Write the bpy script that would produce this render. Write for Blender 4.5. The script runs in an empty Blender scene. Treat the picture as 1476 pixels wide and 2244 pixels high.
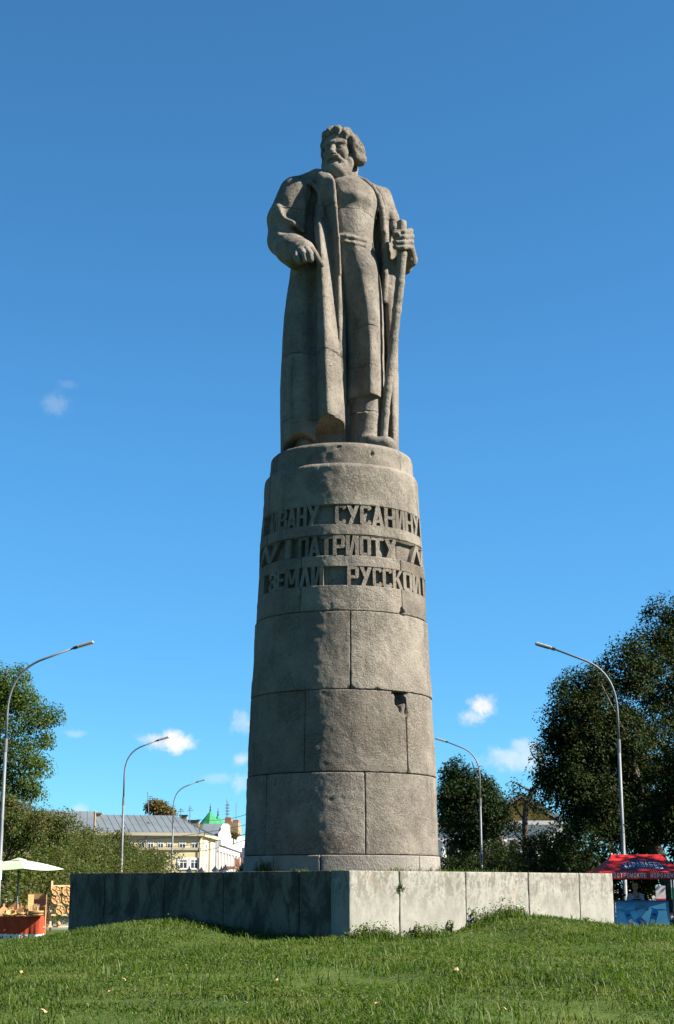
import bpy, bmesh, math, random
import numpy as np
from mathutils import Vector, Matrix
from mathutils.geometry import tessellate_polygon

random.seed(7)
rng = np.random.default_rng(11)
R_ = math.radians
scene = bpy.context.scene
COL = scene.collection

# ------------------------------------------------------------------ camera
FPX = 3400.0                       # focal length in photograph pixels
PITCH = math.atan((1948 - 1122) / FPX)
EYE = 1.6
cam_data = bpy.data.cameras.new("camera")
cam = bpy.data.objects.new("camera", cam_data)
COL.objects.link(cam)
cam_data.sensor_fit = 'VERTICAL'
cam_data.sensor_height = 36.0
cam_data.lens = FPX / 2244 * 36.0
cam_data.clip_start = 0.1
cam_data.clip_end = 6000
cam.location = (0, 0, EYE)
cam.rotation_euler = (math.pi / 2 + PITCH, 0, 0)
scene.camera = cam
scene.render.resolution_x = 674
scene.render.resolution_y = 1024

# ------------------------------------------------------------------ sun, sky, exposure
SUN_EL = R_(38)
SUN_AZ = R_(101.5)                   # compass style: 0 = away from the camera, 90 = to the right
sun_vec = Vector((math.sin(SUN_AZ) * math.cos(SUN_EL), math.cos(SUN_AZ) * math.cos(SUN_EL), math.sin(SUN_EL)))
sun_data = bpy.data.lights.new("sun", 'SUN')
sun_data.energy = 5.0
sun_data.angle = R_(0.53)
sun_data.color = (1.0, 0.94, 0.83)
sun = bpy.data.objects.new("sun", sun_data)
COL.objects.link(sun)
sun.rotation_euler = (-sun_vec).to_track_quat('-Z', 'Y').to_euler()

world = bpy.data.worlds.new("World")
scene.world = world
world.use_nodes = True


class NT:
    """small helper round a node tree"""
    def __init__(self, tree):
        self.t = tree
        self.n = tree.nodes
        self.l = tree.links

    def add(self, kind, ins=None, **props):
        nd = self.n.new(kind)
        for k, v in props.items():
            setattr(nd, k, v)
        if ins:
            for k, v in ins.items():
                self.set(nd, k, v)
        return nd

    def set(self, nd, k, v):
        sock = nd.inputs[k]
        if isinstance(v, bpy.types.NodeSocket):
            self.l.new(v, sock)
        else:
            sock.default_value = v

    def math(self, op, a, b=None, c=None, clamp=False):
        nd = self.n.new('ShaderNodeMath')
        nd.operation = op
        nd.use_clamp = clamp
        self.set(nd, 0, a)
        if b is not None:
            self.set(nd, 1, b)
        if c is not None:
            self.set(nd, 2, c)
        return nd.outputs[0]

    def vmath(self, op, a, b=None):
        nd = self.n.new('ShaderNodeVectorMath')
        nd.operation = op
        self.set(nd, 0, a)
        if b is not None:
            self.set(nd, 1, b)
        return nd.outputs['Value'] if op in ('DOT_PRODUCT', 'LENGTH') else nd.outputs[0]

    def noise(self, vec, scale, detail=4, rough=0.55, dist=0.0):
        nd = self.add('ShaderNodeTexNoise', {'Vector': vec, 'Scale': scale, 'Detail': detail, 'Roughness': rough, 'Distortion': dist})
        return nd.outputs['Fac']

    def ramp(self, fac, lo, hi, a=0.0, b=1.0):
        nd = self.add('ShaderNodeMapRange', {'Value': fac, 'From Min': lo, 'From Max': hi, 'To Min': a, 'To Max': b})
        nd.interpolation_type = 'SMOOTHSTEP'
        return nd.outputs[0]

    def mix(self, fac, a, b, blend='MIX'):
        nd = self.n.new('ShaderNodeMix')
        nd.data_type = 'RGBA'
        nd.blend_type = blend
        nd.clamp_factor = True
        nd.clamp_result = False
        self.set(nd, 0, fac)
        self.set(nd, 6, a)
        self.set(nd, 7, b)
        return nd.outputs[2]

    def map(self, vec, scale=(1, 1, 1), rot=(0, 0, 0), loc=(0, 0, 0)):
        nd = self.add('ShaderNodeMapping', {'Vector': vec, 'Scale': scale, 'Rotation': rot, 'Location': loc})
        return nd.outputs[0]


def c4(c):
    return (c[0], c[1], c[2], 1.0)


def ray_dir(px, py):
    u = (px - 738) / FPX
    v = (1122 - py) / FPX
    c, s = math.cos(PITCH), math.sin(PITCH)
    return Vector((u, c - v * s, s + v * c))


def at(px, py, Y):
    """the world point at distance Y straight ahead that the photograph shows at (px, py)"""
    d = ray_dir(px, py)
    return Vector((0, 0, EYE)) + d * (Y / d.y)


def x_at(px, z, Y):
    depth = Y * math.cos(PITCH) + (z - EYE) * math.sin(PITCH)
    return (px - 738) / FPX * depth


w = NT(world.node_tree)
for nd in list(w.n):
    w.n.remove(nd)
w_out = w.add('ShaderNodeOutputWorld')
w_bg = w.add('ShaderNodeBackground', {'Strength': 0.05})
sky = w.add('ShaderNodeTexSky', sky_type='NISHITA', sun_disc=False)
sky.sun_elevation = SUN_EL
sky.sun_rotation = SUN_AZ
sky.altitude = 100
sky.air_density = 0.7
sky.dust_density = 0.0
sky.ozone_density = 6.0
w_dir = w.add('ShaderNodeTexCoord').outputs['Generated']
w_el = w.add('ShaderNodeSeparateXYZ', {'Vector': w_dir}).outputs['Z']
w_tint = w.mix(w.ramp(w_el, 0.0, 0.30), (0.455, 0.80, 0.83, 1), (0.57, 1.09, 1.12, 1))
w_sky = w.mix(1.0, sky.outputs[0], w_tint, 'MULTIPLY')
cn_big = w.noise(w_dir, 55, 5, 0.6, 0.3)
cn_fine = w.noise(w_dir, 170, 4, 0.6, 0.4)
cn = w.math('ADD', w.math('MULTIPLY', cn_big, 0.75), w.math('MULTIPLY', cn_fine, 0.45))
cloud_sum = None
# small fair-weather clouds low in the sky: picture point, half width, half height, density
for (px, py, hw, hh, dens) in [(365, 1628, 66, 21, .95), (335, 1618, 38, 18, .75), (372, 1618, 30, 23, .95), (120, 884, 44, 34, .15), (145, 842, 26, 14, .08),
                               (1062, 1545, 40, 30, .95), (1030, 1572, 34, 22, .6), (1120, 1665, 90, 34, .50), (1150, 1640, 44, 28, .45), (530, 1582, 26, 34, .45),
                               (526, 1664, 26, 20, .6), (528, 1715, 24, 24, .4), (160, 1607, 40, 12, .26), (480, 1706, 46, 14, .2), (175, 1775, 22, 16, .4)]:
    d = ray_dir(px, py).normalized()
    rt = d.cross(Vector((0, 0, 1))).normalized()
    up = rt.cross(d).normalized()
    a = w.math('MULTIPLY', w.vmath('DOT_PRODUCT', w_dir, tuple(rt)), FPX / (hw * 1.08))
    b = w.math('MULTIPLY', w.vmath('DOT_PRODUCT', w_dir, tuple(up)), FPX / (hh * 1.08))
    front = w.math('GREATER_THAN', w.vmath('DOT_PRODUCT', w_dir, tuple(d)), 0.0)
    rr = w.math('SQRT', w.math('ADD', w.math('MULTIPLY', a, a), w.math('MULTIPLY', b, b)))
    e = w.math('ADD', w.math('SUBTRACT', 1.0, rr), w.math('MULTIPLY', w.math('SUBTRACT', cn, 0.6), 2.1))
    m = w.math('MULTIPLY', w.math('MULTIPLY', w.ramp(e, 0.0, 0.85), dens), front)
    cloud_sum = m if cloud_sum is None else w.math('MAXIMUM', cloud_sum, m)
cloud_col = w.mix(w.ramp(cn_big, 0.35, 0.65), (4.3, 4.7, 4.9, 1), (5.6, 5.6, 5.3, 1))
sky_mix = w.mix(cloud_sum, w_sky, cloud_col)
w.set(w_bg, 'Color', sky_mix)
w.l.new(w_bg.outputs[0], w_out.inputs['Surface'])

scene.view_settings.view_transform = 'Standard'
scene.view_settings.look = 'None'
scene.view_settings.gamma = 1.0
scene.view_settings.use_curve_mapping = False
scene.view_settings.exposure = 1.92
scene.cycles.max_bounces = 6
scene.cycles.diffuse_bounces = 3
scene.cycles.transparent_max_bounces = 8


# ------------------------------------------------------------------ object helpers
def tag(o, label=None, cat=None, group=None, kind=None):
    if label:
        o["label"] = label
    if cat:
        o["category"] = cat
    if group:
        o["group"] = group
    if kind:
        o["kind"] = kind
    return o


def empty(name, loc=(0, 0, 0), rz=0.0, label=None, cat=None, group=None):
    o = bpy.data.objects.new(name, None)
    o.empty_display_size = 0.3
    COL.objects.link(o)
    o.location = loc
    o.rotation_euler = (0, 0, rz)
    return tag(o, label, cat, group)


def link(name, me, mat=None, parent=None, smooth=None):
    o = bpy.data.objects.new(name, me)
    COL.objects.link(o)
    if mat is not None and not me.materials:
        me.materials.append(mat)
    if parent is not None:
        o.parent = parent
    if smooth is not None:
        me.polygons.foreach_set("use_smooth", np.full(len(me.polygons), smooth, dtype=bool))
    return o


def mesh_np(name, verts, faces):
    """verts (n,3) array, faces (m,k) array with k = 3 or 4"""
    me = bpy.data.meshes.new(name)
    verts = np.asarray(verts, dtype=np.float32)
    faces = np.asarray(faces, dtype=np.int32)
    n, k = faces.shape
    me.vertices.add(len(verts))
    me.vertices.foreach_set("co", verts.ravel())
    me.loops.add(n * k)
    me.loops.foreach_set("vertex_index", faces.ravel())
    me.polygons.add(n)
    me.polygons.foreach_set("loop_start", np.arange(0, n * k, k, dtype=np.int32))
    me.polygons.foreach_set("loop_total", np.full(n, k, dtype=np.int32))
    me.update(calc_edges=True)
    me.validate()
    return me


class MB:
    """collects simple shapes and builds one mesh from them"""
    def __init__(self):
        self.v = []
        self.f = []

    def add(self, verts, faces):
        b = len(self.v)
        self.v += [tuple(p) for p in verts]
        self.f += [tuple(i + b for i in f) for f in faces]
        return self

    def box(self, lo, hi, M=None):
        x0, y0, z0 = lo
        x1, y1, z1 = hi
        vs = [Vector(p) for p in [(x0, y0, z0), (x1, y0, z0), (x1, y1, z0), (x0, y1, z0), (x0, y0, z1), (x1, y0, z1), (x1, y1, z1), (x0, y1, z1)]]
        if M is not None:
            vs = [M @ p for p in vs]
        return self.add(vs, [(0, 3, 2, 1), (4, 5, 6, 7), (0, 1, 5, 4), (1, 2, 6, 5), (2, 3, 7, 6), (3, 0, 4, 7)])

    def tube(self, pts, radii, seg=8, caps=True):
        pts = [Vector(p) for p in pts]
        if not hasattr(radii, '__len__'):
            radii = [radii] * len(pts)
        prev = None
        rings = []
        for i, p in enumerate(pts):
            d = (pts[min(i + 1, len(pts) - 1)] - pts[max(i - 1, 0)]).normalized()
            if prev is None:
                a = d.orthogonal().normalized()
            else:
                a = (prev - d * prev.dot(d))
                a = a.normalized() if a.length > 1e-6 else d.orthogonal().normalized()
            prev = a
            b = d.cross(a)
            rings.append([p + (a * math.cos(2 * math.pi * k / seg) + b * math.sin(2 * math.pi * k / seg)) * radii[i] for k in range(seg)])
        vs = [q for r in rings for q in r]
        fs = []
        for i in range(len(pts) - 1):
            for k in range(seg):
                k2 = (k + 1) % seg
                fs.append((i * seg + k, i * seg + k2, (i + 1) * seg + k2, (i + 1) * seg + k))
        if caps:
            fs.append(tuple(range(seg))[::-1])
            fs.append(tuple((len(pts) - 1) * seg + k for k in range(seg)))
        return self.add(vs, fs)

    def lathe(self, prof, seg=16, c=(0, 0, 0), M=None):
        """prof: (r, z) pairs from bottom to top"""
        vs = []
        for (r, z) in prof:
            for k in range(seg):
                a = 2 * math.pi * k / seg
                p = Vector((c[0] + r * math.cos(a), c[1] + r * math.sin(a), c[2] + z))
                vs.append(M @ p if M is not None else p)
        fs = []
        for i in range(len(prof) - 1):
            for k in range(seg):
                k2 = (k + 1) % seg
                fs.append((i * seg + k, i * seg + k2, (i + 1) * seg + k2, (i + 1) * seg + k))
        fs.append(tuple(range(seg))[::-1])
        fs.append(tuple((len(prof) - 1) * seg + k for k in range(seg)))
        return self.add(vs, fs)

    def prism(self, poly, z0, z1, M=None):
        """poly: counter-clockwise (x, y) outline, extruded from z0 to z1"""
        n = len(poly)
        vs = [Vector((p[0], p[1], z0)) for p in poly] + [Vector((p[0], p[1], z1)) for p in poly]
        if M is not None:
            vs = [M @ p for p in vs]
        fs = [tuple(range(n))[::-1], tuple(range(n, 2 * n))]
        for i in range(n):
            j = (i + 1) % n
            fs.append((i, j, n + j, n + i))
        return self.add(vs, fs)

    def mesh(self, name):
        me = bpy.data.meshes.new(name)
        me.from_pydata([tuple(p) for p in self.v], [], self.f)
        me.update()
        return me

    def build(self, name, mat, parent=None, smooth=False, bevel=0.0, seg=1):
        me = self.mesh(name)
        if bevel > 0:
            bm = bmesh.new()
            bm.from_mesh(me)
            bmesh.ops.bevel(bm, geom=[e for e in bm.edges if len(e.link_faces) == 2 and e.calc_face_angle(0) > 0.5], offset=bevel, segments=seg, affect='EDGES', profile=0.5)
            bm.to_mesh(me)
            bm.free()
        o = link(name, me, mat, parent, smooth)
        return o


def copy_tree(o, parent=None):
    c = o.copy()
    COL.objects.link(c)
    if parent is not None:
        c.parent = parent
        c.matrix_parent_inverse = o.matrix_parent_inverse.copy()
    for ch in list(o.children):
        copy_tree(ch, c)
    return c


# ------------------------------------------------------------------ numpy noise
def _hash3(ix, iy, iz, seed):
    h = (ix.astype(np.int64) * 374761393 + iy.astype(np.int64) * 668265263 + iz.astype(np.int64) * 2147483647 + seed * 144665) & 0xFFFFFFFF
    h = ((h ^ (h >> 13)) * 1274126177) & 0xFFFFFFFF
    h = h ^ (h >> 16)
    return (h & 0xFFFF).astype(np.float32) / 65535.0


def vnoise(x, y, z, seed=0):
    x, y, z = np.broadcast_arrays(x, y, z)
    fx, fy, fz = np.floor(x), np.floor(y), np.floor(z)
    ix, iy, iz = fx.astype(np.int64), fy.astype(np.int64), fz.astype(np.int64)
    tx, ty, tz = x - fx, y - fy, z - fz
    tx, ty, tz = tx * tx * (3 - 2 * tx), ty * ty * (3 - 2 * ty), tz * tz * (3 - 2 * tz)
    out = 0
    for dx in (0, 1):
        for dy in (0, 1):
            for dz in (0, 1):
                wgt = (tx if dx else 1 - tx) * (ty if dy else 1 - ty) * (tz if dz else 1 - tz)
                out = out + wgt * _hash3(ix + dx, iy + dy, iz + dz, seed)
    return out * 2 - 1


def fbm(x, y, z, octaves=4, seed=0, gain=0.5):
    a, out, f = 1.0, 0.0, 1.0
    for o in range(octaves):
        out = out + a * vnoise(np.asarray(x) * f, np.asarray(y) * f, np.asarray(z) * f, seed + o * 17)
        a *= gain
        f *= 2.03
    return out

# ------------------------------------------------------------------ materials
MATS = {}


def new_mat(name):
    m = bpy.data.materials.new(name)
    m.use_nodes = True
    t = NT(m.node_tree)
    for nd in list(t.n):
        t.n.remove(nd)
    out = t.add('ShaderNodeOutputMaterial')
    bsdf = t.add('ShaderNodeBsdfPrincipled')
    t.l.new(bsdf.outputs[0], out.inputs['Surface'])
    MATS[name] = m
    return m, t, bsdf, out


def obj_coord(t):
    return t.add('ShaderNodeTexCoord').outputs['Object']


def plain(name, col, rough=0.6, metal=0.0, var=0.12, scale=6.0, spec=0.3, bump=0.0):
    m, t, b, out = new_mat(name)
    co = obj_coord(t)
    n = t.noise(co, scale, 5, 0.6)
    hi = tuple(min(1, x * (1 + var)) for x in col)
    lo = tuple(x * (1 - var) for x in col)
    t.set(b, 'Base Color', t.mix(t.ramp(n, 0.3, 0.7), c4(lo), c4(hi)))
    t.set(b, 'Roughness', rough)
    t.set(b, 'Metallic', metal)
    t.set(b, 'Specular IOR Level', spec)
    if bump > 0:
        bp = t.add('ShaderNodeBump', {'Strength': bump, 'Distance': 0.01, 'Height': t.noise(co, scale * 6, 4, 0.6)})
        t.set(b, 'Normal', bp.outputs[0])
    return m


def stone_mat(name, base, dark, brown, chisel=1.0, pits=1.0, stain=1.0, light=None):
    m, t, b, out = new_mat(name)
    co = obj_coord(t)
    rnd = t.add('ShaderNodeObjectInfo').outputs['Random']
    pv = t.add('ShaderNodeTexVoronoi', {'Vector': co, 'Scale': 26.0, 'Randomness': 1.0}).outputs['Distance']
    pit_mask = t.math('MULTIPLY', t.ramp(pv, 0.04, 0.16, 1.0, 0.0), t.ramp(t.noise(co, 9, 3, 0.5), 0.47, 0.60))
    big = t.noise(co, 0.9, 6, 0.62, 0.4)
    mid = t.noise(co, 4.5, 6, 0.65, 0.2)
    fine = t.noise(co, 38, 5, 0.7)
    col = t.mix(t.ramp(mid, 0.34, 0.68), c4(tuple(x * 0.86 for x in base)), c4(tuple(min(1, x * 1.12) for x in base)))
    col = t.mix(t.math('MULTIPLY', t.ramp(big, 0.52, 0.72), 0.45 * stain), col, c4(brown))
    streak = t.noise(t.map(co, (3.2, 3.2, 0.35)), 1.6, 5, 0.65, 0.2)
    col = t.mix(t.math('MULTIPLY', t.ramp(streak, 0.54, 0.74), 0.5 * stain), col, c4(dark))
    spots = t.noise(co, 19, 6, 0.8, 0.6)
    col = t.mix(t.math('MULTIPLY', t.ramp(spots, 0.53, 0.66), 0.62 * stain), col, c4(dark))
    col = t.mix(t.math('MULTIPLY', t.ramp(fine, 0.36, 0.7), 0.22), col, c4(dark), 'MULTIPLY') if False else t.mix(t.ramp(fine, 0.3, 0.75, 0.0, 0.16), col, c4(tuple(min(1, x * 1.5) for x in base)))
    col = t.mix(t.math('MULTIPLY', pit_mask, 0.5), col, c4(tuple(x * .7 for x in dark)))
    # slightly different tone for every stone
    col = t.mix(1.0, col, t.mix(rnd, (0.80, 0.78, 0.76, 1), (1.10, 1.08, 1.06, 1)), 'MULTIPLY')
    t.set(b, 'Base Color', col)
    t.set(b, 'Roughness', 0.93)
    t.set(b, 'Specular IOR Level', 0.15)
    # relief: tooling marks in a direction of their own on every stone, pores, grain
    ang = t.math('MULTIPLY', rnd, 6.28)
    rot = t.add('ShaderNodeCombineXYZ', {'X': t.math('MULTIPLY', rnd, 1.7), 'Y': ang, 'Z': t.math('MULTIPLY', rnd, 2.9)}).outputs[0]
    mp = t.n.new('ShaderNodeMapping')
    t.set(mp, 'Vector', co)
    t.set(mp, 'Rotation', rot)
    chis = t.noise(t.map(mp.outputs[0], (1.3, 8.0, 8.0)), 4.5, 4, 0.62, 1.2)
    patch = t.ramp(t.noise(co, 1.7, 3, 0.5), 0.36, 0.6)
    vor = t.add('ShaderNodeTexVoronoi', {'Vector': co, 'Scale': 26.0, 'Randomness': 1.0}).outputs['Distance']
    pit = t.math('MULTIPLY', t.ramp(vor, 0.02, 0.22, -1.3, 0.0), t.ramp(t.noise(co, 9, 3, 0.5), 0.47, 0.60))
    h = t.math('ADD', t.math('MULTIPLY', t.math('MULTIPLY', chis, patch), 0.75 * chisel), t.math('MULTIPLY', pit, 0.75 * pits))
    mp2 = t.n.new('ShaderNodeMapping')
    t.set(mp2, 'Vector', co)
    t.set(mp2, 'Rotation', t.add('ShaderNodeCombineXYZ', {'X': t.math('MULTIPLY', rnd, 5.1), 'Y': t.math('MULTIPLY', rnd, 3.7), 'Z': 0.6}).outputs[0])
    hatch = t.ramp(t.noise(t.map(mp2.outputs[0], (2.6, 16.0, 16.0)), 3.2, 3, 0.6, 0.8), 0.46, 0.60, 0.0, 1.0)
    patch2 = t.ramp(t.noise(t.map(co, loc=(5, 2, 8)), 1.3, 3, 0.5), 0.42, 0.6)
    h = t.math('ADD', h, t.math('MULTIPLY', t.math('MULTIPLY', hatch, patch2), 0.5 * chisel))
    h = t.math('ADD', h, t.math('MULTIPLY', fine, 0.8))
    h = t.math('ADD', h, t.math('MULTIPLY', t.noise(co, 14, 5, 0.6), 0.9))
    bp = t.add('ShaderNodeBump', {'Strength': 0.95, 'Distance': 0.021, 'Height': h})
    t.set(b, 'Normal', bp.outputs[0])
    return m


M_stone = stone_mat('monument_limestone', (0.1573, 0.1387, 0.1157), (0.0365, 0.03403, 0.02858), (0.09117, 0.06292, 0.04083))
M_statue = stone_mat('statue_limestone', (0.1717, 0.1519, 0.1285), (0.03601, 0.0318, 0.02721), (0.07967, 0.06077, 0.04687), chisel=0.95, pits=1.5, stain=1.45)
M_ring = stone_mat('base_ring_stone', (0.2072, 0.1919, 0.1685), (0.08441, 0.07439, 0.06166), (0.1304, 0.1018, 0.0781), chisel=0.3, pits=0.5, stain=0.6)


def concrete_mat(name='plinth_concrete', shade_stain=0.0):
    m, t, b, out = new_mat(name)
    co = obj_coord(t)
    z = t.add('ShaderNodeSeparateXYZ', {'Vector': co}).outputs['Z']
    mid = t.noise(co, 3.0, 6, 0.65, 0.3)
    col = t.mix(t.ramp(mid, 0.35, 0.65), (0.170, 0.165, 0.138, 1), (0.222, 0.215, 0.184, 1))
    # dirt that has run down from the upper edge
    drip = t.noise(t.map(co, (3.4, 3.4, 1.5)), 2.4, 7, 0.76, 0.6)
    top = t.ramp(z, 1.15, 1.75)
    blot = t.noise(co, 18, 5, 0.8, 0.5)
    dirt = t.math('MULTIPLY', t.ramp(t.math('ADD', t.math('MULTIPLY', drip, 0.62), t.math('MULTIPLY', blot, 0.48)), 0.50, 0.62), t.math('ADD', t.math('MULTIPLY', top, 0.78), 0.14))
    col = t.mix(dirt, col, (0.092, 0.082, 0.066, 1))
    rust = t.math('MULTIPLY', t.ramp(t.noise(t.map(co, (2.2, 2.2, 1.0), loc=(3, 1, 2)), 2.8, 5, 0.7, 0.3), 0.58, 0.72), t.math('MULTIPLY', top, 0.55))
    col = t.mix(rust, col, (0.19, 0.105, 0.05, 1))
    grit = t.noise(co, 75, 4, 0.7)
    col = t.mix(t.ramp(grit, 0.3, 0.72, 0.0, 0.28), col, (0.15, 0.14, 0.115, 1))
    if shade_stain > 0:  # painted shade, broken up by blotchy stains
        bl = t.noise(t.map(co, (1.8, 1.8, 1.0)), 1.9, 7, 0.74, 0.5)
        shade_stain_col = t.mix(t.ramp(bl, 0.40, 0.60), (0.016, 0.014, 0.009, 1), (0.105, 0.090, 0.060, 1))
        col = t.mix(shade_stain, col, shade_stain_col)
    t.set(b, 'Base Color', col)
    t.set(b, 'Roughness', 0.9)
    t.set(b, 'Specular IOR Level', 0.2)
    h = t.math('ADD', t.math('MULTIPLY', grit, 0.5), t.noise(co, 9, 5, 0.6))
    t.set(b, 'Normal', t.add('ShaderNodeBump', {'Strength': 0.5, 'Distance': 0.01, 'Height': h}).outputs[0])
    return m


M_conc = concrete_mat()
M_conc_shade_stain = concrete_mat('shaded_stained_concrete', 0.85)  # darker copy for the left face: its shade painted in, with stains


def leaf_mat(name, cols, rough=0.6, trans=0.35, spec=0.14, patch=0.0, patch_cols=((0.15, 0.15, 0.05, 1), (0.025, 0.06, 0.012, 1)), patch_scale=1.1):
    """cols: list of colours picked at random for every leaf"""
    m, t, b, out = new_mat(name)
    isl = t.add('ShaderNodeNewGeometry').outputs['Random Per Island']
    cr = t.n.new('ShaderNodeValToRGB')
    cr.color_ramp.interpolation = 'LINEAR'
    els = cr.color_ramp.elements
    while len(els) < len(cols):
        els.new(0.5)
    for i, c in enumerate(cols):
        els[i].position = i / max(1, len(cols) - 1)
        els[i].color = c4(c)
    t.set(cr, 'Fac', isl)
    col = cr.outputs[0]
    if patch > 0:
        pos = t.add('ShaderNodeNewGeometry').outputs['Position']
        pn = t.noise(pos, patch_scale, 5, 0.65, 0.3)
        col = t.mix(t.ramp(pn, 0.50, 0.72, 0, patch), col, patch_cols[0])
        col = t.mix(t.ramp(pn, 0.28, 0.46, patch * 1.4, 0), col, patch_cols[1])
    t.set(b, 'Base Color', col)
    t.set(b, 'Roughness', rough)
    t.set(b, 'Specular IOR Level', spec)
    tr = t.add('ShaderNodeBsdfTranslucent', {'Color': t.mix(1.0, col, (1.3, 1.5, 0.5, 1), 'MULTIPLY')})
    mx = t.add('ShaderNodeMixShader', {'Fac': trans})
    t.l.new(b.outputs[0], mx.inputs[1])
    t.l.new(tr.outputs[0], mx.inputs[2])
    t.l.new(mx.outputs[0], out.inputs['Surface'])
    return m


M_leaf = leaf_mat('tree_leaves', [(0.02768, 0.0492, 0.00861), (0.04305, 0.06888, 0.01107), (0.05535, 0.08303, 0.01476), (0.03383, 0.05842, 0.01107), (0.0738, 0.09532, 0.01845)])
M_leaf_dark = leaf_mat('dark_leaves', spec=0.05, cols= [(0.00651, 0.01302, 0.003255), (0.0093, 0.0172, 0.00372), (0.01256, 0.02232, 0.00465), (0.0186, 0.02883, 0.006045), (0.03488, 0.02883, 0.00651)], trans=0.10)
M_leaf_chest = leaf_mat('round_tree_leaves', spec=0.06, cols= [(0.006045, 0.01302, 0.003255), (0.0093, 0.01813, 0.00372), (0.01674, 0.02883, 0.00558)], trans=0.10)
M_leaf_hedge = leaf_mat('hedge_leaves', [(0.02526, 0.04805, 0.01098), (0.03789, 0.06521, 0.01373), (0.05368, 0.08237, 0.01922), (0.06315, 0.07207, 0.01716), (0.08209, 0.04462, 0.02059), (0.03789, 0.05834, 0.01373), (0.09472, 0.103, 0.03432)], patch=0.34, patch_cols=((0.11, 0.05, 0.022, 1), (0.03, 0.055, 0.014, 1)), patch_scale=.32)
M_leaf_brown = leaf_mat('autumn_leaves', [(0.08, 0.068, 0.02), (0.112, 0.068, 0.024), (0.072, 0.08, 0.024), (0.128, 0.056, 0.016)])
M_grass = leaf_mat('grass_blades', [(0.02476, 0.0477, 0.006981), (0.03787, 0.06864, 0.008725), (0.05244, 0.08527, 0.01135), (0.04516, 0.07804, 0.01047), (0.07284, 0.1027, 0.01746), (0.03641, 0.06649, 0.008725), (0.1457, 0.1445, 0.06108)], rough=0.55, trans=0.38, patch=0.55)
M_bark = plain('bark', (0.075, 0.062, 0.05), 0.95, var=0.4, scale=9, spec=0.1, bump=0.8)
M_soil = plain('soil', (0.05, 0.045, 0.03), 0.98, var=0.4, scale=9, spec=0.05, bump=0.6)
M_galv = plain('galvanised_steel', (0.102, 0.108, 0.114), 0.6, 0.25, var=0.15, scale=3, spec=0.5)
M_lumi = plain('lamp_housing', (0.24, 0.24, 0.236), 0.5, 0.1, var=0.12, scale=8)
M_dark = plain('black_metal', (0.02, 0.021, 0.023), 0.5, 0.2)
M_glass = plain('window_glass', (0.025, 0.03, 0.035), 0.12, var=0.3, scale=1.2, spec=0.6)
M_white = plain('white_paint', (0.464, 0.456, 0.44), 0.7, var=0.05, scale=2)
M_cream = plain('cream_plaster', (0.39, 0.3276, 0.1833), 0.9, var=0.07, scale=0.5, spec=0.1)
M_cream2 = plain('beige_plaster', (0.2621, 0.2278, 0.156), 0.9, var=0.08, scale=0.5, spec=0.1)
M_whitewash = plain('white_plaster', (0.44, 0.428, 0.392), 0.9, var=0.06, scale=0.6, spec=0.1)
M_ochre = plain('ochre_plaster', (0.288, 0.188, 0.048), 0.9, var=0.1, scale=0.5, spec=0.1)
M_tan = plain('tan_brick', (0.216, 0.162, 0.108), 0.95, var=0.1, scale=0.6, spec=0.1)
M_paleblue = plain('pale_blue_plaster', (0.336, 0.368, 0.376), 0.9, var=0.06, scale=0.5, spec=0.1)
M_rust = plain('rusty_tin', (0.216, 0.096, 0.056), 0.8, var=0.3, scale=2)
M_green_roof = plain('green_tin_roof', (0.016, 0.16, 0.056), 0.55, var=0.12, scale=1.0)
M_tin = plain('grey_tin_roof', (0.123, 0.1394, 0.1476), 0.5, 0.25, var=0.12, scale=0.35)
M_wood = plain('light_wood', (0.357, 0.1997, 0.0765), 0.65, var=0.18, scale=9)
M_wood_dark = plain('brown_wood', (0.221, 0.102, 0.03825), 0.7, var=0.25, scale=7)
M_wood_pale = plain('pale_pine', (0.442, 0.323, 0.1785), 0.65, var=0.12, scale=7)
M_canvas = plain('cream_canvas', (0.33, 0.385, 0.26), 0.85, var=0.05, scale=3, spec=0.1)
M_red = plain('red_awning', (0.357, 0.0102, 0.0068), 0.55, var=0.12, scale=2.5)
M_navy = plain('navy_print', (0.035, 0.02, 0.06), 0.6)
M_print_white = plain('white_print', (0.44, 0.448, 0.48), 0.6, var=0.04)
M_skin = plain('skin', (0.36, 0.19, 0.13), 0.6, var=0.1, scale=8)

# ------------------------------------------------------------------ ground
TX, TY = 0.07, 24.0                 # axis of the column
PL_Z = 1.825                        # top of the plinth
PL_C = np.array([0.15, 19.9])       # its near corner
PL_R, PL_L = 5.64, 5.93             # lengths of the right and left faces
DR = np.array([math.cos(R_(45)), math.sin(R_(45))])
DL = np.array([-math.sin(R_(45)), math.cos(R_(45))])


def ground_z(x, y):
    x = np.asarray(x, dtype=float)
    y = np.asarray(y, dtype=float)
    r = np.interp(y, [-6, 0, 3, 6, 9, 14, 20, 26, 31, 36, 42, 48, 60], [0, 0, .22, .62, .80, .905, .95, .95, .80, .50, .22, .08, 0.0])
    side = np.clip((np.abs(x) - 13) / 16.0, 0, 1)
    r = r * (1 - side * side * (3 - 2 * side))
    r = r + 0.27 * np.exp(-((x - 2.55) ** 2 / 1.3 + (y - 21.9) ** 2 / 2.2))
    r = r + 0.21 * np.exp(-((x + 2.5) ** 2 / 1.6 + (y - 21.6) ** 2 / 2.2))
    r = r + 0.10 * np.exp(-((x - 4.3) ** 2 / 1.5 + (y - 23.3) ** 2 / 2.2))
    r = r - 0.34 * np.exp(-((x + 6.6) ** 2 / 4.5 + (y - 25) ** 2 / 50.0))
    near = np.exp(-((y - 14) / 14.0) ** 2)
    r = r + near * (0.05 * vnoise(x * 0.55, y * 0.55, 0 * x, 3) + 0.022 * vnoise(x * 1.9, y * 1.9, 0 * x, 5))
    return r


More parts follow.
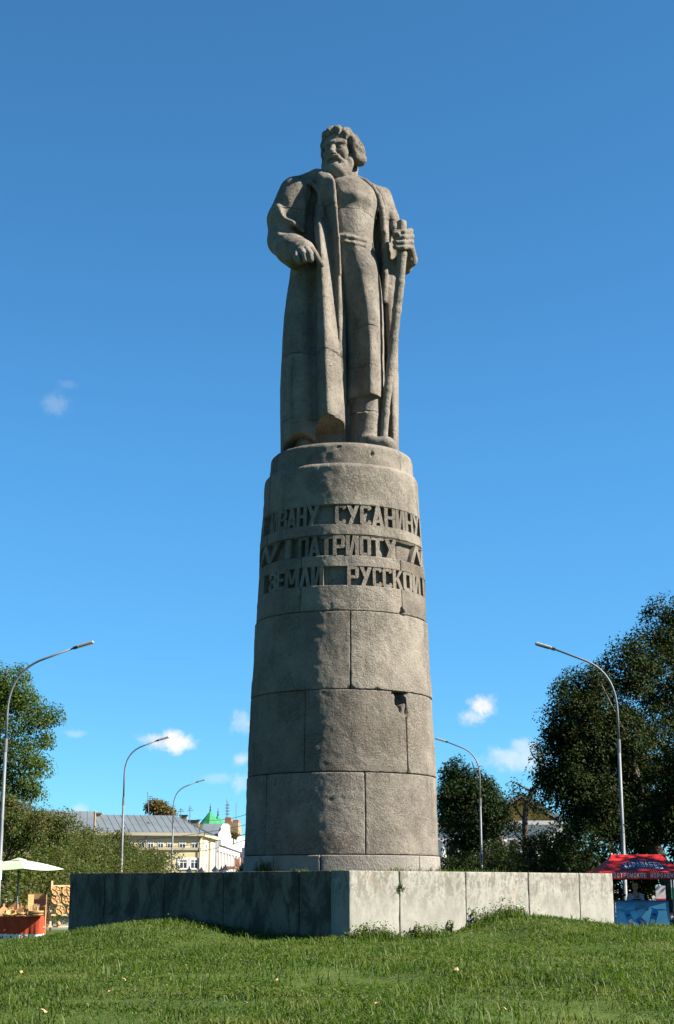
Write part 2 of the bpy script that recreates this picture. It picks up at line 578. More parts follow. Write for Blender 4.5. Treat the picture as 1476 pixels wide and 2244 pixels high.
def ground_sheet():
    xs = np.concatenate([[-3000, -900, -300, -120, -60, -40, -30, -24, -20], np.arange(-17, 17.01, 0.33), [20, 24, 30, 40, 60, 120, 300, 900, 3000]])
    ys = np.concatenate([[-2000, -300, -60, -20, -8], np.arange(-4, 42.01, 0.33), [45, 48, 52, 58, 66, 80, 120, 200, 400, 1000, 4000]])
    X, Y = np.meshgrid(xs, ys, indexing='ij')
    Z = ground_z(X, Y)
    nx, ny = X.shape
    idx = np.arange(nx * ny).reshape(nx, ny)
    f = np.stack([idx[:-1, :-1], idx[1:, :-1], idx[1:, 1:], idx[:-1, 1:]], -1).reshape(-1, 4)
    me = mesh_np("ground", np.stack([X, Y, Z], -1).reshape(-1, 3), f)
    m, t, b, out = new_mat('ground_turf')
    co = t.add('ShaderNodeNewGeometry').outputs['Position']
    n1 = t.noise(co, 0.8, 6, 0.65)
    n2 = t.noise(co, 14, 5, 0.7)
    col = t.mix(t.ramp(n1, 0.35, 0.65), (0.030, 0.052, 0.012, 1), (0.05, 0.075, 0.016, 1))
    col = t.mix(t.ramp(n2, 0.5, 0.75), col, (0.075, 0.062, 0.028, 1))
    yy = t.add('ShaderNodeSeparateXYZ', {'Vector': co}).outputs['Y']
    col = t.mix(t.ramp(yy, 62, 70), col, (0.17, 0.16, 0.145, 1))
    t.set(b, 'Base Color', col)
    t.set(b, 'Roughness', 0.97)
    t.set(b, 'Specular IOR Level', 0.05)
    t.set(b, 'Normal', t.add('ShaderNodeBump', {'Strength': 0.8, 'Distance': 0.03, 'Height': n2}).outputs[0])
    o = link("ground", me, m, smooth=True)
    tag(o, "grassy mound in front and level ground beyond", kind='structure')
    return o


ground_sheet()

# ------------------------------------------------------------------ plinth
plinth = empty("plinth", (0, 0, 0), label="low square pale concrete plinth set cornerwise under the stone column", cat="plinth")


def face_s(px, d):
    """distance along a plinth face from its near corner to the joint seen at px"""
    k = (px - 738) / FPX / (math.cos(PITCH) + 0.0545)
    return (k * PL_C[1] - PL_C[0]) / (d[0] - k * d[1])


def slab(s0, s1, d, inward, thick=0.32, z1=PL_Z, z0=0.35, mat=M_conc, seed=0):
    """one wall slab: a fine front sheet with worn edges, and a plain back"""
    g = 0.008
    s0 += g
    s1 -= g
    L = s1 - s0
    ns, nz = max(4, int(L / 0.05)), int((z1 - z0) / 0.05)
    def grade(n, L, e=0.014):
        u = np.linspace(0, L, n)
        return np.unique(np.concatenate([u, [e * .4, e, L - e, L - e * .4]]))
    S, Z = np.meshgrid(grade(ns, L), grade(nz, z1 - z0), indexing='ij')
    edge = np.minimum(np.minimum(S, L - S), (z1 - z0) - Z)
    wear = 0.012 + 0.010 * vnoise(S * 9 + seed * 7, Z * 9, 0 * S, seed)
    depth = np.clip(1 - edge / np.maximum(wear, .004), 0, 1) ** 2 * np.maximum(wear, .004) * 0.8 + 0.0035 * fbm(S * 3, Z * 3, 0 * S + seed, 3, seed)
    depth += 0.004 * (random.random() - .5)
    P = PL_C[None, None, :] + d * (s0 + S)[..., None] + inward * depth[..., None]
    n1, n2 = S.shape
    V = np.concatenate([P, (z0 + Z)[..., None]], -1).reshape(-1, 3)
    idx = np.arange(n1 * n2).reshape(n1, n2)
    f = [tuple(q) for q in np.stack([idx[:-1, :-1], idx[1:, :-1], idx[1:, 1:], idx[:-1, 1:]], -1).reshape(-1, 4)]
    if d[0] < 0:
        f = [q[::-1] for q in f]
    V = [tuple(v) for v in V]
    # back rim
    rim = list(idx[:, 0]) + list(idx[-1, 1:]) + list(idx[-2::-1, -1]) + list(idx[0, -2:0:-1])
    b0 = len(V)
    for k in rim:
        v = V[k]
        V.append((v[0] + inward[0] * thick, v[1] + inward[1] * thick, v[2]))
    n = len(rim)
    for i in range(n):
        j = (i + 1) % n
        q = (rim[i], b0 + i, b0 + j, rim[j])
        f.append(q if d[0] > 0 else q[::-1])
    f.append(tuple(b0 + i for i in range(n)) if d[0] < 0 else tuple(b0 + i for i in range(n))[::-1])
    me = bpy.data.meshes.new("slab")
    me.from_pydata(V, [], f)
    me.update()
    o = link("slab", me, mat, plinth, True)
    return o


IN_R, IN_L = DL, DR                # the right face looks along -DL, the left along -DR
jr = [0.0] + [face_s(p, DR) for p in (875, 1020, 1157, 1268)] + [PL_R]
jl = [0.335] + [face_s(p, DL) for p in (655, 489, 360, 230)] + [PL_L]
for i in range(len(jr) - 1):
    slab(jr[i], jr[i + 1], DR, IN_R, seed=i + 1)
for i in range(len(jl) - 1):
    o_ = slab(jl[i], jl[i + 1], DL, IN_L, seed=i + 11, mat=M_conc_shade_stain)
    tag(o_, "dark stained slab with shade in its colour")
# far walls, plain
A = PL_C + DR * PL_R
B = PL_C + DL * PL_L
D_ = A + DL * PL_L
for (p, q) in ((A, D_), (B, D_)):
    d = (q - p) / np.linalg.norm(q - p)
    nrm = np.array([d[1], -d[0]]) if p is A else np.array([-d[1], d[0]])
    p = p + d * 0.35
    mb = MB()
    poly = [p, q, q - nrm * 0.25, p - nrm * 0.25]
    if p[0] < 0:
        poly = poly[::-1]
    mb.prism([tuple(v) for v in poly], 0.3, PL_Z - 0.003)
    mb.build("slab", M_conc, plinth)
# earth fill between the walls, just under their top
fill = MB()
cc = (A + B) / 2
poly = [PL_C, A, D_, B]
poly = [tuple(cc + (p - cc) * 0.952) for p in poly]
fill.prism(poly, 0.6, PL_Z - 0.03)
fo = fill.build("earth_fill", M_soil, plinth)
tag(fo, "earth and weeds filling the top of the plinth")

# ------------------------------------------------------------------ pedestal: a tapering column of curved stones
ped = empty("pedestal", (TX, TY, 0), label="tall tapering round stone pedestal with three rows of raised letters", cat="pedestal")
RZ = [(1.80, 1.475), (2.072, 1.468), (3.239, 1.437), (4.434, 1.395), (5.607, 1.339), (6.766, 1.282), (7.90, 1.222)]


def ped_r(z):
    return np.interp(z, [a for a, _ in RZ], [b for _, b in RZ])


def row_z(py, r=None):
    r = r or 1.3
    return at(749, py, TY - r).z


BANDS = [(row_z(1147.5, 1.285), row_z(1105, 1.27)), (row_z(1216, 1.30), row_z(1173, 1.29)), (row_z(1281.5, 1.32), row_z(1240, 1.31))]
TH_MAX = 84.0
REC = 0.085


def curved_stone(name, th0, th1, z0, z1, mat, rfun=ped_r, seed=0, round_top=0.0, round_bot=0.0, chips=(), bands=(), gap=0.0035, fine=0.018, rough=1.0, proud=0.0, parent=None, thick=0.45):
    """th in degrees from the camera side, positive to the right; chips: (deg, z, half width m, half height m, depth)"""
    rm = float(rfun((z0 + z1) / 2))
    a0, a1 = R_(th0), R_(th1)
    front = (th1 > -100 and th0 < 100)
    st = fine if front else 0.12
    L, H = (a1 - a0) * rm, z1 - z0
    e = 0.014

    def grade(L, extra=()):
        n = max(3, int(L / st))
        u = np.linspace(0, L, n)
        return np.unique(np.round(np.concatenate([u, [gap, gap + e * .3, gap + e * .65, gap + e, L - gap, L - gap - e * .3, L - gap - e * .65, L - gap - e], np.asarray(extra, dtype=float)]), 5))
    ex = []
    for (bz0, bz1) in bands:
        ex += [bz0 - z0 - .004, bz0 - z0 + .004, bz1 - z0 - .004, bz1 - z0 + .004]
    us = grade(L)
    us = us[(us >= gap) & (us <= L - gap)]
    vs = grade(H, ex)
    vs = vs[(vs >= gap) & (vs <= H - gap)]
    U, V = np.meshgrid(us, vs, indexing='ij')
    TH = a0 + U / rm
    Z = z0 + V
    Rr = rfun(Z) + proud
    wob = 0.006 * vnoise(U * 14 + seed * 3.3, V * 14, 0 * U, seed + 1) + 0.006
    eu = np.minimum(U, L - U) - gap
    ev = np.minimum(V, H - V) - gap
    be = e * 0.65 + wob
    d = np.clip(1 - eu / be, 0, 1) ** 2 * be * 0.8 + np.clip(1 - ev / be, 0, 1) ** 2 * be * 0.8
    px_, py_, pz_ = Rr * np.sin(TH), -Rr * np.cos(TH), Z
    d = d + rough * (0.010 * fbm(px_ * 1.6 + seed, py_ * 1.6, pz_ * 1.6, 3, seed + 2) + 0.0045 * fbm(px_ * 9, py_ * 9, pz_ * 9 + seed, 3, seed + 3))
    # small spalls
    sp = vnoise(px_ * 6 + seed, py_ * 6, pz_ * 6, seed + 9)
    d = d + rough * np.clip(sp - 0.66, 0, 1) * 0.03
    for (cd, cz, hw, hh, dep) in chips:
        du = (TH - R_(cd)) * rm
        dz = Z - cz
        q = 1 - (np.abs(du) / hw + np.abs(dz) / hh) + 0.25 * vnoise(U * 20, V * 20, 0 * U, seed + 5)
        d = d + np.clip(q * 2.2, 0, 1) * dep
    for (bz0, bz1) in bands:
        inside = (Z > bz0) & (Z < bz1) & (np.abs(np.degrees(TH)) < TH_MAX)
        d = np.where(inside, REC + 0.3 * d, d)
    if round_top > 0:
        k = np.clip(1 - (H - V) / round_top, 0, 1)
        d = d + round_top * (1 - np.sqrt(np.clip(1 - k * k, 0, 1)))
    Rr = Rr - d
    P = np.stack([Rr * np.sin(TH), -Rr * np.cos(TH), Z], -1)
    n1, n2 = U.shape
    VV = [tuple(p) for p in P.reshape(-1, 3)]
    idx = np.arange(n1 * n2).reshape(n1, n2)
    f = [tuple(q) for q in np.stack([idx[:-1, :-1], idx[1:, :-1], idx[1:, 1:], idx[:-1, 1:]], -1).reshape(-1, 4)]
    rim = list(idx[:, 0]) + list(idx[-1, 1:]) + list(idx[-2::-1, -1]) + list(idx[0, -2:0:-1])
    b0 = len(VV)
    for k in rim:
        x, y, z = VV[k]
        r = math.hypot(x, y)
        s = max(0.05, r - thick) / r
        VV.append((x * s, y * s, z))
    n = len(rim)
    for i in range(n):
        j = (i + 1) % n
        f.append((rim[i], b0 + i, b0 + j, rim[j]))
    me = bpy.data.meshes.new(name)
    me.from_pydata(VV, [], f)
    me.update()
    o = link(name, me, mat, parent or ped, True)
    return o


def th_px(px, hw, cx=749.0):
    return math.degrees(math.asin(max(-1, min(1, (px - cx) / hw))))


def course(z0, z1, joints, mat=M_stone, seed=0, **kw):
    js = sorted(joints)
    js = js + [js[0] + 360]
    chips = kw.pop('chips', ())
    for i in range(len(js) - 1):
        a, b = js[i], js[i + 1]
        if a > 180:
            a, b = a - 360, b - 360
        if b > 180 and a >= 100:
            a, b = a - 360, b - 360 if b - 360 < 100 else b
        my = [c for c in chips if a - 12 < c[0] < b + 12]
        curved_stone("stone_block", a, b, z0, z1, mat, seed=seed + i * 13, chips=my, **kw)


zj = [1.80, 2.072, 3.239, 4.434, 5.607, 6.766, 7.93]
course(zj[0], zj[1], [th_px(705, 214), th_px(912, 214), th_px(606, 214), 115, 180, 235], M_ring, 100, rough=0.3, proud=0.012)
course(zj[1], zj[2], [th_px(589, 209), th_px(797, 210), 82, 150, 225], seed=200, chips=[(th_px(589, 206), zj[2], .07, .06, .03), (th_px(797, 210), zj[2], .04, .03, .02)])
course(zj[2], zj[3], [th_px(672, 202), th_px(885.5, 202), 120, 190, 240], seed=300,
       chips=[(th_px(872, 199), zj[3], .17, .36, .17), (th_px(885, 200), zj[3] - .30, .035, .16, .05), (th_px(886, 202), zj[2], .05, .09, .03)])
course(zj[3], zj[4], [th_px(767, 193), th_px(931, 193), th_px(566, 193) - 4, 140, 215], seed=400,
       chips=[(th_px(767, 196), zj[3], .09, .06, .035), (th_px(820, 196), zj[3], .12, .035, .03), (th_px(878, 187), zj[4], .07, .05, .03)])
course(zj[4], zj[5], [th_px(664, 183), th_px(875, 184), 118, 200, 250], seed=500, bands=BANDS[1:], fine=0.016,
       chips=[(th_px(876, 187), zj[4] + .03, .07, .10, .06), (th_px(663, 183), zj[4] + .22, .03, .05, .03)])
course(zj[5], zj[6], [th_px(593, 173), th_px(914, 173), 160, 230], seed=600, bands=BANDS[:1], fine=0.016, round_top=0.09)


def ring_r(z):
    return np.interp(z, [7.8, 8.28], [1.155, 1.130])


course(7.83, 8.285, [th_px(604, 154), th_px(873, 154), 130, 220], seed=700, rfun=ring_r, round_top=0.10,
       chips=[(th_px(742, 154), 8.19, .045, .03, .04), (th_px(812, 154), 8.10, .03, .07, .03)])
core = MB()
core.lathe([(1.2, 1.9), (1.1, 5.5), (0.98, 7.9), (1.02, 8.20), (1.02, 8.262)], 40)
co_ = core.build("core", M_stone, ped)

# ---------------------------------------------------------------- letters
FONT = bpy.data.fonts.load('<builtin>') if '<builtin>' not in bpy.data.fonts else bpy.data.fonts['<builtin>']


def text_mesh(s, bold=0.0, extrude=0.02, res=3, name="letter"):
    cu = bpy.data.curves.new("lettering", 'FONT')
    cu.body = s
    cu.size = 1.0
    cu.offset = bold
    cu.extrude = extrude
    cu.resolution_u = res
    o = bpy.data.objects.new("lettering", cu)
    COL.objects.link(o)
    dg = bpy.context.evaluated_depsgraph_get()
    me = bpy.data.meshes.new_from_object(o.evaluated_get(dg))
    bpy.data.objects.remove(o)
    bpy.data.curves.remove(cu)
    me.name = name
    return me


def fit_mesh(me, fn):
    """normalises x and y of a text mesh to 0..1 (z to -1..1) and maps every vertex through fn(u, v, w)"""
    n = len(me.vertices)
    co = np.empty(n * 3, dtype=np.float32)
    me.vertices.foreach_get("co", co)
    co = co.reshape(-1, 3)
    lo, hi = co.min(0), co.max(0)
    uvw = (co - lo) / np.maximum(hi - lo, 1e-6)
    me.vertices.foreach_set("co", np.asarray(fn(uvw[:, 0], uvw[:, 1], uvw[:, 2]), dtype=np.float32).T.ravel())
    me.update()


def rc(x0, y0, x1, y1, ch=0.0):
    """stroke: rectangle, corners cut by ch"""
    if ch <= 0:
        return [(x0, y0), (x1, y0), (x1, y1), (x0, y1)]
    c = ch
    k = c * .6
    return [(x0 + c, y0), (x1 - c, y0), (x1, y0 + k), (x1, y1 - k), (x1 - c, y1), (x0 + c, y1), (x0, y1 - k), (x0, y0 + k)]


LV, RV = rc(0, 0, .30, 1), rc(.70, 0, 1, 1)
OUT = [[(.30, 0), (.70, 0), (.70, .16), (.30, .16)], [(.30, .84), (.70, .84), (.70, 1), (.30, 1)]]


def side(x0, x1, y0, y1, outer):
    """bowed side stroke of a round letter with its outer corners cut"""
    if outer > 0:
        return [(x0, y0), (x1 - .14, y0), (x1, y0 + .10), (x1, y1 - .10), (x1 - .14, y1), (x0, y1)]
    return [(x0 + .14, y0), (x1, y0), (x1, y1), (x0 + .14, y1), (x0, y1 - .10), (x0, y0 + .10)]


GLYPH = {
    'И': [LV, RV, [(.22, .0), (.46, .0), (.78, 1), (.54, 1)]],
    'Й': [LV, RV, [(.22, .0), (.46, .0), (.78, 1), (.54, 1)], rc(.36, .88, .50, 1)],
    'В': [LV, rc(.2, .84, .62, 1), rc(.2, .43, .66, .58), rc(.2, 0, .66, .16), side(.60, .94, .50, 1, 1), side(.66, 1, 0, .53, 1)],
    'А': [[(0, 0), (.31, 0), (.66, 1), (.34, 1)], [(.69, 0), (1, 0), (.66, 1), (.34, 1)], rc(.24, .17, .76, .33)],
    'Н': [LV, RV, rc(.2, .42, .8, .58)],
    'У': [[(.12, 0), (.44, 0), (1, 1), (.69, 1)], [(0, 1), (.31, 1), (.66, .46), (.47, .24)]],
    'С': [side(0, .31, 0, 1, -1), rc(.2, .84, .8, 1), rc(.2, 0, .8, .16), side(.69, 1, .75, 1, 1), side(.69, 1, 0, .25, 1)],
    'П': [LV, RV, rc(.2, .84, .8, 1)],
    'Т': [rc(0, .83, 1, 1), rc(.34, 0, .66, .9)],
    'Р': [LV, rc(.2, .84, .78, 1), rc(.2, .36, .78, .52), side(.69, 1, .36, 1, 1)],
    'О': [side(0, .31, 0, 1, -1), side(.69, 1, 0, 1, 1), rc(.2, .84, .8, 1), rc(.2, 0, .8, .16)],
    'З': [rc(.12, .84, .8, 1), rc(.36, .43, .7, .58), rc(.12, 0, .8, .16), side(.64, .95, .50, 1, 1), side(.68, 1, 0, .52, 1), rc(0, .66, .27, .93), rc(0, .07, .27, .34)],
    'Е': [LV, rc(.2, .84, 1, 1), rc(.2, .42, .86, .58), rc(.2, 0, 1, .16)],
    'М': [rc(0, 0, .23, 1), rc(.77, 0, 1, 1), [(.06, 1), (.29, 1), (.60, .18), (.40, .18)], [(.71, 1), (.94, 1), (.60, .18), (.40, .18)]],
    'Л': [[(0, 0), (.30, 0), (.64, 1), (.36, 1)], [(.70, 0), (1, 0), (.64, 1), (.36, 1)]],
    'К': [LV, [(.2, .40), (.42, .46), (1, 1), (.68, 1)], [(.66, 0), (1, 0), (.56, .62), (.34, .48)]],
}


def letter(ch, th0, th1, band):
    """raised stone letter: every stroke a small curved prism, each a hair deeper than the one before"""
    z0, z1 = band[0] - .003, band[1] + .003
    V, F = [], []
    for k, pl in enumerate(GLYPH[ch]):
        n = len(pl)
        b0 = len(V)
        for dep in (0.003 + .0011 * k, REC + .02):
            for (u, v) in pl:
                z = z0 + (z1 - z0) * v
                th = R_(th0 + (th1 - th0) * u)
                r = float(ped_r(z)) - dep
                V.append((r * math.sin(th), -r * math.cos(th), z))
        F.append(tuple(b0 + i for i in range(n)))
        for i in range(n):
            j = (i + 1) % n
            F.append((b0 + i, b0 + n + i, b0 + n + j, b0 + j))
    me = bpy.data.meshes.new("letter")
    me.from_pydata(V, [], F)
    me.update()
    return link("letter", me, M_stone, ped)


def word(s, edges, band, cx=749.0, hw=176.0, gap=0.6):
    ths = [th_px(p, hw, cx) for p in edges]
    for i, ch in enumerate(s):
        letter(ch, ths[i] + gap * 0.35, ths[i + 1] - gap * 0.35, band)


def panel(th0, th1, th2, th3, band, name="letter_spacer"):
    """flush stone piece of the frieze: lower edge th0..th1, upper edge th2..th3"""
    z0, z1 = band
    V, F = [], []
    N = max(2, int(max(th1 - th0, th3 - th2) / 4) + 1)
    for i in range(N + 1):
        t = i / N
        for k in (0, 1):
            lo = th0 + (th1 - th0) * t
            hi = th2 + (th3 - th2) * t
            th = R_(hi if k else lo)
            z = z1 - .004 if k else z0 + .004
            for dep in (0.004, REC + 0.02):
                r = float(ped_r(z)) - dep
                V.append((r * math.sin(th), -r * math.cos(th), z))
    for i in range(N):
        a, b = i * 4, i * 4 + 4
        F += [(a, b, b + 2, a + 2), (a, a + 1, b + 1, b), (a + 2, b + 2, b + 3, a + 3)]
    F += [(0, 2, 3, 1), (N * 4, N * 4 + 1, N * 4 + 3, N * 4 + 2)]
    me = bpy.data.meshes.new(name)
    me.from_pydata(V, [], F)
    me.update()
    link(name, me, M_stone, ped)


word("ИВАНУ", [598.5, 614, 634, 654, 676, 703], BANDS[0], hw=174)
word("СУСАНИНУ", [735, 759, 787, 812, 838, 863, 884, 902, 916], BANDS[0], hw=174)
word("ПАТРИОТУ", [657, 680, 704, 730, 757, 786, 811, 838, 867], BANDS[1], hw=179)
word("ЗЕМЛИ", [592, 610, 628, 659, 684, 711], BANDS[2], hw=184)
word("РУССКОЙ", [760, 786, 814, 835, 857, 880, 901, 920], BANDS[2], hw=184)
# plain strokes of the frieze to the left and right of the words
panel(77, TH_MAX, 77, TH_MAX, BANDS[0])
panel(-TH_MAX, -74, -TH_MAX, -74, BANDS[0])
panel(-42, -37, -42, -37, BANDS[1])
panel(-62, -57, -52, -47, BANDS[1]); panel(-62, -57, -70, -65, BANDS[1]); panel(-80, -75, -70, -65, BANDS[1])
panel(55, 59, 63, 67, BANDS[1]); panel(71, 75, 63, 67, BANDS[1]); panel(72, 76, 79, 83, BANDS[1])
panel(74, TH_MAX, 74, TH_MAX, BANDS[2]); panel(-TH_MAX, -66, -TH_MAX, -66, BANDS[2])


# ------------------------------------------------------------------ carving tools: distance fields and a surface from them
def smin(a, b, k):
    if k <= 0:
        return np.minimum(a, b)
    h = np.clip(0.5 + 0.5 * (b - a) / k, 0, 1)
    return b * (1 - h) + a * h - k * h * (1 - h)


def catmull_closed(P, m):
    P = np.asarray(P, dtype=float)
    n = len(P)
    t = np.linspace(0, 1, m, endpoint=False)[:, None]
    out = []
    for i in range(n):
        p0, p1, p2, p3 = P[i - 1], P[i], P[(i + 1) % n], P[(i + 2) % n]
        out.append(0.5 * (2 * p1 + (p2 - p0) * t + (2 * p0 - 5 * p1 + 4 * p2 - p3) * t ** 2 + (3 * p1 - p0 - 3 * p2 + p3) * t ** 3))
    return np.concatenate(out)


class SDF:
    def __init__(self, lo, hi, h):
        self.lo = np.array(lo, dtype=float)
        self.h = h
        self.n = np.ceil((np.array(hi) - self.lo) / h).astype(int) + 1
        self.ax = [(self.lo[i] + h * np.arange(self.n[i])).astype(np.float32) for i in range(3)]
        self.D = np.full(self.n, 1.0, dtype=np.float32)

    def sub(self, lo, hi, m):
        sl = []
        for i in range(3):
            a = int(np.floor((lo[i] - m - self.lo[i]) / self.h))
            b = int(np.ceil((hi[i] + m - self.lo[i]) / self.h)) + 1
            sl.append(slice(max(0, a), max(0, min(self.n[i], b))))
        sl = tuple(sl)
        X = self.ax[0][sl[0]][:, None, None]
        Y = self.ax[1][sl[1]][None, :, None]
        Z = self.ax[2][sl[2]][None, None, :]
        return sl, X, Y, Z

    def put(self, sl, d, k=0.03, op='add'):
        if d.size == 0:
            return
        if op == 'add':
            self.D[sl] = smin(self.D[sl], d, k)
        elif op == 'cut':
            self.D[sl] = -smin(-self.D[sl], d, k)
        elif op == 'and':
            self.D[sl] = -smin(-self.D[sl], -d, k)

    def cone(self, a, b, ra, rb=None, k=0.03, op='add'):
        rb = ra if rb is None else rb
        a, b = np.array(a, dtype=float), np.array(b, dtype=float)
        r = max(ra, rb)
        sl, X, Y, Z = self.sub(np.minimum(a, b) - r, np.maximum(a, b) + r, k + 2.5 * self.h)
        ba = b - a
        L2 = max(float(ba @ ba), 1e-9)
        t = np.clip(((X - a[0]) * ba[0] + (Y - a[1]) * ba[1] + (Z - a[2]) * ba[2]) / L2, 0, 1)
        d = np.sqrt((X - a[0] - t * ba[0]) ** 2 + (Y - a[1] - t * ba[1]) ** 2 + (Z - a[2] - t * ba[2]) ** 2) - (ra + (rb - ra) * t)
        self.put(sl, d.astype(np.float32), k, op)
        return self

    def chain(self, pts, rad, k=0.03, op='add'):
        if not hasattr(rad, '__len__'):
            rad = [rad] * len(pts)
        for i in range(len(pts) - 1):
            self.cone(pts[i], pts[i + 1], rad[i], rad[i + 1], k, op)
        return self

    def ell(self, c, r, k=0.03, op='add', M=None):
        """ellipsoid; M: 3x3 with the local axes as rows"""
        c, r = np.array(c, dtype=float), np.array(r, dtype=float)
        R = r.max() if M is not None else r
        sl, X, Y, Z = self.sub(c - R, c + R, k + 2.5 * self.h)
        x, y, z = X - c[0], Y - c[1], Z - c[2]
        if M is not None:
            x, y, z = (M[0][0] * x + M[0][1] * y + M[0][2] * z, M[1][0] * x + M[1][1] * y + M[1][2] * z, M[2][0] * x + M[2][1] * y + M[2][2] * z)
        k0 = np.sqrt((x / r[0]) ** 2 + (y / r[1]) ** 2 + (z / r[2]) ** 2)
        k1 = np.sqrt((x / r[0] ** 2) ** 2 + (y / r[1] ** 2) ** 2 + (z / r[2] ** 2) ** 2)
        d = k0 * (k0 - 1) / np.maximum(k1, 1e-6)
        d = np.where(k0 < 1e-3, -r.min(), d)
        self.put(sl, d.astype(np.float32), k, op)
        return self

    def box(self, lo, hi, r=0.0, k=0.01, op='add'):
        lo, hi = np.array(lo, dtype=float), np.array(hi, dtype=float)
        sl, X, Y, Z = self.sub(lo, hi, k + 2.5 * self.h)
        c, e = (lo + hi) / 2, (hi - lo) / 2 - r
        qx, qy, qz = np.abs(X - c[0]) - e[0], np.abs(Y - c[1]) - e[1], np.abs(Z - c[2]) - e[2]
        d = np.sqrt(np.maximum(qx, 0) ** 2 + np.maximum(qy, 0) ** 2 + np.maximum(qz, 0) ** 2) + np.minimum(np.maximum(np.maximum(qx, qy), qz), 0) - r
        self.put(sl, d.astype(np.float32), k, op)
        return self

    def half(self, p, n, k=0.01, op='cut', region=None):
        """half space on the side n points to"""
        n = np.array(n, dtype=float)
        n /= np.linalg.norm(n)
        lo, hi = region if region else (self.lo, self.lo + self.h * self.n)
        sl, X, Y, Z = self.sub(lo, hi, 0)
        d = -((X - p[0]) * n[0] + (Y - p[1]) * n[1] + (Z - p[2]) * n[2])
        self.put(sl, d.astype(np.float32), k, op)
        return self

    def loft(self, levels, k=0.03, m=3, step=2):
        """levels: (z, [(x, y) ...]) from bottom to top, the same number of points in each"""
        levels = sorted(levels, key=lambda q: q[0])
        zs = np.array([q[0] for q in levels])
        PP = np.array([q[1] for q in levels], dtype=float)
        lo2, hi2 = PP.reshape(-1, 2).min(0), PP.reshape(-1, 2).max(0)
        sl, X, Y, Z = self.sub((lo2[0], lo2[1], zs[0]), (hi2[0], hi2[1], zs[-1]), 0.06)
        X2, Y2 = X[:, :, 0], Y[:, :, 0]
        zz = Z[0, 0]
        ks = list(range(0, len(zz), step))
        if ks[-1] != len(zz) - 1:
            ks.append(len(zz) - 1)
        # tangents for a smooth blend over height
        T = np.zeros_like(PP)
        for i in range(len(zs)):
            a, b = max(i - 1, 0), min(i + 1, len(zs) - 1)
            T[i] = (PP[b] - PP[a]) / (zs[b] - zs[a])
        out = np.empty((X2.shape[0], Y2.shape[1], len(zz)), dtype=np.float32)
        slices = []
        for kk in ks:
            z = min(max(float(zz[kk]), zs[0]), zs[-1])
            i = int(np.clip(np.searchsorted(zs, z) - 1, 0, len(zs) - 2))
            dz = zs[i + 1] - zs[i]
            t = (z - zs[i]) / dz
            P = (2 * t ** 3 - 3 * t ** 2 + 1) * PP[i] + (t ** 3 - 2 * t ** 2 + t) * dz * T[i] + (-2 * t ** 3 + 3 * t ** 2) * PP[i + 1] + (t ** 3 - t ** 2) * dz * T[i + 1]
            P = catmull_closed(P, m).astype(np.float32)
            dd = np.full((X2.shape[0], Y2.shape[1]), 1e9, dtype=np.float32)
            ins = np.zeros(dd.shape, dtype=bool)
            for q in range(len(P)):
                a, b = P[q], P[(q + 1) % len(P)]
                e = b - a
                wx, wy = X2 - a[0], Y2 - a[1]
                tt = np.clip((wx * e[0] + wy * e[1]) / max(float(e @ e), 1e-12), 0, 1)
                ddx, ddy = wx - e[0] * tt, wy - e[1] * tt
                np.minimum(dd, ddx * ddx + ddy * ddy, out=dd)
                if a[1] != b[1]:
                    c = (a[1] > Y2) != (b[1] > Y2)
                    xi = a[0] + (Y2 - a[1]) * (e[0] / e[1])
                    ins ^= c & (X2 < xi)
            dd = np.sqrt(dd)
            slices.append(np.where(ins, -dd, dd))
        for j in range(len(ks) - 1):
            a, b = ks[j], ks[j + 1]
            for kk in range(a, b + 1):
                t = (kk - a) / max(1, b - a)
                out[:, :, kk] = slices[j] * (1 - t) + slices[j + 1] * t
        cap = np.maximum(zs[0] - zz, zz - zs[-1])[None, None, :]
        out = np.maximum(out, cap.astype(np.float32))
        self.put(sl, out, k)
        return self

    def surface(self, smooth=1):
        """surface nets"""
        D = self.D
        S = D < 0
        n = D.shape
        c = np.zeros((n[0] - 1, n[1] - 1, n[2] - 1), dtype=np.uint8)
        for dx in (0, 1):
            for dy in (0, 1):
                for dz in (0, 1):
                    c += S[dx:n[0] - 1 + dx, dy:n[1] - 1 + dy, dz:n[2] - 1 + dz]
        act = (c > 0) & (c < 8)
        I = np.argwhere(act)
        vid = np.full(act.shape, -1, dtype=np.int64)
        vid[act] = np.arange(len(I))
        acc = np.zeros((len(I), 3))
        cnt = np.zeros(len(I))
        corners = [(x, y, z) for x in (0, 1) for y in (0, 1) for z in (0, 1)]
        val = {q: D[I[:, 0] + q[0], I[:, 1] + q[1], I[:, 2] + q[2]].astype(float) for q in corners}
        for q in corners:
            for ax in range(3):
                if q[ax] == 0:
                    q2 = list(q)
                    q2[ax] = 1
                    q2 = tuple(q2)
                    va, vb = val[q], val[q2]
                    cr = (va < 0) != (vb < 0)
                    t = np.where(cr, va / np.where(cr, va - vb, 1), 0)
                    p = np.array(q, dtype=float)[None, :].repeat(len(I), 0)
                    p[:, ax] += t
                    acc += p * cr[:, None]
                    cnt += cr
        V = (I + acc / cnt[:, None]) * self.h + self.lo
        F = []
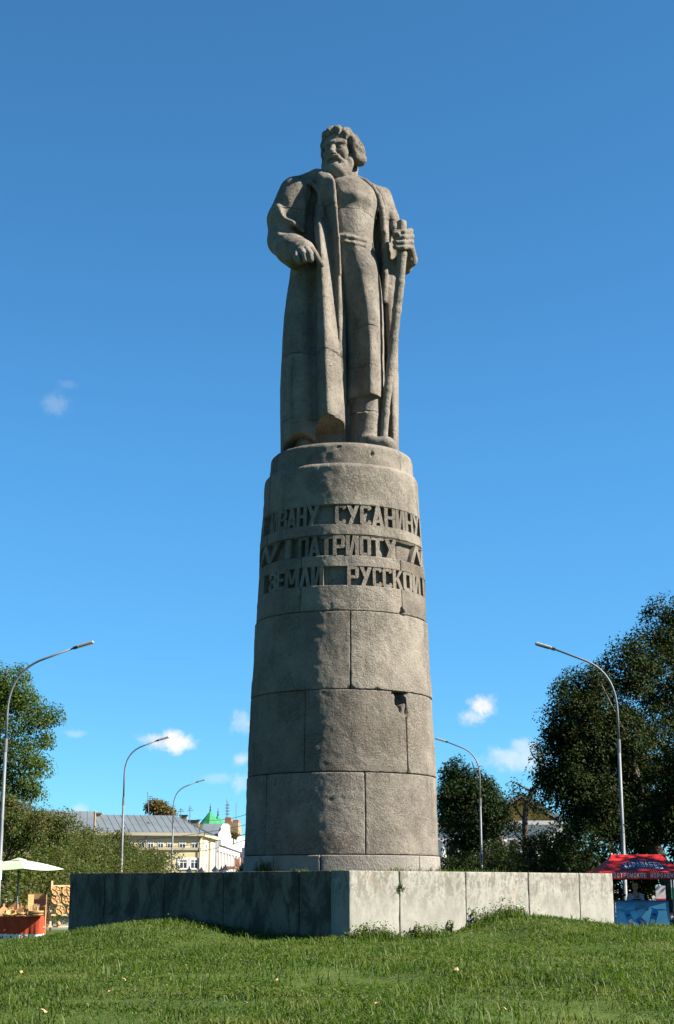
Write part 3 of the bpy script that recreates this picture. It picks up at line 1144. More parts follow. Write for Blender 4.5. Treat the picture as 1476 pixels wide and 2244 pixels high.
        for ax in range(3):
            b, d = (ax + 1) % 3, (ax + 2) % 3
            s0 = [slice(None)] * 3
            s1 = [slice(None)] * 3
            s0[ax] = slice(0, n[ax] - 1)
            s1[ax] = slice(1, n[ax])
            s0[b] = s1[b] = slice(1, n[b] - 1)
            s0[d] = s1[d] = slice(1, n[d] - 1)
            A, B = S[tuple(s0)], S[tuple(s1)]
            for flip in (False, True):
                E = (A & ~B) if not flip else (~A & B)
                e = np.argwhere(E)
                if len(e) == 0:
                    continue
                e[:, b] += 1
                e[:, d] += 1
                q = []
                for (ob, od) in ((-1, -1), (0, -1), (0, 0), (-1, 0)):
                    k = e.copy()
                    k[:, b] += ob
                    k[:, d] += od
                    q.append(vid[k[:, 0], k[:, 1], k[:, 2]])
                q = np.stack(q, -1)
                F.append(q[:, ::-1] if flip else q)
        F = np.concatenate(F)
        F = F[(F >= 0).all(1)]
        # light smoothing along the edges
        E = np.concatenate([F[:, [0, 1]], F[:, [1, 2]], F[:, [2, 3]], F[:, [3, 0]]])
        for it in range(smooth):
            s = np.zeros_like(V)
            cn = np.zeros(len(V))
            np.add.at(s, E[:, 0], V[E[:, 1]])
            np.add.at(cn, E[:, 0], 1)
            np.add.at(s, E[:, 1], V[E[:, 0]])
            np.add.at(cn, E[:, 1], 1)
            V = V * 0.5 + 0.5 * s / np.maximum(cn, 1)[:, None]
        return V, F

    def rough(self, amp, scale, seed=0, octaves=3):
        """stone surface: uneven by amp"""
        near = np.abs(self.D) < amp * 3 + 2 * self.h
        I = np.argwhere(near)
        p = I * self.h + self.lo
        self.D[near] += (amp * fbm(p[:, 0] * scale, p[:, 1] * scale, p[:, 2] * scale, octaves, seed)).astype(np.float32)
        return self


def groove(me, zs, half=0.013, depth=0.032, wav=0.012, seed=0):
    """cuts thin recessed joints round a mesh at the given heights"""
    bm = bmesh.new()
    bm.from_mesh(me)
    for i, (z, tx, ty) in enumerate(zs):
        nrm = Vector((tx, ty, 1)).normalized()
        for off in (-half, 0, half):
            g = [q for q in bm.verts if abs(q.co.z + tx * q.co.x + ty * q.co.y - z) < 0.14]
            fs = set(f for q in g for f in q.link_faces)
            es = set(e for f in fs for e in f.edges)
            bmesh.ops.bisect_plane(bm, geom=list(fs) + list(es) + g, dist=1e-5, plane_co=Vector((0, 0, z + off)), plane_no=nrm)
        bm.normal_update()
        mid = [q for q in bm.verts if abs((q.co - Vector((0, 0, z))).dot(nrm)) < 2e-4]
        for q in mid:
            n = (q.normal - nrm * q.normal.dot(nrm))
            if n.length > 0.3:
                q.co -= n.normalized() * depth * (0.75 + 0.5 * math.sin(q.co.x * 9 + q.co.y * 7 + i))
    bm.to_mesh(me)
    bm.free()

# ------------------------------------------------------------------ statue
ST_Z = 8.27                          # top of the pedestal
statue = empty("statue", (0, 0, 0), label="stone statue of a bearded man in a long coat gripping a staff", cat="statue")


TURN = 0.26 * 0.0076                 # the figure stands turned a little to the right


def zrow(row):
    return at(746, row, TY).z


def P3(px, row, dy=0.0):
    """point seen at (px, row), dy metres behind (+) or before (-) the column's axis"""
    dy += TURN * (px - 745)
    p = at(px, row, TY + dy)
    return (p.x, p.y, p.z)


def poly_at(row, pts):
    z = zrow(row)
    q = [(px, dy + TURN * (px - 745)) for (px, dy) in pts]
    return (z, [(x_at(px, z, TY + dy), TY + dy) for (px, dy) in q])


# ---- coat: outlines at several heights, from the left silhouette round the front to the right one and back
coat_levels = [
    (1012, [(614, .10), (619, -.22), (642, -.45), (668, -.50), (690, -.44), (698, -.58), (714, -.79), (728, -.77), (749, -.63), (757, -.50), (756, -.36), (757, -.28), (760, -.18), (762, -.05), (780, .12), (828, .10), (850, -.02), (856, -.20), (861, -.26), (868, -.24), (874, -.02), (869, .35), (838, .62), (775, .74), (700, .74), (645, .55), (618, .34)]),
    (940, [(614, .10), (619, -.22), (642, -.45), (668, -.50), (690, -.42), (698, -.58), (714, -.79), (728, -.77), (749, -.62), (756, -.50), (755, -.36), (757, -.28), (760, -.18), (762, -.05), (780, .12), (828, .10), (848, -.02), (855, -.20), (860, -.25), (867, -.23), (873, -.02), (868, .35), (838, .62), (775, .74), (700, .74), (645, .55), (618, .34)]),
    (850, [(614, .10), (619, -.18), (640, -.40), (665, -.46), (688, -.37), (697, -.55), (711, -.75), (724, -.73), (745, -.57), (750, -.48), (749, -.40), (753, -.40), (758, -.36), (762, -.12), (780, .10), (826, .10), (845, .0), (853, -.18), (858, -.22), (866, -.20), (873, -.02), (868, .35), (838, .60), (775, .72), (700, .72), (645, .53), (618, .33)]),
    (760, [(618, .08), (623, -.14), (641, -.32), (662, -.38), (687, -.30), (696, -.49), (708, -.67), (719, -.66), (737, -.49), (741, -.44), (743, -.46), (749, -.44), (757, -.36), (762, -.14), (780, .08), (824, .08), (842, .0), (850, -.15), (857, -.19), (865, -.17), (872, .0), (867, .34), (836, .57), (775, .68), (700, .68), (648, .50), (622, .32)]),
    (680, [(624, .08), (629, -.10), (645, -.26), (664, -.31), (689, -.26), (695, -.43), (704, -.59), (713, -.60), (730, -.45), (735, -.43), (740, -.48), (746, -.47), (753, -.36), (760, -.12), (780, .06), (822, .06), (838, .0), (846, -.12), (853, -.16), (862, -.14), (872, .02), (866, .32), (834, .52), (775, .62), (702, .62), (652, .46), (628, .30)]),
    (600, [(636, .08), (640, -.06), (652, -.20), (670, -.26), (690, -.25), (694, -.42), (700, -.57), (708, -.59), (722, -.44), (729, -.40), (738, -.50), (744, -.50), (748, -.38), (756, -.10), (780, .05), (818, .05), (835, .02), (842, -.10), (850, -.14), (860, -.12), (872, .04), (864, .30), (832, .47), (775, .55), (705, .55), (658, .42), (640, .28)]),
    (540, [(640, .10), (646, -.02), (656, -.12), (670, -.12), (686, -.12), (690, -.33), (696, -.51), (703, -.54), (716, -.40), (722, -.37), (734, -.52), (741, -.53), (744, -.40), (752, -.10), (778, .05), (812, .05), (830, .03), (838, -.08), (848, -.13), (858, -.10), (868, .05), (860, .28), (828, .43), (775, .50), (705, .50), (660, .40), (644, .28)]),
    (480, [(634, .12), (642, .0), (656, -.10), (668, -.03), (683, .0), (688, -.10), (692, -.28), (699, -.36), (708, -.31), (716, -.40), (728, -.53), (736, -.56), (738, -.44), (745, -.10), (775, .05), (812, .04), (826, .0), (834, -.14), (844, -.18), (854, -.10), (862, .06), (855, .28), (826, .42), (775, .48), (700, .48), (656, .40), (638, .28)]),
    (430, [(626, .14), (636, .03), (650, .0), (664, .02), (678, .02), (688, -.02), (695, -.12), (700, -.34), (706, -.42), (714, -.48), (725, -.55), (732, -.57), (734, -.45), (742, -.05), (775, .08), (808, .05), (824, -.04), (833, -.16), (842, -.16), (849, -.08), (855, .08), (848, .28), (820, .40), (775, .45), (700, .45), (652, .38), (630, .28)]),
    (402, [(632, .16), (640, .08), (654, .0), (664, .02), (672, .0), (679, -.04), (686, -.14), (694, -.28), (702, -.33), (710, -.35), (717, -.36), (722, -.34), (728, -.22), (740, -.02), (775, .10), (795, .08), (808, .0), (816, -.10), (826, -.08), (834, .0), (838, .12), (830, .26), (806, .36), (775, .40), (704, .40), (658, .36), (636, .28)]),
    (386, [(655, .16), (660, .12), (666, .06), (672, .0), (678, -.06), (684, -.12), (690, -.18), (697, -.18), (704, -.18), (709, -.16), (713, -.12), (718, -.08), (726, -.02), (740, .04), (770, .14), (780, .12), (786, .06), (792, .02), (798, .02), (803, .08), (806, .14), (800, .24), (788, .30), (765, .34), (708, .34), (670, .32), (658, .26)]),
]
coat = SDF((-1.25, TY - 1.15, 8.2), (1.35, TY + 1.1, 13.5), 0.0165)
coat.loft([poly_at(r, p) for r, p in coat_levels], k=0.0)
# hollow under the hem on the left and under the long front fold
coat.ell(P3(660, 998, -.42), (.32, .50, .34), k=0.03, op='cut')
coat.half(P3(727, 921, -.62), (0.10, -0.25, -1), k=0.012, region=(P3(693, 1012, -1.1), P3(772, 880, -.30)))
# sleeve on the left: shoulder, wide forearm sleeve with a hanging cuff
coat.cone(P3(648, 424, .10), P3(622, 482, .08), .285, .275, k=.10)
coat.cone(P3(622, 482, .08), P3(619, 528, .05), .275, .245, k=.06)
coat.chain([P3(619, 528, .05), P3(638, 545, -.22), P3(662, 551, -.46)], [.245, .255, .205], k=.06)
coat.ell(P3(646, 568, -.28), (.17, .24, .16), k=.06)
coat.chain([P3(648, 538, -.60), P3(664, 531, -.62), P3(680, 536, -.58), P3(689, 548, -.50)], [.03, .032, .03, .025], k=.03)
coat.chain([P3(611, 452, -.12), P3(622, 468, -.215), P3(642, 486, -.25), P3(664, 507, -.23)], [.04, .06, .06, .035], k=.05)
coat.chain([P3(616, 436, -.18), P3(632, 462, -.30), P3(652, 478, -.30)], [.06, .09, .06], k=.08, op='cut')
coat.chain([P3(600, 474, -.18), P3(624, 500, -.30), P3(650, 516, -.30)], [.05, .075, .05], k=.08, op='cut')
coat.chain([P3(656, 410, -.06), P3(661, 450, -.12), P3(660, 500, -.14)], [.04, .06, .06], k=.09)
coat.chain([P3(678, 425, -.16), P3(680, 470, -.17), P3(682, 515, -.26)], [.06, .075, .06], k=.02, op='cut')
# cuff opening
coat.ell(P3(668, 566, -.72), (.17, .17, .11), k=.02, op='cut')
# lapel on the left shoulder
coat.chain([P3(669, 388, .02), P3(679, 398, -.10), P3(691, 409, -.215), P3(700, 425, -.32), P3(705, 450, -.36), P3(710, 475, -.37)], [.03, .035, .035, .03, .025, .02], k=.05)
coat.chain([P3(672, 408, -.10), P3(682, 420, -.16), P3(690, 436, -.24), P3(694, 460, -.28)], [.03, .05, .05, .04], k=.02, op='cut')
coat.chain([P3(712, 388, -.04), P3(721, 397, -.24), P3(730, 418, -.53), P3(735, 455, -.58), P3(741, 520, -.555), P3(745, 600, -.50)], [.03, .035, .035, .03, .025, .02], k=.03)
# collar rolled round the neck and down the right side
coat.chain([P3(706, 384, -.10), P3(712, 374, .12), P3(735, 372, .26), P3(765, 378, .24), P3(783, 391, .06), P3(800, 398, -.07), P3(816, 411, -.16), P3(829, 430, -.22), P3(836, 455, -.25), P3(839, 480, -.24), P3(840, 506, -.22)], [.06, .07, .08, .07, .055, .05, .05, .05, .05, .048, .045], k=.025)
# right shoulder and sleeve: upper arm hangs to the elbow, forearm comes forward to the staff
coat.cone(P3(836, 432, .10), P3(850, 480, .10), .17, .17, k=.10)
coat.cone(P3(850, 480, .10), P3(880, 575, .08), .17, .165, k=.08)
coat.cone(P3(884, 583, .06), P3(893, 562, -.16), .15, .125, k=.06)
coat.chain([P3(858, 470, -.10), P3(864, 500, -.16), P3(868, 516, -.18)], [.04, .045, .03], k=.05)
coat.chain([P3(843, 505, -.16), P3(845, 545, -.18), P3(843, 600, -.16), P3(842, 660, -.15)], [.06, .065, .05, .04], k=.05)
coat.chain([P3(862, 520, -.20), P3(860, 560, -.18), P3(857, 620, -.16)], [.05, .07, .04], k=.04, op='cut')
coat.chain([P3(856, 700, -.24), P3(853, 800, -.28), P3(850, 900, -.30), P3(849, 980, -.30)], [.03, .035, .03, .03], k=.03, op='cut')
# soft vertical folds
coat.chain([P3(693, 478, -.24), P3(698, 530, -.44), P3(703, 590, -.52), P3(708, 650, -.54), P3(713, 720, -.59), P3(717, 800, -.65), P3(721, 900, -.72)], [.03, .045, .05, .055, .055, .055, .055], k=.06)
coat.chain([P3(630, 660, -.16), P3(625, 760, -.24), P3(622, 880, -.30)], [.02, .03, .03], k=.06, op='cut')
coat.chain([P3(736, 610, -.54), P3(740, 700, -.52), P3(746, 800, -.50)], [.015, .02, .02], k=.03, op='cut')
coat.rough(.006, 3.4, 41, 4)
coat.box((-2, TY - 2, 8.0), (2, TY + 2, ST_Z), k=0.0, op='cut')
V, F = coat.surface(1)
me = mesh_np("coat", V, F)
JOINTS = [(zrow(r), 0.0, ty) for r, ty in ((478, 0.0), (652, 0.05), (797, 0.0), (882, 0.02))]
groove(me, JOINTS)
link("coat", me, M_statue, statue, True)

# ---- the man: shirt with its skirt, boots, neck, head and hands in one piece
body_levels = [
    (886, [(757, -.10), (763, -.28), (779, -.38), (797, -.52), (812, -.62), (827, -.56), (838, -.38), (845, -.15), (845, .15), (825, .36), (790, .40), (762, .25)]),
    (800, [(758, -.10), (763, -.26), (779, -.36), (797, -.51), (812, -.62), (826, -.54), (836, -.34), (842, -.12), (842, .15), (822, .36), (790, .40), (760, .25)]),
    (740, [(756, -.12), (762, -.28), (778, -.37), (795, -.52), (809, -.63), (825, -.53), (835, -.33), (841, -.10), (840, .15), (820, .36), (788, .40), (756, .25)]),
    (680, [(750, -.20), (760, -.36), (774, -.44), (790, -.54), (804, -.61), (822, -.50), (834, -.32), (840, -.08), (838, .15), (818, .36), (784, .40), (748, .25)]),
    (620, [(742, -.25), (755, -.43), (768, -.48), (784, -.57), (800, -.58), (818, -.48), (830, -.30), (835, -.06), (832, .15), (812, .36), (778, .38), (740, .2)]),
    (560, [(728, -.25), (746, -.46), (763, -.52), (780, -.56), (796, -.54), (812, -.44), (821, -.26), (824, -.04), (820, .15), (800, .32), (770, .34), (728, .2)]),
    (535, [(722, -.25), (742, -.46), (760, -.53), (778, -.56), (794, -.53), (808, -.42), (816, -.24), (818, -.02), (815, .15), (795, .30), (765, .32), (722, .2)]),
    (490, [(718, -.25), (738, -.48), (757, -.54), (776, -.57), (794, -.53), (809, -.42), (819, -.24), (822, -.02), (818, .15), (795, .30), (765, .32), (718, .2)]),
    (450, [(716, -.25), (735, -.48), (756, -.58), (777, -.61), (797, -.57), (814, -.45), (826, -.26), (830, -.04), (822, .15), (796, .30), (762, .32), (714, .2)]),
    (420, [(720, -.25), (735, -.42), (755, -.50), (775, -.52), (793, -.48), (808, -.37), (818, -.22), (822, -.04), (814, .15), (790, .28), (760, .30), (716, .2)]),
    (398, [(725, -.15), (736, -.24), (752, -.29), (768, -.30), (781, -.28), (790, -.21), (797, -.12), (800, -.02), (794, .12), (776, .22), (756, .24), (722, .15)]),
]
body = SDF((-0.85, TY - 1.3, 8.2), (1.45, TY + 0.65, 14.3), 0.0150)
body.loft([poly_at(r, p) for r, p in body_levels], k=0.0, m=4)
# edge under the breast, belt folds, pulls in the shirt
body.chain([P3(745, 438, -.66), P3(775, 446, -.68), P3(805, 458, -.60), P3(822, 472, -.42)], [.03, .045, .045, .03], k=.07, op='cut')
body.chain([P3(752, 424, -.50), P3(778, 430, -.545), P3(806, 440, -.465)], [.05, .06, .05], k=.10)
body.chain([P3(738, 517, -.44), P3(758, 518, -.525), P3(775, 521, -.55), P3(798, 527, -.49), P3(813, 533, -.32)], [.035, .036, .036, .036, .03], k=.03)
body.chain([P3(738, 528, -.44), P3(758, 529, -.525), P3(775, 532, -.55), P3(798, 538, -.49), P3(813, 543, -.32)], [.035, .034, .034, .034, .03], k=.025)
for r0, r1, r2 in ((510, 513, 520), (521, 525, 532), (533, 536, 543)):
    body.chain([P3(740, r0, -.50), P3(760, r1 - 1, -.575), P3(778, r1 + 1, -.59), P3(800, r2, -.52)], [.012, .016, .016, .010], k=.02, op='cut')
body.chain([P3(764, 560, -.55), P3(762, 640, -.49), P3(760, 700, -.44)], [.016, .022, .016], k=.04, op='cut')
body.ell(P3(812, 690, -.50), (.10, .12, .36), k=.10)
body.ell(P3(800, 590, -.40), (.17, .20, .22), k=.12)
# hem of the shirt, hollow underneath
ZH = at(800, 864, TY - .45).z
body.box((-.2, TY - 1.2, 8.0), (1.0, TY + .4, ZH), k=.008, op='cut')
body.ell((x_at(800, ZH, TY - .05), TY - .02, ZH - .10), (.26, .33, .22), k=.01, op='cut')
# front leg in its boot
body.cone(P3(805, 840, -.27), P3(806, 915, -.30), .200, .195, k=.02)
body.cone(P3(806, 915, -.30), P3(803, 968, -.30), .195, .20, k=.03)
body.cone(P3(783, 840, -.08), P3(783, 970, -.10), .17, .17, k=.16)
body.chain([P3(780, 906, -.46), P3(800, 903, -.50), P3(822, 906, -.40)], [.012, .014, .012], k=.02)
body.cone(P3(800, 972, -.34), P3(829, 978, -.62), .17, .135, k=.05)
body.ell(P3(845, 978, -.60), (.17, .22, .15), k=.05)
body.ell(P3(812, 963, -.50), (.11, .10, .06), k=.03)
# the other boot under the coat
body.cone(P3(668, 935, -.10), P3(668, 985, -.18), .17, .16, k=.02)
body.ell(P3(662, 998, -.40), (.15, .28, .11), k=.05)
# calf linking into the dark gap behind
body.cone(P3(762, 868, -.05), P3(764, 975, -.05), .12, .12, k=.02)
# neck
body.cone(P3(752, 404, .02), P3(746, 366, .02), .24, .215, k=.06)
body.chain([P3(728, 372, -.05), P3(748, 398, -.25)], [.08, .06], k=.05)
body.chain([P3(776, 372, -.02), P3(770, 400, -.22)], [.07, .06], k=.05)

# head frame: turned to the left of the picture and a little raised
HC = np.array(P3(742, 334, -.12))
yaw, pit = R_(20), R_(-2)
ax_out = np.array([-math.sin(yaw) * math.cos(pit), -math.cos(yaw) * math.cos(pit), math.sin(pit)])
ax_rt = np.array([math.cos(yaw), -math.sin(yaw), 0])
ax_up = np.cross(ax_out, -ax_rt) * -1
if ax_up[2] < 0:
    ax_up = -ax_up
HM = np.array([ax_rt, ax_out, ax_up])


def H(u, v, w_):
    """head space: u to the right of the picture, v out of the face, w up"""
    return tuple(HC + ax_rt * u + ax_out * v + ax_up * w_)


def head_shapes(s):
    s.ell(H(0, -.04, .09), (.24, .30, .31), k=.02, M=HM)
    s.ell(H(0, .045, -.19), (.195, .225, .31), k=.09, M=HM)
    s.ell(H(0, .185, .15), (.185, .09, .11), k=.09, M=HM)
    for q in (-1, 1):
        s.ell(H(q * .135, .175, -.105), (.075, .068, .075), k=.08, M=HM)
        s.cone(H(q * .168, .195, .070), H(q * .03, .278, .050), .044, .046, k=.03)
        s.ell(H(q * .098, .285, -.012), (.078, .075, .050), k=.02, op='cut', M=HM)
        s.ell(H(q * .098, .208, -.016), (.056, .050, .042), k=.006, M=HM)
        s.cone(H(q * .158, .198, .006), H(q * .045, .246, .024), .019, .019, k=.010)
        s.cone(H(q * .150, .196, -.050), H(q * .050, .240, -.052), .015, .015, k=.012)
        s.ell(H(q * .048, .305, -.158), (.034, .045, .030), k=.02, M=HM)
        s.cone(H(q * .062, .29, -.13), H(q * .14, .20, -.24), .015, .02, k=.03, op='cut')
        s.ell(H(q * .238, -.02, -.08), (.035, .07, .10), k=.02, M=HM)
    s.cone(H(0, .245, .05), H(0, .350, -.135), .034, .052, k=.02)
    s.ell(H(0, .345, -.148), (.046, .045, .034), k=.02, M=HM)


head_shapes(body)
# left hand of the picture: palm down, three fingers bent, the forefinger pointing
body.cone(P3(654, 553, -.46), P3(664, 555, -.62), .13, .12, k=.03)
body.ell(P3(668, 552, -.68), (.150, .13, .075), k=.04)
for (k0, k1, k2, r) in [((651, 555, -.74), (650, 563, -.94), (654, 573, -.94), .046), ((661, 548, -.78), (665, 556, -1.00), (669, 571, -1.01), .050), ((672, 545, -.80), (678, 554, -1.03), (682, 570, -1.04), .052),
                        ((684, 546, -.80), (691, 556, -1.02), (696, 566, -1.06), .050)]:
    body.chain([P3(*k0), P3(*k1), P3(*k2)], [r, r, r * .9], k=.004)
body.chain([P3(695, 565, -1.05), P3(705, 581, -1.12)], [.047, .038], k=.006)
body.chain([P3(648, 564, -.66), P3(656, 576, -.80)], [.050, .038], k=.015)
# the other hand: fist round the staff
body.cone(P3(896, 545, -.30), P3(899, 570, -.10), .095, .12, k=.03)
body.ell(P3(894, 524, -.36), (.085, .12, .19), k=.04)
for i, (r0, e, rr) in enumerate([(506, -1, .045), (517.5, 1, .047), (529, 0, .045), (539.5, -3, .041)]):
    body.chain([P3(901 + e, r0, -.34), P3(899 + e, r0 + 1.5, -.53), P3(884, r0 + 3, -.625), P3(869, r0 + 3, -.60), P3(864, r0 + 2, -.50)], [rr, rr, rr, rr * .95, rr * .8], k=.012)
body.chain([P3(884, 510, -.36), P3(868, 508, -.46), P3(864, 514, -.60), P3(872, 513, -.66)], [.06, .05, .045, .04], k=.02)
body.rough(.006, 3.4, 51, 4)
body.box((-2, TY - 2, 8.0), (2, TY + 2, ST_Z), k=0.0, op='cut')
V, F = body.surface(1)
me = mesh_np("body", V, F)
groove(me, [(zrow(486), 0, 0), (zrow(646), 0, .03), (zrow(816) - .03, 0, 0), (zrow(915), 0, 0)])
link("body", me, M_statue, statue, True)

# ---- hair and beard
hair = SDF(tuple(HC - np.array([.62, .62, .55])), tuple(HC + np.array([.66, .6, .62])), 0.0115)
hair.ell(H(0, -.07, .085), (.27, .315, .345), k=.02, M=HM)
hair.ell(H(0, -.18, -.06), (.255, .20, .26), k=.06, M=HM)
# wavy locks falling to the jaw on both sides
hair.chain([H(.17, .08, .31), H(.255, .05, .16), H(.285, .02, .0), H(.30, .0, -.15)], [.075, .085, .095, .085], k=.05)
hair.chain([H(.22, -.12, .24), H(.285, -.13, .06), H(.325, -.11, -.13)], [.10, .115, .125], k=.05)
hair.chain([H(-.17, .12, .29), H(-.225, .09, .12), H(-.235, .06, -.04), H(-.235, .03, -.20)], [.065, .06, .055, .055], k=.05)
hair.chain([H(-.19, -.1, .2), H(-.22, -.12, 0), H(-.225, -.1, -.2)], [.10, .09, .07], k=.05)
# face opening, scooped in under the hair by the ear
hair.ell(H(0, .41, -.14), (.205, .36, .345), k=.015, op='cut', M=HM)
hair.ell(H(.215, .20, -.10), (.075, .16, .20), k=.02, op='cut', M=HM)
hair.ell(H(-.20, .22, -.10), (.045, .13, .20), k=.02, op='cut', M=HM)
hair.box((HC[0] - 1, HC[1] - 1, HC[2] - 1), (HC[0] + 1, HC[1] + 1, HC[2] - .31), k=.03, op='cut')
# soft waves down the right side
hair.chain([H(.33, .08, .20), H(.40, .02, .11), H(.42, -.10, .08)], [.02, .03, .02], k=.07, op='cut')
hair.chain([H(.36, .10, -.02), H(.42, .02, -.06), H(.45, -.10, -.06)], [.02, .03, .02], k=.07, op='cut')
# fringe in separate wedge shaped locks
hair.chain([H(-.17, .14, .275), H(-.05, .215, .30), H(.07, .22, .30), H(.18, .13, .275)], [.06, .06, .06, .06], k=.08)
for (a, b, c, r) in [((-.12, .16, .29), (-.155, .22, .25), (-.18, .23, .165), .060), ((-.06, .18, .30), (-.075, .255, .27), (-.095, .28, .205), .060),
                     ((.09, .18, .30), (.10, .25, .265), (.085, .27, .205), .050), ((.15, .12, .28), (.185, .19, .225), (.19, .20, .12), .055)]:
    hair.chain([H(*a), H(*b), H(*c)], [r, r, r * .5], k=.03)
hair.chain([H(.01, .22, .41), H(.005, .305, .335), H(.0, .31, .27)], [.008, .016, .020], k=.02, op='cut')
hair.chain([H(.135, .14, .40), H(.145, .25, .31), H(.14, .27, .22)], [.012, .022, .02], k=.03, op='cut')
hair.rough(.007, 5.5, 61, 3)
V, F = hair.surface(1)
link("hair", mesh_np("hair", V, F), M_statue, statue, True)

beard = SDF(tuple(HC - np.array([.5, .62, .85])), tuple(HC + np.array([.5, .45, .05])), 0.0115)
beard.ell(H(0, .13, -.455), (.225, .235, .235), k=.02, M=HM)
beard.chain([H(.215, .03, -.09), H(.205, .06, -.24), H(.165, .10, -.42)], [.05, .075, .09], k=.05)
beard.chain([H(-.205, .04, -.09), H(-.20, .07, -.24), H(-.165, .10, -.42)], [.05, .075, .09], k=.05)
beard.ell(H(0, .125, -.38), (.20, .20, .18), k=.05, M=HM)
beard.ell(H(0, .32, -.262), (.11, .09, .045), k=.03, op='cut', M=HM)
beard.cone(H(-.13, .18, -.30), H(.13, .18, -.30), .07, .07, k=.04)
beard.ell(H(0, .245, -.285), (.085, .06, .040), k=.012, M=HM)
for q in (-1, 1):
    beard.chain([H(0, .310, -.200), H(q * .075, .290, -.215), H(q * .13, .235, -.275), H(q * .165, .19, -.38)], [.034, .044, .044, .022], k=.02)
# flat carved planes on the beard
beard.half(H(0, .25, -.60), HM[1] * .7 + HM[2] * -.7, k=.08)
beard.chain([H(-.10, .27, -.335), H(0, .30, -.33), H(.10, .27, -.335)], [.014, .020, .014], k=.03, op='cut')
beard.chain([H(.10, .29, -.33), H(.155, .22, -.42), H(.15, .16, -.55)], [.010, .016, .012], k=.03, op='cut')
beard.rough(.007, 6.5, 71, 3)
V, F = beard.surface(1)
link("beard", mesh_np("beard", V, F), M_statue, statue, True)

# ---- staff
staff = SDF((0.5, TY - .95, 8.2), (1.35, TY + .25, 12.95), 0.0165)
spts = [(880, 487, -.50), (880, 560, -.48), (876, 620, -.46), (869, 680, -.44), (862, 745, -.42), (856, 800, -.42), (849, 855, -.44), (844, 905, -.45), (840, 965, -.46)]
staff.chain([P3(*q) for q in spts], [.083, .081, .078, .076, .073, .070, .067, .064, .062], k=.03)
staff.half(P3(880, 485, -.5), (.02, 0.12, 1), k=.004, region=((0.5, TY - .95, 12.2), (1.35, TY + .25, 12.95)))
staff.rough(.005, 6.0, 81, 3)
V, F = staff.surface(0)
me = mesh_np("staff", V, F)
groove(me, [(zrow(660) - .05, 0, 0), (zrow(835), 0, 0)])
link("staff", me, M_statue, statue, True)

# ------------------------------------------------------------------ grass and weeds
def in_plinth(x, y, m=0.0):
    dx, dy = x - PL_C[0], y - PL_C[1]
    a, b = dx * DR[0] + dy * DR[1], dx * DL[0] + dy * DL[1]
    return (a > -m) & (b > -m) & (a < PL_R + m) & (b < PL_L + m)


def blades(x, y, z, h, wd, lean, seed=0):
    """one bent blade at every point: base, middle, tip"""
    g = np.random.default_rng(seed)
    n = len(x)
    az = g.uniform(0, 2 * np.pi, n)
    face = az + np.pi / 2 + g.normal(0, .4, n)
    l = lean * g.uniform(.3, 1.4, n)
    dx, dy = np.cos(az), np.sin(az)
    wx, wy = np.cos(face) * wd * .5, np.sin(face) * wd * .5
    b = np.stack([x, y, z - .01], -1)
    m = b + np.stack([dx * h * l * .30, dy * h * l * .30, h * (.62 - .08 * l)], -1)
    t = b + np.stack([dx * h * l * .95, dy * h * l * .95, h * (1.0 - .32 * l)], -1)
    W = np.stack([wx, wy, 0 * wx], -1)
    V = np.stack([b - W, b + W, m + W * .8, m - W * .8, t], 1).reshape(-1, 3)
    i = np.arange(n) * 5
    T = np.concatenate([np.stack([i, i + 1, i + 2], -1), np.stack([i, i + 2, i + 3], -1), np.stack([i + 3, i + 2, i + 4], -1)])
    return V, T


def leaflets(x, y, z, size, seed=0, tilt=0.7):
    """small broad leaves held roughly level"""
    g = np.random.default_rng(seed)
    n = len(x)
    az = g.uniform(0, 2 * np.pi, n)
    d = np.stack([np.cos(az), np.sin(az), g.normal(0.1, .35, n)], -1)
    s = np.stack([-np.sin(az), np.cos(az), g.normal(0, tilt * .5, n)], -1)
    c = np.stack([x, y, z], -1)
    sz = (size * g.uniform(.6, 1.3, n))[:, None]
    V = np.stack([c, c + d * sz * .5 + s * sz * .38, c + d * sz, c + d * sz * .5 - s * sz * .38], 1).reshape(-1, 3)
    i = np.arange(n) * 4
    return V, np.concatenate([np.stack([i, i + 1, i + 2], -1), np.stack([i, i + 2, i + 3], -1)])


def join_sets(name, sets, mat):
    Vs, Fs, o = [], [], 0
    for V, F in sets:
        Vs.append(V)
        Fs.append(F + o)
        o += len(V)
    return mesh_np(name, np.concatenate(Vs), np.concatenate(Fs))


def lawn_points(n, y0, y1, power, seed, margin=1.7):
    g = np.random.default_rng(seed)
    u = g.uniform(0, 1, n)
    y = (y0 ** power + u * (y1 ** power - y0 ** power)) ** (1 / power)
    x = g.uniform(-1, 1, n) * (0.232 * y + margin)
    ok = ~in_plinth(x, y, -0.02) & ~((y > 23.5) & (np.abs(x) < 3.9))
    return x[ok], y[ok]


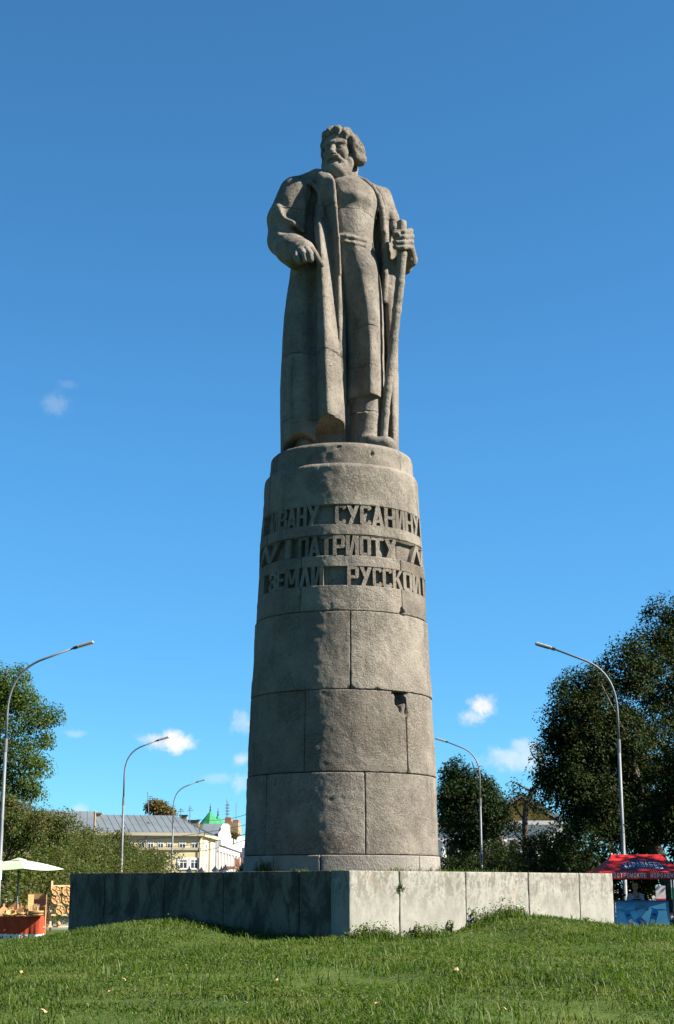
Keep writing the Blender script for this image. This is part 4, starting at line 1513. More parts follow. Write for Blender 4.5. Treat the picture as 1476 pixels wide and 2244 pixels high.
def grass_field():
    sets = []
    x, y = lawn_points(370000, 6.9, 27.0, 0.55, 1)
    z = ground_z(x, y)
    patch = fbm(x * .7, y * .7, 0 * x, 3, 21)
    tuft = vnoise(x * 3.2, y * 3.2, 0 * x, 23)
    h = 0.046 * (1 + .55 * patch + .5 * tuft) * np.random.default_rng(4).uniform(.55, 1.5, len(x))
    keep = (patch + .6 * tuft > -1.35)
    sets.append(blades(x[keep], y[keep], z[keep], np.clip(h[keep], .02, .16), 0.0046 + 0.00028 * y[keep], .95, 5))
    # longer stalks here and there
    x, y = lawn_points(14000, 6.9, 26.5, 0.6, 31)
    sel = fbm(x * .9, y * .9, 0 * x, 2, 33) > .12
    x, y = x[sel], y[sel]
    sets.append(blades(x, y, ground_z(x, y), np.random.default_rng(8).uniform(.09, .17, len(x)), 0.005 + 0.00025 * y, .8, 9))
    # clover and broad leaved weeds, mostly towards the plinth and on the left
    x, y = lawn_points(100000, 7.0, 24.0, 0.7, 41)
    sel = (fbm(x * .8, y * .8, 0 * x, 3, 43) + .3 * np.exp(-((y - 18.5) / 3.5) ** 2)) > .15
    x, y = x[sel], y[sel]
    g = np.random.default_rng(12)
    sets.append(leaflets(x, y, ground_z(x, y) + g.uniform(.015, .055, len(x)), 0.024, 13))
    # ragged growth along the foot of the walls
    for (d, L, nrm, seed, dens) in ((DR, PL_R, -DL, 51, 5200), (DL, PL_L, -DR, 52, 2600)):
        g = np.random.default_rng(seed)
        s = g.uniform(-.1, L + .3, dens)
        off = np.abs(g.normal(0, .16, dens)) + .01
        px = PL_C[0] + d[0] * s + nrm[0] * off
        py = PL_C[1] + d[1] * s + nrm[1] * off
        am = np.clip(.5 + 1.1 * fbm(s * 2.1, 0 * s, 0 * s, 3, seed), .1, 1.6)
        if d is DR:
            am = am * (1 + 1.2 * np.exp(-((s - 3.6) / .8) ** 2)) * (1 + .5 * np.exp(-((s - 4.6) / .5) ** 2))
        if d is DL:
            am = am * .45
        hh = .10 * am * g.uniform(.4, 1.4, dens)
        sets.append(blades(px, py, ground_z(px, py), hh, 0.011, .6, seed + 1))
        k = g.uniform(0, 1, dens) < .55
        zz = ground_z(px[k], py[k])
        sets.append(leaflets(px[k], py[k], zz + g.uniform(0.02, 1, k.sum()) * .16 * am[k], 0.030, seed + 3))
    me = join_sets("grass", sets, M_grass)
    o = link("grass", me, M_grass)
    tag(o, "short green grass and clover covering the mound", kind='stuff')


grass_field()


def top_weeds():
    """tufts on the earth of the plinth and round the foot of the column"""
    sets = []
    g = np.random.default_rng(77)
    th = g.uniform(-2.0, 1.9, 2600)
    am = np.clip(.35 + 1.2 * fbm(th * 4, 0 * th, 0 * th, 3, 71), 0, 1.4) * np.where(th < -.75, 2.0, 1.0)
    r = 1.50 + np.abs(g.normal(0, .06, len(th)))
    x, y = TX + r * np.sin(th), TY - r * np.cos(th)
    sets.append(blades(x, y, np.full(len(x), PL_Z - .03), .085 * am * g.uniform(.4, 1.4, len(x)) + .012, 0.008, .7, 72))
    s = g.uniform(.2, PL_R - .2, 1400)
    off = g.uniform(.3, 1.0, 1400)
    am = np.clip(.2 + 1.3 * fbm(s * 2.6, 0 * s, 0 * s, 3, 74), 0, 1.2)
    am = am * (1 + 1.8 * np.exp(-((s - 2.65) / .2) ** 2))
    x, y = PL_C[0] + DR[0] * s + DL[0] * off, PL_C[1] + DR[1] * s + DL[1] * off
    sets.append(blades(x, y, np.full(len(x), PL_Z - .03), .095 * am * g.uniform(.4, 1.3, len(x)) + .01, 0.009, .7, 75))
    s = g.uniform(.2, PL_L - .2, 900)
    off = g.uniform(.3, .9, 900)
    x, y = PL_C[0] + DL[0] * s + DR[0] * off, PL_C[1] + DL[1] * s + DR[1] * off
    sets.append(blades(x, y, np.full(len(x), PL_Z - .03), .05 * g.uniform(.3, 1.3, len(x)), 0.009, .8, 76))
    o = link("weeds", join_sets("weeds", sets, M_grass), M_grass)
    tag(o, "thin grass tufts growing on top of the plinth", kind='stuff')


top_weeds()


def weed_plant(px, s, off, h, n, label, seed, flower=False, face=(DR, DL)):
    d, nn = face
    x, y = PL_C + d * s - nn * off
    z = float(ground_z(x, y)) if off > 0 else PL_Z - .5
    root = empty("weed_plant", (x, y, z), label=label, cat="weed", group="weeds along the plinth")
    g = np.random.default_rng(seed)
    mb = MB()
    sets = []
    for k in range(n):
        az, ln = g.uniform(0, 6.28), g.uniform(.08, .3)
        tip = Vector((math.cos(az) * ln * h, math.sin(az) * ln * h, h * g.uniform(.6, 1)))
        mb.tube([(0, 0, -.02), tip * .5 + Vector((0, 0, h * .06)), tip], [.006, .004, .002], 5)
        q = np.linspace(.15, 1, 9)
        lx = tip.x * q + g.normal(0, .012, 9)
        ly = tip.y * q + g.normal(0, .012, 9)
        sets.append(leaflets(lx, ly, tip.z * q, .045, seed + k))
    mb.build("stem", M_leaf, root)
    V = np.concatenate([a for a, b in sets])
    F, o = [], 0
    for a, b in sets:
        F.append(b + o)
        o += len(a)
    link("leaves", mesh_np("leaves", V, np.concatenate(F)), M_grass, root)
    if flower:
        for k in range(3):
            fb = MB()
            az = g.uniform(0, 6.28)
            fb.lathe([(.004, 0), (.022, .006), (.020, .014), (.005, .018)], 8, (math.cos(az) * .05, math.sin(az) * .05 - .05, h * g.uniform(.75, .95)))
            fb.build("flower", M_white, root)
    return root


weed_plant(775, .18, .10, 0.173, 9, "low broad leaved weed at the near corner of the plinth", 301)
weed_plant(875, 1.15, .08, 0.216, 8, "bushy weed under the first open joint of the bright wall", 302)
weed_plant(1010, 2.35, .06, 0.245, 6, "slender weed against the middle of the bright wall", 303)
weed_plant(1120, 3.25, .10, 0.158, 9, "white flowering weed where the grass rises on the bright wall", 304, True)
weed_plant(960, 1.85, .07, 0.158, 6, "small weed between the first and second wall joints", 305)
weed_plant(1290, 4.75, .10, 0.13, 6, "short weed near the far right end of the bright wall", 306)
# tuft in the open joint
jt = PL_C + DR * jr[1] - DL * 0.01
jroot = empty("joint_weed", (jt[0], jt[1], 1.62), label="green tuft growing out of the open joint in the bright wall", cat="weed", group="weeds along the plinth")
g_ = np.random.default_rng(88)
n_ = 60
V_, F_ = blades(g_.normal(0, .02, n_), g_.normal(-.01, .01, n_), g_.uniform(-.06, .02, n_), g_.uniform(.05, .12, n_), .008, 1.3, 89)
link("leaves", mesh_np("leaves", V_, F_), M_grass, jroot)

# fallen leaves
M_fallen = plain('fallen_leaf', (0.42, 0.24, 0.12), 0.7, var=0.25, scale=30)
leaf_me = None
for i, (px, py, lab) in enumerate([(1000, 2127, "pale fallen leaf lying in the grass right of the plinth corner"), (96, 2217, "brown fallen leaf at the lower left of the lawn"), (237, 2175, "tan fallen leaf in the left of the lawn"),
                                   (46, 2132, "fallen leaf far left under the market table"), (400, 2102, "orange fallen leaf below the dark wall"), (540, 2200, "fallen leaf low in the lawn left of the middle"), (272, 2148, "upright tan fallen leaf in the left lawn"),
                                   (825, 2200, "curled fallen leaf just below the near corner of the plinth"), (1105, 2212, "fallen leaf at the lower right of the lawn"), (605, 2150, "small brown fallen leaf left of the corner")]):
    d = ray_dir(px, py)
    Y = 6.0
    while Y < 22 and (EYE + d.z / d.y * Y) > float(ground_z(d.x / d.y * Y, Y)) + .045:
        Y += .05
    if leaf_me is None:
        mb = MB()
        pts = []
        for k in range(13):
            a = -math.pi / 2 + k / 12 * 2 * math.pi
            r = .030 * (1 + .35 * math.cos(5 * a)) * (1.15 if k % 2 else .85)
            pts.append((r * math.cos(a), r * math.sin(a), .006 * math.sin(3 * a)))
        c0 = len(pts)
        mb.add(pts + [(0, 0, .012)], [(k, (k + 1) % 13, c0) for k in range(13)])
        leaf_me = mb.mesh("fallen_leaf")
        leaf_me.materials.append(M_fallen)
    o = link("fallen_leaf", leaf_me)
    o.location = (d.x / d.y * Y, Y, float(ground_z(d.x / d.y * Y, Y)) + .05)
    o.rotation_euler = (random.uniform(-.6, .9), random.uniform(-.7, .7), random.uniform(0, 6.28))
    sc_ = random.uniform(.42, .68)
    o.scale = (sc_, sc_, sc_)
    tag(o, lab, "fallen leaf", "fallen leaves on the lawn")

# ------------------------------------------------------------------ trees and hedges
def leaf_quads(P, size, out=None, seed=0, up=0.35, narrow=0.55):
    """one leaf at every point of P, facing every way but mostly outwards and up"""
    g = np.random.default_rng(seed)
    n = len(P)
    N = g.normal(0, 1, (n, 3))
    N[:, 2] = np.abs(N[:, 2]) * .8 + up
    if out is not None:
        N += out * 0.7
    N /= np.linalg.norm(N, axis=1, keepdims=True)
    A = g.normal(0, 1, (n, 3))
    A[:, 2] -= .4
    A -= N * (A * N).sum(1, keepdims=True)
    A /= np.linalg.norm(A, axis=1, keepdims=True)
    B = np.cross(N, A)
    s = (size * g.uniform(.6, 1.35, n))[:, None]
    V = np.stack([P - A * s * .5, P + B * s * narrow * .5 + N * s * .06, P + A * s * .5, P - B * s * narrow * .5 + N * s * .06], 1).reshape(-1, 3)
    i = np.arange(n) * 4
    return V, np.stack([i, i + 1, i + 2, i + 3], -1)


def crown_points(ells, n_clumps, per, cr, seed, droop=0.0, shell=0.72):
    """clumps of leaves spread through a group of ellipsoids (cx, cy, cz, rx, ry, rz)"""
    g = np.random.default_rng(seed)
    ells = np.array(ells, dtype=float)
    vol = (ells[:, 3] * ells[:, 4] * ells[:, 5]) ** .75
    pick = g.choice(len(ells), n_clumps, p=vol / vol.sum())
    d = g.normal(0, 1, (n_clumps, 3))
    d /= np.linalg.norm(d, axis=1, keepdims=True)
    rad = shell + (1 - shell) * g.uniform(-1.3, 1.05, n_clumps)
    C = ells[pick, :3] + d * ells[pick, 3:] * rad[:, None]
    R = cr * g.uniform(.55, 1.35, n_clumps)
    cnt = np.maximum(3, (per * (R / cr) ** 2 * g.uniform(.6, 1.4, n_clumps))).astype(int)
    idx = np.repeat(np.arange(n_clumps), cnt)
    q = g.normal(0, 1, (len(idx), 3))
    q /= np.linalg.norm(q, axis=1, keepdims=True)
    r = g.uniform(0, 1, len(idx)) ** .45
    q = q * r[:, None] * np.array([1.0, 1.0, .72])
    P = C[idx] + q * R[idx][:, None]
    P[:, 2] -= droop * R[idx] * (q[:, 0] ** 2 + q[:, 1] ** 2)
    return P, C, q + d[idx] * .6


def tree(name, label, base, top_z, ells, n_clumps, per, cr, leaf, mat, seed, trunk_r=.2, group=None, cat="tree", droop=0.2, lean=(0, 0), branches=14, narrow=.55, shell=.72):
    bx, by, bz = base
    root = empty(name, base, label=label, cat=cat, group=group)
    P, C, out = crown_points(ells, n_clumps, per, cr, seed, droop, shell)
    V, F = leaf_quads(P - np.array(base), leaf, out, seed + 1, narrow=narrow)
    link("crown", mesh_np("crown", V, F), mat, root)
    g = np.random.default_rng(seed + 2)
    mb = MB()
    ctr = np.array(ells)[:, :3].mean(0) - np.array(base)
    h = top_z - bz
    pts = [Vector((0, 0, -.15)), Vector((0, 0, h * .15)), Vector((ctr[0] * .25 + lean[0] * .3, ctr[1] * .25, h * .35)), Vector((ctr[0] * .6 + lean[0], ctr[1] * .6 + lean[1], h * .6)), Vector((ctr[0] * .9 + lean[0], ctr[1] * .9 + lean[1], h * .88))]
    mb.tube(pts, [trunk_r * 1.25, trunk_r, trunk_r * .8, trunk_r * .5, trunk_r * .12], 9)
    for k in g.choice(len(C), min(branches, len(C)), replace=False):
        t = g.uniform(.3, .8)
        i = min(int(t * 4), 3)
        a = pts[i].lerp(pts[i + 1], t * 4 - i)
        b = Vector(C[k] - np.array(base))
        m = a.lerp(b, .5) + Vector((g.normal(0, .15), g.normal(0, .15), .1 * (b - a).length))
        mb.tube([a, m, b], [trunk_r * .38, trunk_r * .22, trunk_r * .05], 6, False)
    mb.build("trunk", M_bark, root, True)
    return root


def pe(px, py, rx, ry, Y, depth=None):
    """crown ellipsoid from its outline in the photograph, at distance Y"""
    p = at(px, py, Y)
    t = ray_dir(px, py)
    m = Y / t.y / FPX
    return (p.x, p.y, p.z, rx * m, (depth or (rx + ry) * .5 * m), ry * m)


# left: broad lit tree at the edge of the picture
tree("leafy_tree", "tall leafy green tree at the left edge behind the first lamp post", (-13.6, 60, 0), 11.2,
     [pe(-25, 1590, 95, 130, 60), pe(20, 1500, 62, 55, 60), pe(62, 1550, 44, 60, 59.5), pe(100, 1595, 30, 42, 59.5), pe(55, 1650, 50, 45, 59), pe(30, 1715, 68, 42, 59), pe(-60, 1480, 55, 70, 60), pe(-70, 1700, 70, 70, 60)],
     330, 150, .52, .105, M_leaf, 101, .26, droop=.4)
tree("tall_shrub", "unclipped shrub with reddish shoots rising above the left hedge", (-12.6, 57, 0), 5.4,
     [pe(40, 1805, 75, 48, 56), pe(112, 1815, 48, 34, 57), pe(-10, 1775, 60, 40, 56), pe(150, 1798, 16, 26, 57)],
     190, 110, .40, .085, M_leaf_hedge, 111, .08, cat="shrub", branches=26)


def hedge_row(name, label, pts, mat, leaf, per_m, seed, cat="hedge", depth=1.0, cr=.42):
    """row of grown-together shrubs along pts: (x, y, height); foliage in clumps, darker inside, a few stems"""
    g = np.random.default_rng(seed)
    P0 = np.array(pts, dtype=float)
    seg = np.linalg.norm(np.diff(P0[:, :2], axis=0), axis=1)
    cum = np.concatenate([[0], np.cumsum(seg)])
    L = cum[-1]
    ells, core, s_ = [], [], .4
    while s_ < L - .2:
        x, y, h = [float(np.interp(s_, cum, P0[:, k])) for k in range(3)]
        h *= g.uniform(.90, 1.10)
        rx = depth * g.uniform(.75, 1.15)
        ells.append((x + g.normal(0, .15) * depth, y, h * .50, rx, g.uniform(.75, 1.1), h * .52))
        ells.append((x + g.normal(0, .3) * depth, y + g.uniform(-.5, .5), h * .80, rx * .8, .7, h * .24))
        core.append((x, y, h * .46, rx * .62, .8, h * .46))
        s_ += g.uniform(.95, 1.9)
    root = empty(name, (P0[0, 0], P0[0, 1], 0), label=label, cat=cat)
    o = np.array(root.location)
    n = int(L * per_m)
    Pt, C, out = crown_points(ells, n, 78, cr, seed + 1, .2, .80)
    Pt = Pt[Pt[:, 2] > .03]
    d = np.linalg.norm(Pt[:, :2] - P0[0, :2], axis=1) / L
    V, F = leaf_quads(Pt - o, leaf * (1 + .8 * d), None, seed + 2)
    link("foliage", mesh_np("foliage", V, F), mat, root)
    Pt, C, out = crown_points(core, n // 2, 34, .6, seed + 4, 0, .45)
    Pt = Pt[Pt[:, 2] > .03]
    V, F = leaf_quads(Pt - o, leaf * 2.4, None, seed + 5)
    link("inner_foliage", mesh_np("inner_foliage", V, F), mat, root)
    mb = MB()
    for e in ells[::4]:
        a_ = Vector((e[0] + g.normal(0, .2), e[1] + g.normal(0, .25), -.05)) - Vector(o)
        b_ = a_ + Vector((g.normal(0, .3), g.normal(0, .3), e[2] * 1.7))
        mb.tube([a_, a_.lerp(b_, .5) + Vector((g.normal(0, .1), g.normal(0, .1), 0)), b_], [.035, .022, .008], 5, False)
    tag(mb.build("stems", M_bark, root), kind="stuff")
    return root


hedge_row("hedge", "long sunlit hedge turning brown running behind the wooden goods stall", [(-12.5, 54, 4.55), (-12.5, 66, 4.6), (-12.5, 88, 4.45), (-12.5, 113, 3.95)], M_leaf_hedge, .078, 27, 121)
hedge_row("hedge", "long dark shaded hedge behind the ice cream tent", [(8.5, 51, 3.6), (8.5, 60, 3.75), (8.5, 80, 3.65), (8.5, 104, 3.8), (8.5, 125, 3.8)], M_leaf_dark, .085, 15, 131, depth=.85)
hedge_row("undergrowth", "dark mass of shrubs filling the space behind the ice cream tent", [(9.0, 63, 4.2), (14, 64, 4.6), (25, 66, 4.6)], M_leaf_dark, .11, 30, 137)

# right: the big dark trees
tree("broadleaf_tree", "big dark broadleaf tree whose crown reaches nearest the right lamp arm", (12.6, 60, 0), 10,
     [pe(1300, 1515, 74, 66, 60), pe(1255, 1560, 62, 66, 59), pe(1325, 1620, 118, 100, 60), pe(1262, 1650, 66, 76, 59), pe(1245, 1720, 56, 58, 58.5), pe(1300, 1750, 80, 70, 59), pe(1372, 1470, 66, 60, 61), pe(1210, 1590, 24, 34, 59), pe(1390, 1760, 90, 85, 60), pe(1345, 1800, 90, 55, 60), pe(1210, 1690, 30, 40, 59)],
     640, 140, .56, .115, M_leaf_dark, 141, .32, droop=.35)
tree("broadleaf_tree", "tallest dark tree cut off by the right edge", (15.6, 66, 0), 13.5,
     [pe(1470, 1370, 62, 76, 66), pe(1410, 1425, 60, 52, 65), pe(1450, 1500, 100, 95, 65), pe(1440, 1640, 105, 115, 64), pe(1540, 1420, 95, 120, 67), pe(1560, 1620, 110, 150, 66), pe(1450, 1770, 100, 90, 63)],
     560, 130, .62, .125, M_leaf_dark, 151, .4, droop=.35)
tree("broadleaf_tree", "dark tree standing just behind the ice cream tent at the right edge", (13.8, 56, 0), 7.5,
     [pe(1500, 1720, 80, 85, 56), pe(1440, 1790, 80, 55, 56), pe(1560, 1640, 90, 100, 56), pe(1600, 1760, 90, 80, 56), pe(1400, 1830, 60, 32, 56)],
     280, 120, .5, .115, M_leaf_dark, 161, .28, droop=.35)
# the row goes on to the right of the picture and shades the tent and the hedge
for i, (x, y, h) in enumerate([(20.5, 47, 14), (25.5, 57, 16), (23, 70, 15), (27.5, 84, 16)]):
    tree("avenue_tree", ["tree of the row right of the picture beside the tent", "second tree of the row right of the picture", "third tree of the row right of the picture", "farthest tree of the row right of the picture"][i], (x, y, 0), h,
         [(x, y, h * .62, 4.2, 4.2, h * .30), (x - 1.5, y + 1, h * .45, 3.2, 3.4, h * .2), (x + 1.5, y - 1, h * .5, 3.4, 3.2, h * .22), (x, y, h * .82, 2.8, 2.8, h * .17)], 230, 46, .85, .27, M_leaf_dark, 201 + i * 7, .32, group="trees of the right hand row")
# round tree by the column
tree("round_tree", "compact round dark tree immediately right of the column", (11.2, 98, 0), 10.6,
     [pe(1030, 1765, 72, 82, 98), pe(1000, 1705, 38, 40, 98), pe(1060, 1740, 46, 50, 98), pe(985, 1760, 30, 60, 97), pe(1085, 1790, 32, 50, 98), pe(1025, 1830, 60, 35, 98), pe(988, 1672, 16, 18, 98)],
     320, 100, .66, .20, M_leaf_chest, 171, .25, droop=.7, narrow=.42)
# crooked thin tree
cr_root = empty("crooked_tree", tuple(at(1152, 1948, 78))[:2] + (0,), label="thin crooked tree with sparse leaves between the round tree and the big trees", cat="tree")
o_ = np.array(cr_root.location)
tp = [at(1152, 1985, 78), at(1151, 1880, 78), at(1150, 1800, 78), at(1153, 1758, 78), at(1166, 1735, 78), at(1184, 1712, 78), at(1182, 1670, 78), at(1176, 1636, 78)]
mb = MB()
mb.tube([p - Vector(o_) for p in tp], [.17, .16, .15, .15, .12, .09, .05, .02], 8)
for a, b, c in (((1166, 1735), (1140, 1722), (1128, 1716)), ((1150, 1800), (1128, 1770), (1118, 1745)), ((1184, 1712), (1200, 1690), (1212, 1660)), ((1182, 1670), (1166, 1655), (1160, 1640)), ((1153, 1758), (1170, 1775), (1185, 1790)), ((1151, 1850), (1130, 1830), (1120, 1800)), ((1183, 1690), (1205, 1720), (1215, 1740)), ((1182, 1660), (1195, 1645), (1200, 1632))):
    mb.tube([at(*q, 78) - Vector(o_) for q in (a, b, c)], [.06, .04, .012], 6, False)
mb.build("trunk", M_bark, cr_root, True)
P_, C_, out_ = crown_points([pe(1180, 1655, 26, 26, 78), pe(1130, 1725, 22, 20, 78), pe(1122, 1770, 18, 28, 78), pe(1200, 1700, 22, 30, 78), pe(1180, 1780, 30, 28, 78), pe(1150, 1745, 40, 22, 78), pe(1175, 1825, 30, 22, 78), pe(1130, 1815, 18, 25, 78)], 120, 24, .42, 5, .3)
V_, F_ = leaf_quads(P_ - o_, .13, out_, 6)
link("crown", mesh_np("crown", V_, F_), M_leaf_dark, cr_root)

# trees far off
tree("autumn_tree", "yellowing tree showing above the grey roof on the left", (-27.5, 215, 0), 14.0, [pe(345, 1770, 22, 18, 215), pe(368, 1776, 14, 12, 215), pe(328, 1772, 10, 10, 215)], 90, 40, .8, .34, M_leaf_brown, 181, .25)
tree("distant_tree", "grey green tree far off between the crooked tree and the dark trees", (27.0, 190, 0), 11.0, [pe(1215, 1812, 32, 20, 190), pe(1250, 1820, 40, 18, 190), pe(1185, 1820, 24, 14, 190)], 100, 36, .9, .40, M_leaf, 191, .25)
tree("distant_tree", "small bush showing in front of the tan tower", (-23.0, 280, 0), 8.5, [pe(510, 1838, 14, 14, 280)], 40, 40, .8, .4, M_leaf_brown, 195, .2)

# ------------------------------------------------------------------ buildings behind, left
def wx(px, Y):
    return at(px, 1900, Y).x


def wz(py, Y):
    return at(738, py, Y).z


def frame_axes(o, u):
    """matrix taking (along, out, up) to the world; 'out' points away from the wall"""
    u = Vector(u).normalized()
    n = Vector((u.y, -u.x, 0))
    M = Matrix(((u.x, n.x, 0, o[0]), (u.y, n.y, 0, o[1]), (0, 0, 1, o[2]), (0, 0, 0, 1)))
    return M


def window(parent, M, a, z, w_, h, frame_mat=M_white, panes=2, transom=True, surround=0.0):
    """a real opening dressing: frame with panes and sill, set on the wall; pane is the sub-part"""
    fr = MB()
    t = min(.09, w_ * .09)
    fr.box((a - w_ / 2, -.05, z), (a - w_ / 2 + t, .05, z + h), M)
    fr.box((a + w_ / 2 - t, -.05, z), (a + w_ / 2, .05, z + h), M)
    fr.box((a - w_ / 2 + t, -.05, z + h - t), (a + w_ / 2 - t, .048, z + h), M)
    fr.box((a - w_ / 2 + t, -.05, z), (a + w_ / 2 - t, .048, z + t), M)
    if panes > 1:
        fr.box((a - t / 2, -.05, z + t), (a + t / 2, .044, z + h - t), M)
    if transom:
        fr.box((a - w_ / 2 + t, -.05, z + h * .68), (a + w_ / 2 - t, .04, z + h * .68 + .07), M)
    fr.box((a - w_ / 2 - .06, -.05, z - .08), (a + w_ / 2 + .06, .12, z - .003), M)
    if surround > 0:
        s = surround
        fr.box((a - w_ / 2 - s, -.05, z), (a - w_ / 2 - .004, .07, z + h + s), M)
        fr.box((a + w_ / 2 + .004, -.05, z), (a + w_ / 2 + s, .07, z + h + s), M)
        fr.box((a - w_ / 2 - .004, -.05, z + h + .004), (a + w_ / 2 + .004, .07, z + h + s), M)
    f = fr.build("window", frame_mat, parent)
    g = MB()
    g.box((a - w_ / 2 + t * .5, -.05, z + t * .5), (a + w_ / 2 - t * .5, .022, z + h - t * .5), M)
    p = g.build("pane", M_glass, f)
    return f


def ribbed_roof(parent, corners_low, corners_high, mat, step=.9, name="roof"):
    """tin roof slope from an eave line up to a ridge line, with standing seams"""
    a, b = Vector(corners_low[0]), Vector(corners_low[1])
    c, d = Vector(corners_high[0]), Vector(corners_high[1])
    mb = MB()
    nrm = (b - a).cross(c - a).normalized()
    if nrm.z < 0:
        nrm = -nrm
    th = nrm * .12
    mb.add([a, b, d, c, a - th, b - th, d - th, c - th], [(0, 1, 2, 3), (4, 7, 6, 5), (0, 4, 5, 1), (1, 5, 6, 2), (2, 6, 7, 3), (3, 7, 4, 0)])
    r = mb.build(name, mat, parent)
    L = (b - a).length
    n = int(L / step)
    for i in range(1, n):
        t = i / n
        p, q = a.lerp(b, t), c.lerp(d, t)
        if (c - d).length < L * .98:      # hipped: seams stay square to the eave
            u = (b - a).normalized()
            s = (p - a).dot(u)
            sc_, sd = (c - a).dot(u), (d - a).dot(u)
            lo, hi = min(sc_, sd), max(sc_, sd)
            up = (c - a) - u * sc_
            if s < lo:
                q = p + up * (s / max(lo, 1e-3))
            elif s > hi:
                q = p + up * ((L - s) / max(L - hi, 1e-3))
            else:
                q = p + up
        sm = MB()
        sm.tube([p + nrm * .02, q + nrm * .02], .02, 4)
        sm.build("roof_seam", mat, r)
    return r


Yb = 170.0
xl, xr = -37.0, wx(438, Yb)
zb0, zb1 = 0.0, wz(1826, Yb)
zr = wz(1788, Yb + 7)
yel = empty("yellow_building", ((xl + xr) / 2, Yb, 0), label="long two storey cream building with a grey tin roof behind the left hedge", cat="building")


def sub_origin(o):
    """children are modelled in world coordinates"""
    o.matrix_parent_inverse = o.parent.matrix_basis.inverted() if o.parent else Matrix()


class Part:
    pass


side_end = Vector((wx(470, 184), 184, 0))
PHI = R_(16)                                   # the long front is turned a little to the sun
u_f = Vector((math.cos(PHI), math.sin(PHI), 0))
n_in = Vector((-math.sin(PHI), math.cos(PHI), 0))
C_r = Vector((xr, Yb, 0))
Lf = (xr - xl) / math.cos(PHI)
A_l = C_r - u_f * Lf


def fa(px, off=0.0):
    """distance from the left end of the front (moved in by off) to the point seen at px"""
    k = wx(px, 1.0)
    p = A_l + n_in * off
    return (k * p.y - p.x) / (u_f.x - k * u_f.y)


def fp(px, off, z):
    p = A_l + n_in * off + u_f * fa(px, off)
    return Vector((p.x, p.y, z))


mb = MB()
o0 = Vector((0, 0, 0)) - Vector(yel.location)
T = Matrix.Translation(o0)
back = A_l + n_in * 15
mb.prism([(A_l.x, A_l.y), (xr, Yb), (side_end.x, side_end.y), (back.x, back.y)], 0, zb1, T)
mb.build("wall", M_cream, yel)
Mf = T @ frame_axes(tuple(A_l), u_f)
mb = MB()
mb.box((-.1, .002, zb1 - .30), (Lf + .25, .45, zb1 + .02), Mf)
mb.box((-.1, .002, zb1 - .62), (Lf + .15, .20, zb1 - .304), Mf)
mb.build("cornice", M_cream2, yel)
mb = MB()
mb.box((0, .002, wz(1863, Yb)), (Lf + .1, .14, wz(1860, Yb) + .12), Mf)
mb.build("string_course", M_cream2, yel)
u_s = (side_end - Vector((xr, Yb, 0)))
Ms = T @ frame_axes((xr, Yb, 0), u_s)
mb = MB()
mb.box((.46, .002, zb1 - .30), (u_s.length, .40, zb1 + .018), Ms)
mb.build("cornice", M_cream, yel)
for px in (190, 214, 238, 262, 285, 308, 328, 350, 371, 398, 425):
    window(yel, Mf, fa(px), wz(1859, Yb), .62 if px < 380 else .68, wz(1845.5, Yb) - wz(1859, Yb), transom=True)
for px in (401, 425):
    window(yel, Mf, fa(px), wz(1904, Yb), .85, wz(1884, Yb) - wz(1904, Yb), surround=.22)
us = u_s.normalized()
window(yel, Ms, 5.0, wz(1859, Yb), 1.6, .75, surround=.2)
window(yel, Ms, 5.0, wz(1905, Yb), 1.6, 1.05, surround=.25)
for a in (2.2, 9.2, 10.6, 12.4):
    mb = MB()
    mb.box((a - .28, .003, .2), (a + .28, .12, zb1 - .64), Ms)
    mb.build("pilaster", M_whitewash, yel)
for (M_, a) in ((Mf, fa(317)), (Mf, Lf - .15), (Ms, 7.0)):
    mb = MB()
    mb.tube([M_ @ Vector((a, .14, .2)), M_ @ Vector((a, .14, zb1 - .7)), M_ @ Vector((a, .40, zb1 - .2))], .07, 6)
    mb.build("downpipe", M_galv, yel)
ev = .35
ze_ = zb1 + .03
rid_l, rid_r = fp(204.5, 7, zr), fp(380, 7, zr)
el, er = fp(204.5, -ev, ze_), fp(438, -ev, ze_) + u_f * .5
ribbed_roof(yel, (el + o0, er + o0), (rid_l + o0, rid_r + o0), M_tin, .7)
ribbed_roof(yel, (er + o0, Vector((side_end.x + .4, side_end.y + 1.5, ze_)) + o0), (rid_r + o0, rid_r + Vector((.05, .05, 0)) + o0), M_tin, 1.2)
zr2 = zr + .35
ribbed_roof(yel, (A_l - n_in * ev + Vector((0, 0, ze_)) + o0, fp(203.5, -ev, ze_) + o0), (A_l + n_in * 7 + Vector((0, 0, zr2)) + o0, fp(203, 7, zr2) + o0), M_tin, .7)
mb = MB()
w4 = [fp(203.6, -ev, ze_ - .2), fp(203.6, -ev, ze_ + .12), fp(203.2, 7, zr2 + .1), fp(203.2, 7, zb1)]
mb.add([p + o0 for p in w4] + [p + o0 + u_f * .12 for p in w4], [(0, 1, 2, 3), (4, 7, 6, 5), (0, 4, 5, 1), (1, 5, 6, 2), (2, 6, 7, 3), (3, 7, 4, 0)])
mb.build("fire_wall", M_tan, yel)
# back slope so the roof is closed
ribbed_roof(yel, (back + Vector((0, 0, zb1)) + o0, Vector((side_end.x, side_end.y + .5, zb1)) + o0), (A_l + n_in * 7 + Vector((0, 0, zr - .02)) + o0, rid_r + Vector((0, 0, -.02)) + o0), M_tin, 4)
for (px, py, mat_, lab) in ((211, 1781, M_tan, None), (132, 1780, M_rust, None)):
    mb = MB()
    q_ = fp(px, 6.5, 0)
    x, y = q_.x, q_.y
    mb.box((x - .35, y - .35, zr - 1.6), (x + .35, y + .35, wz(py, y) - .12), T)
    mb.box((x - .45, y - .45, wz(py, y) - .12), (x + .45, y + .45, wz(py, y)), T)
    mb.build("chimney", mat_, yel)
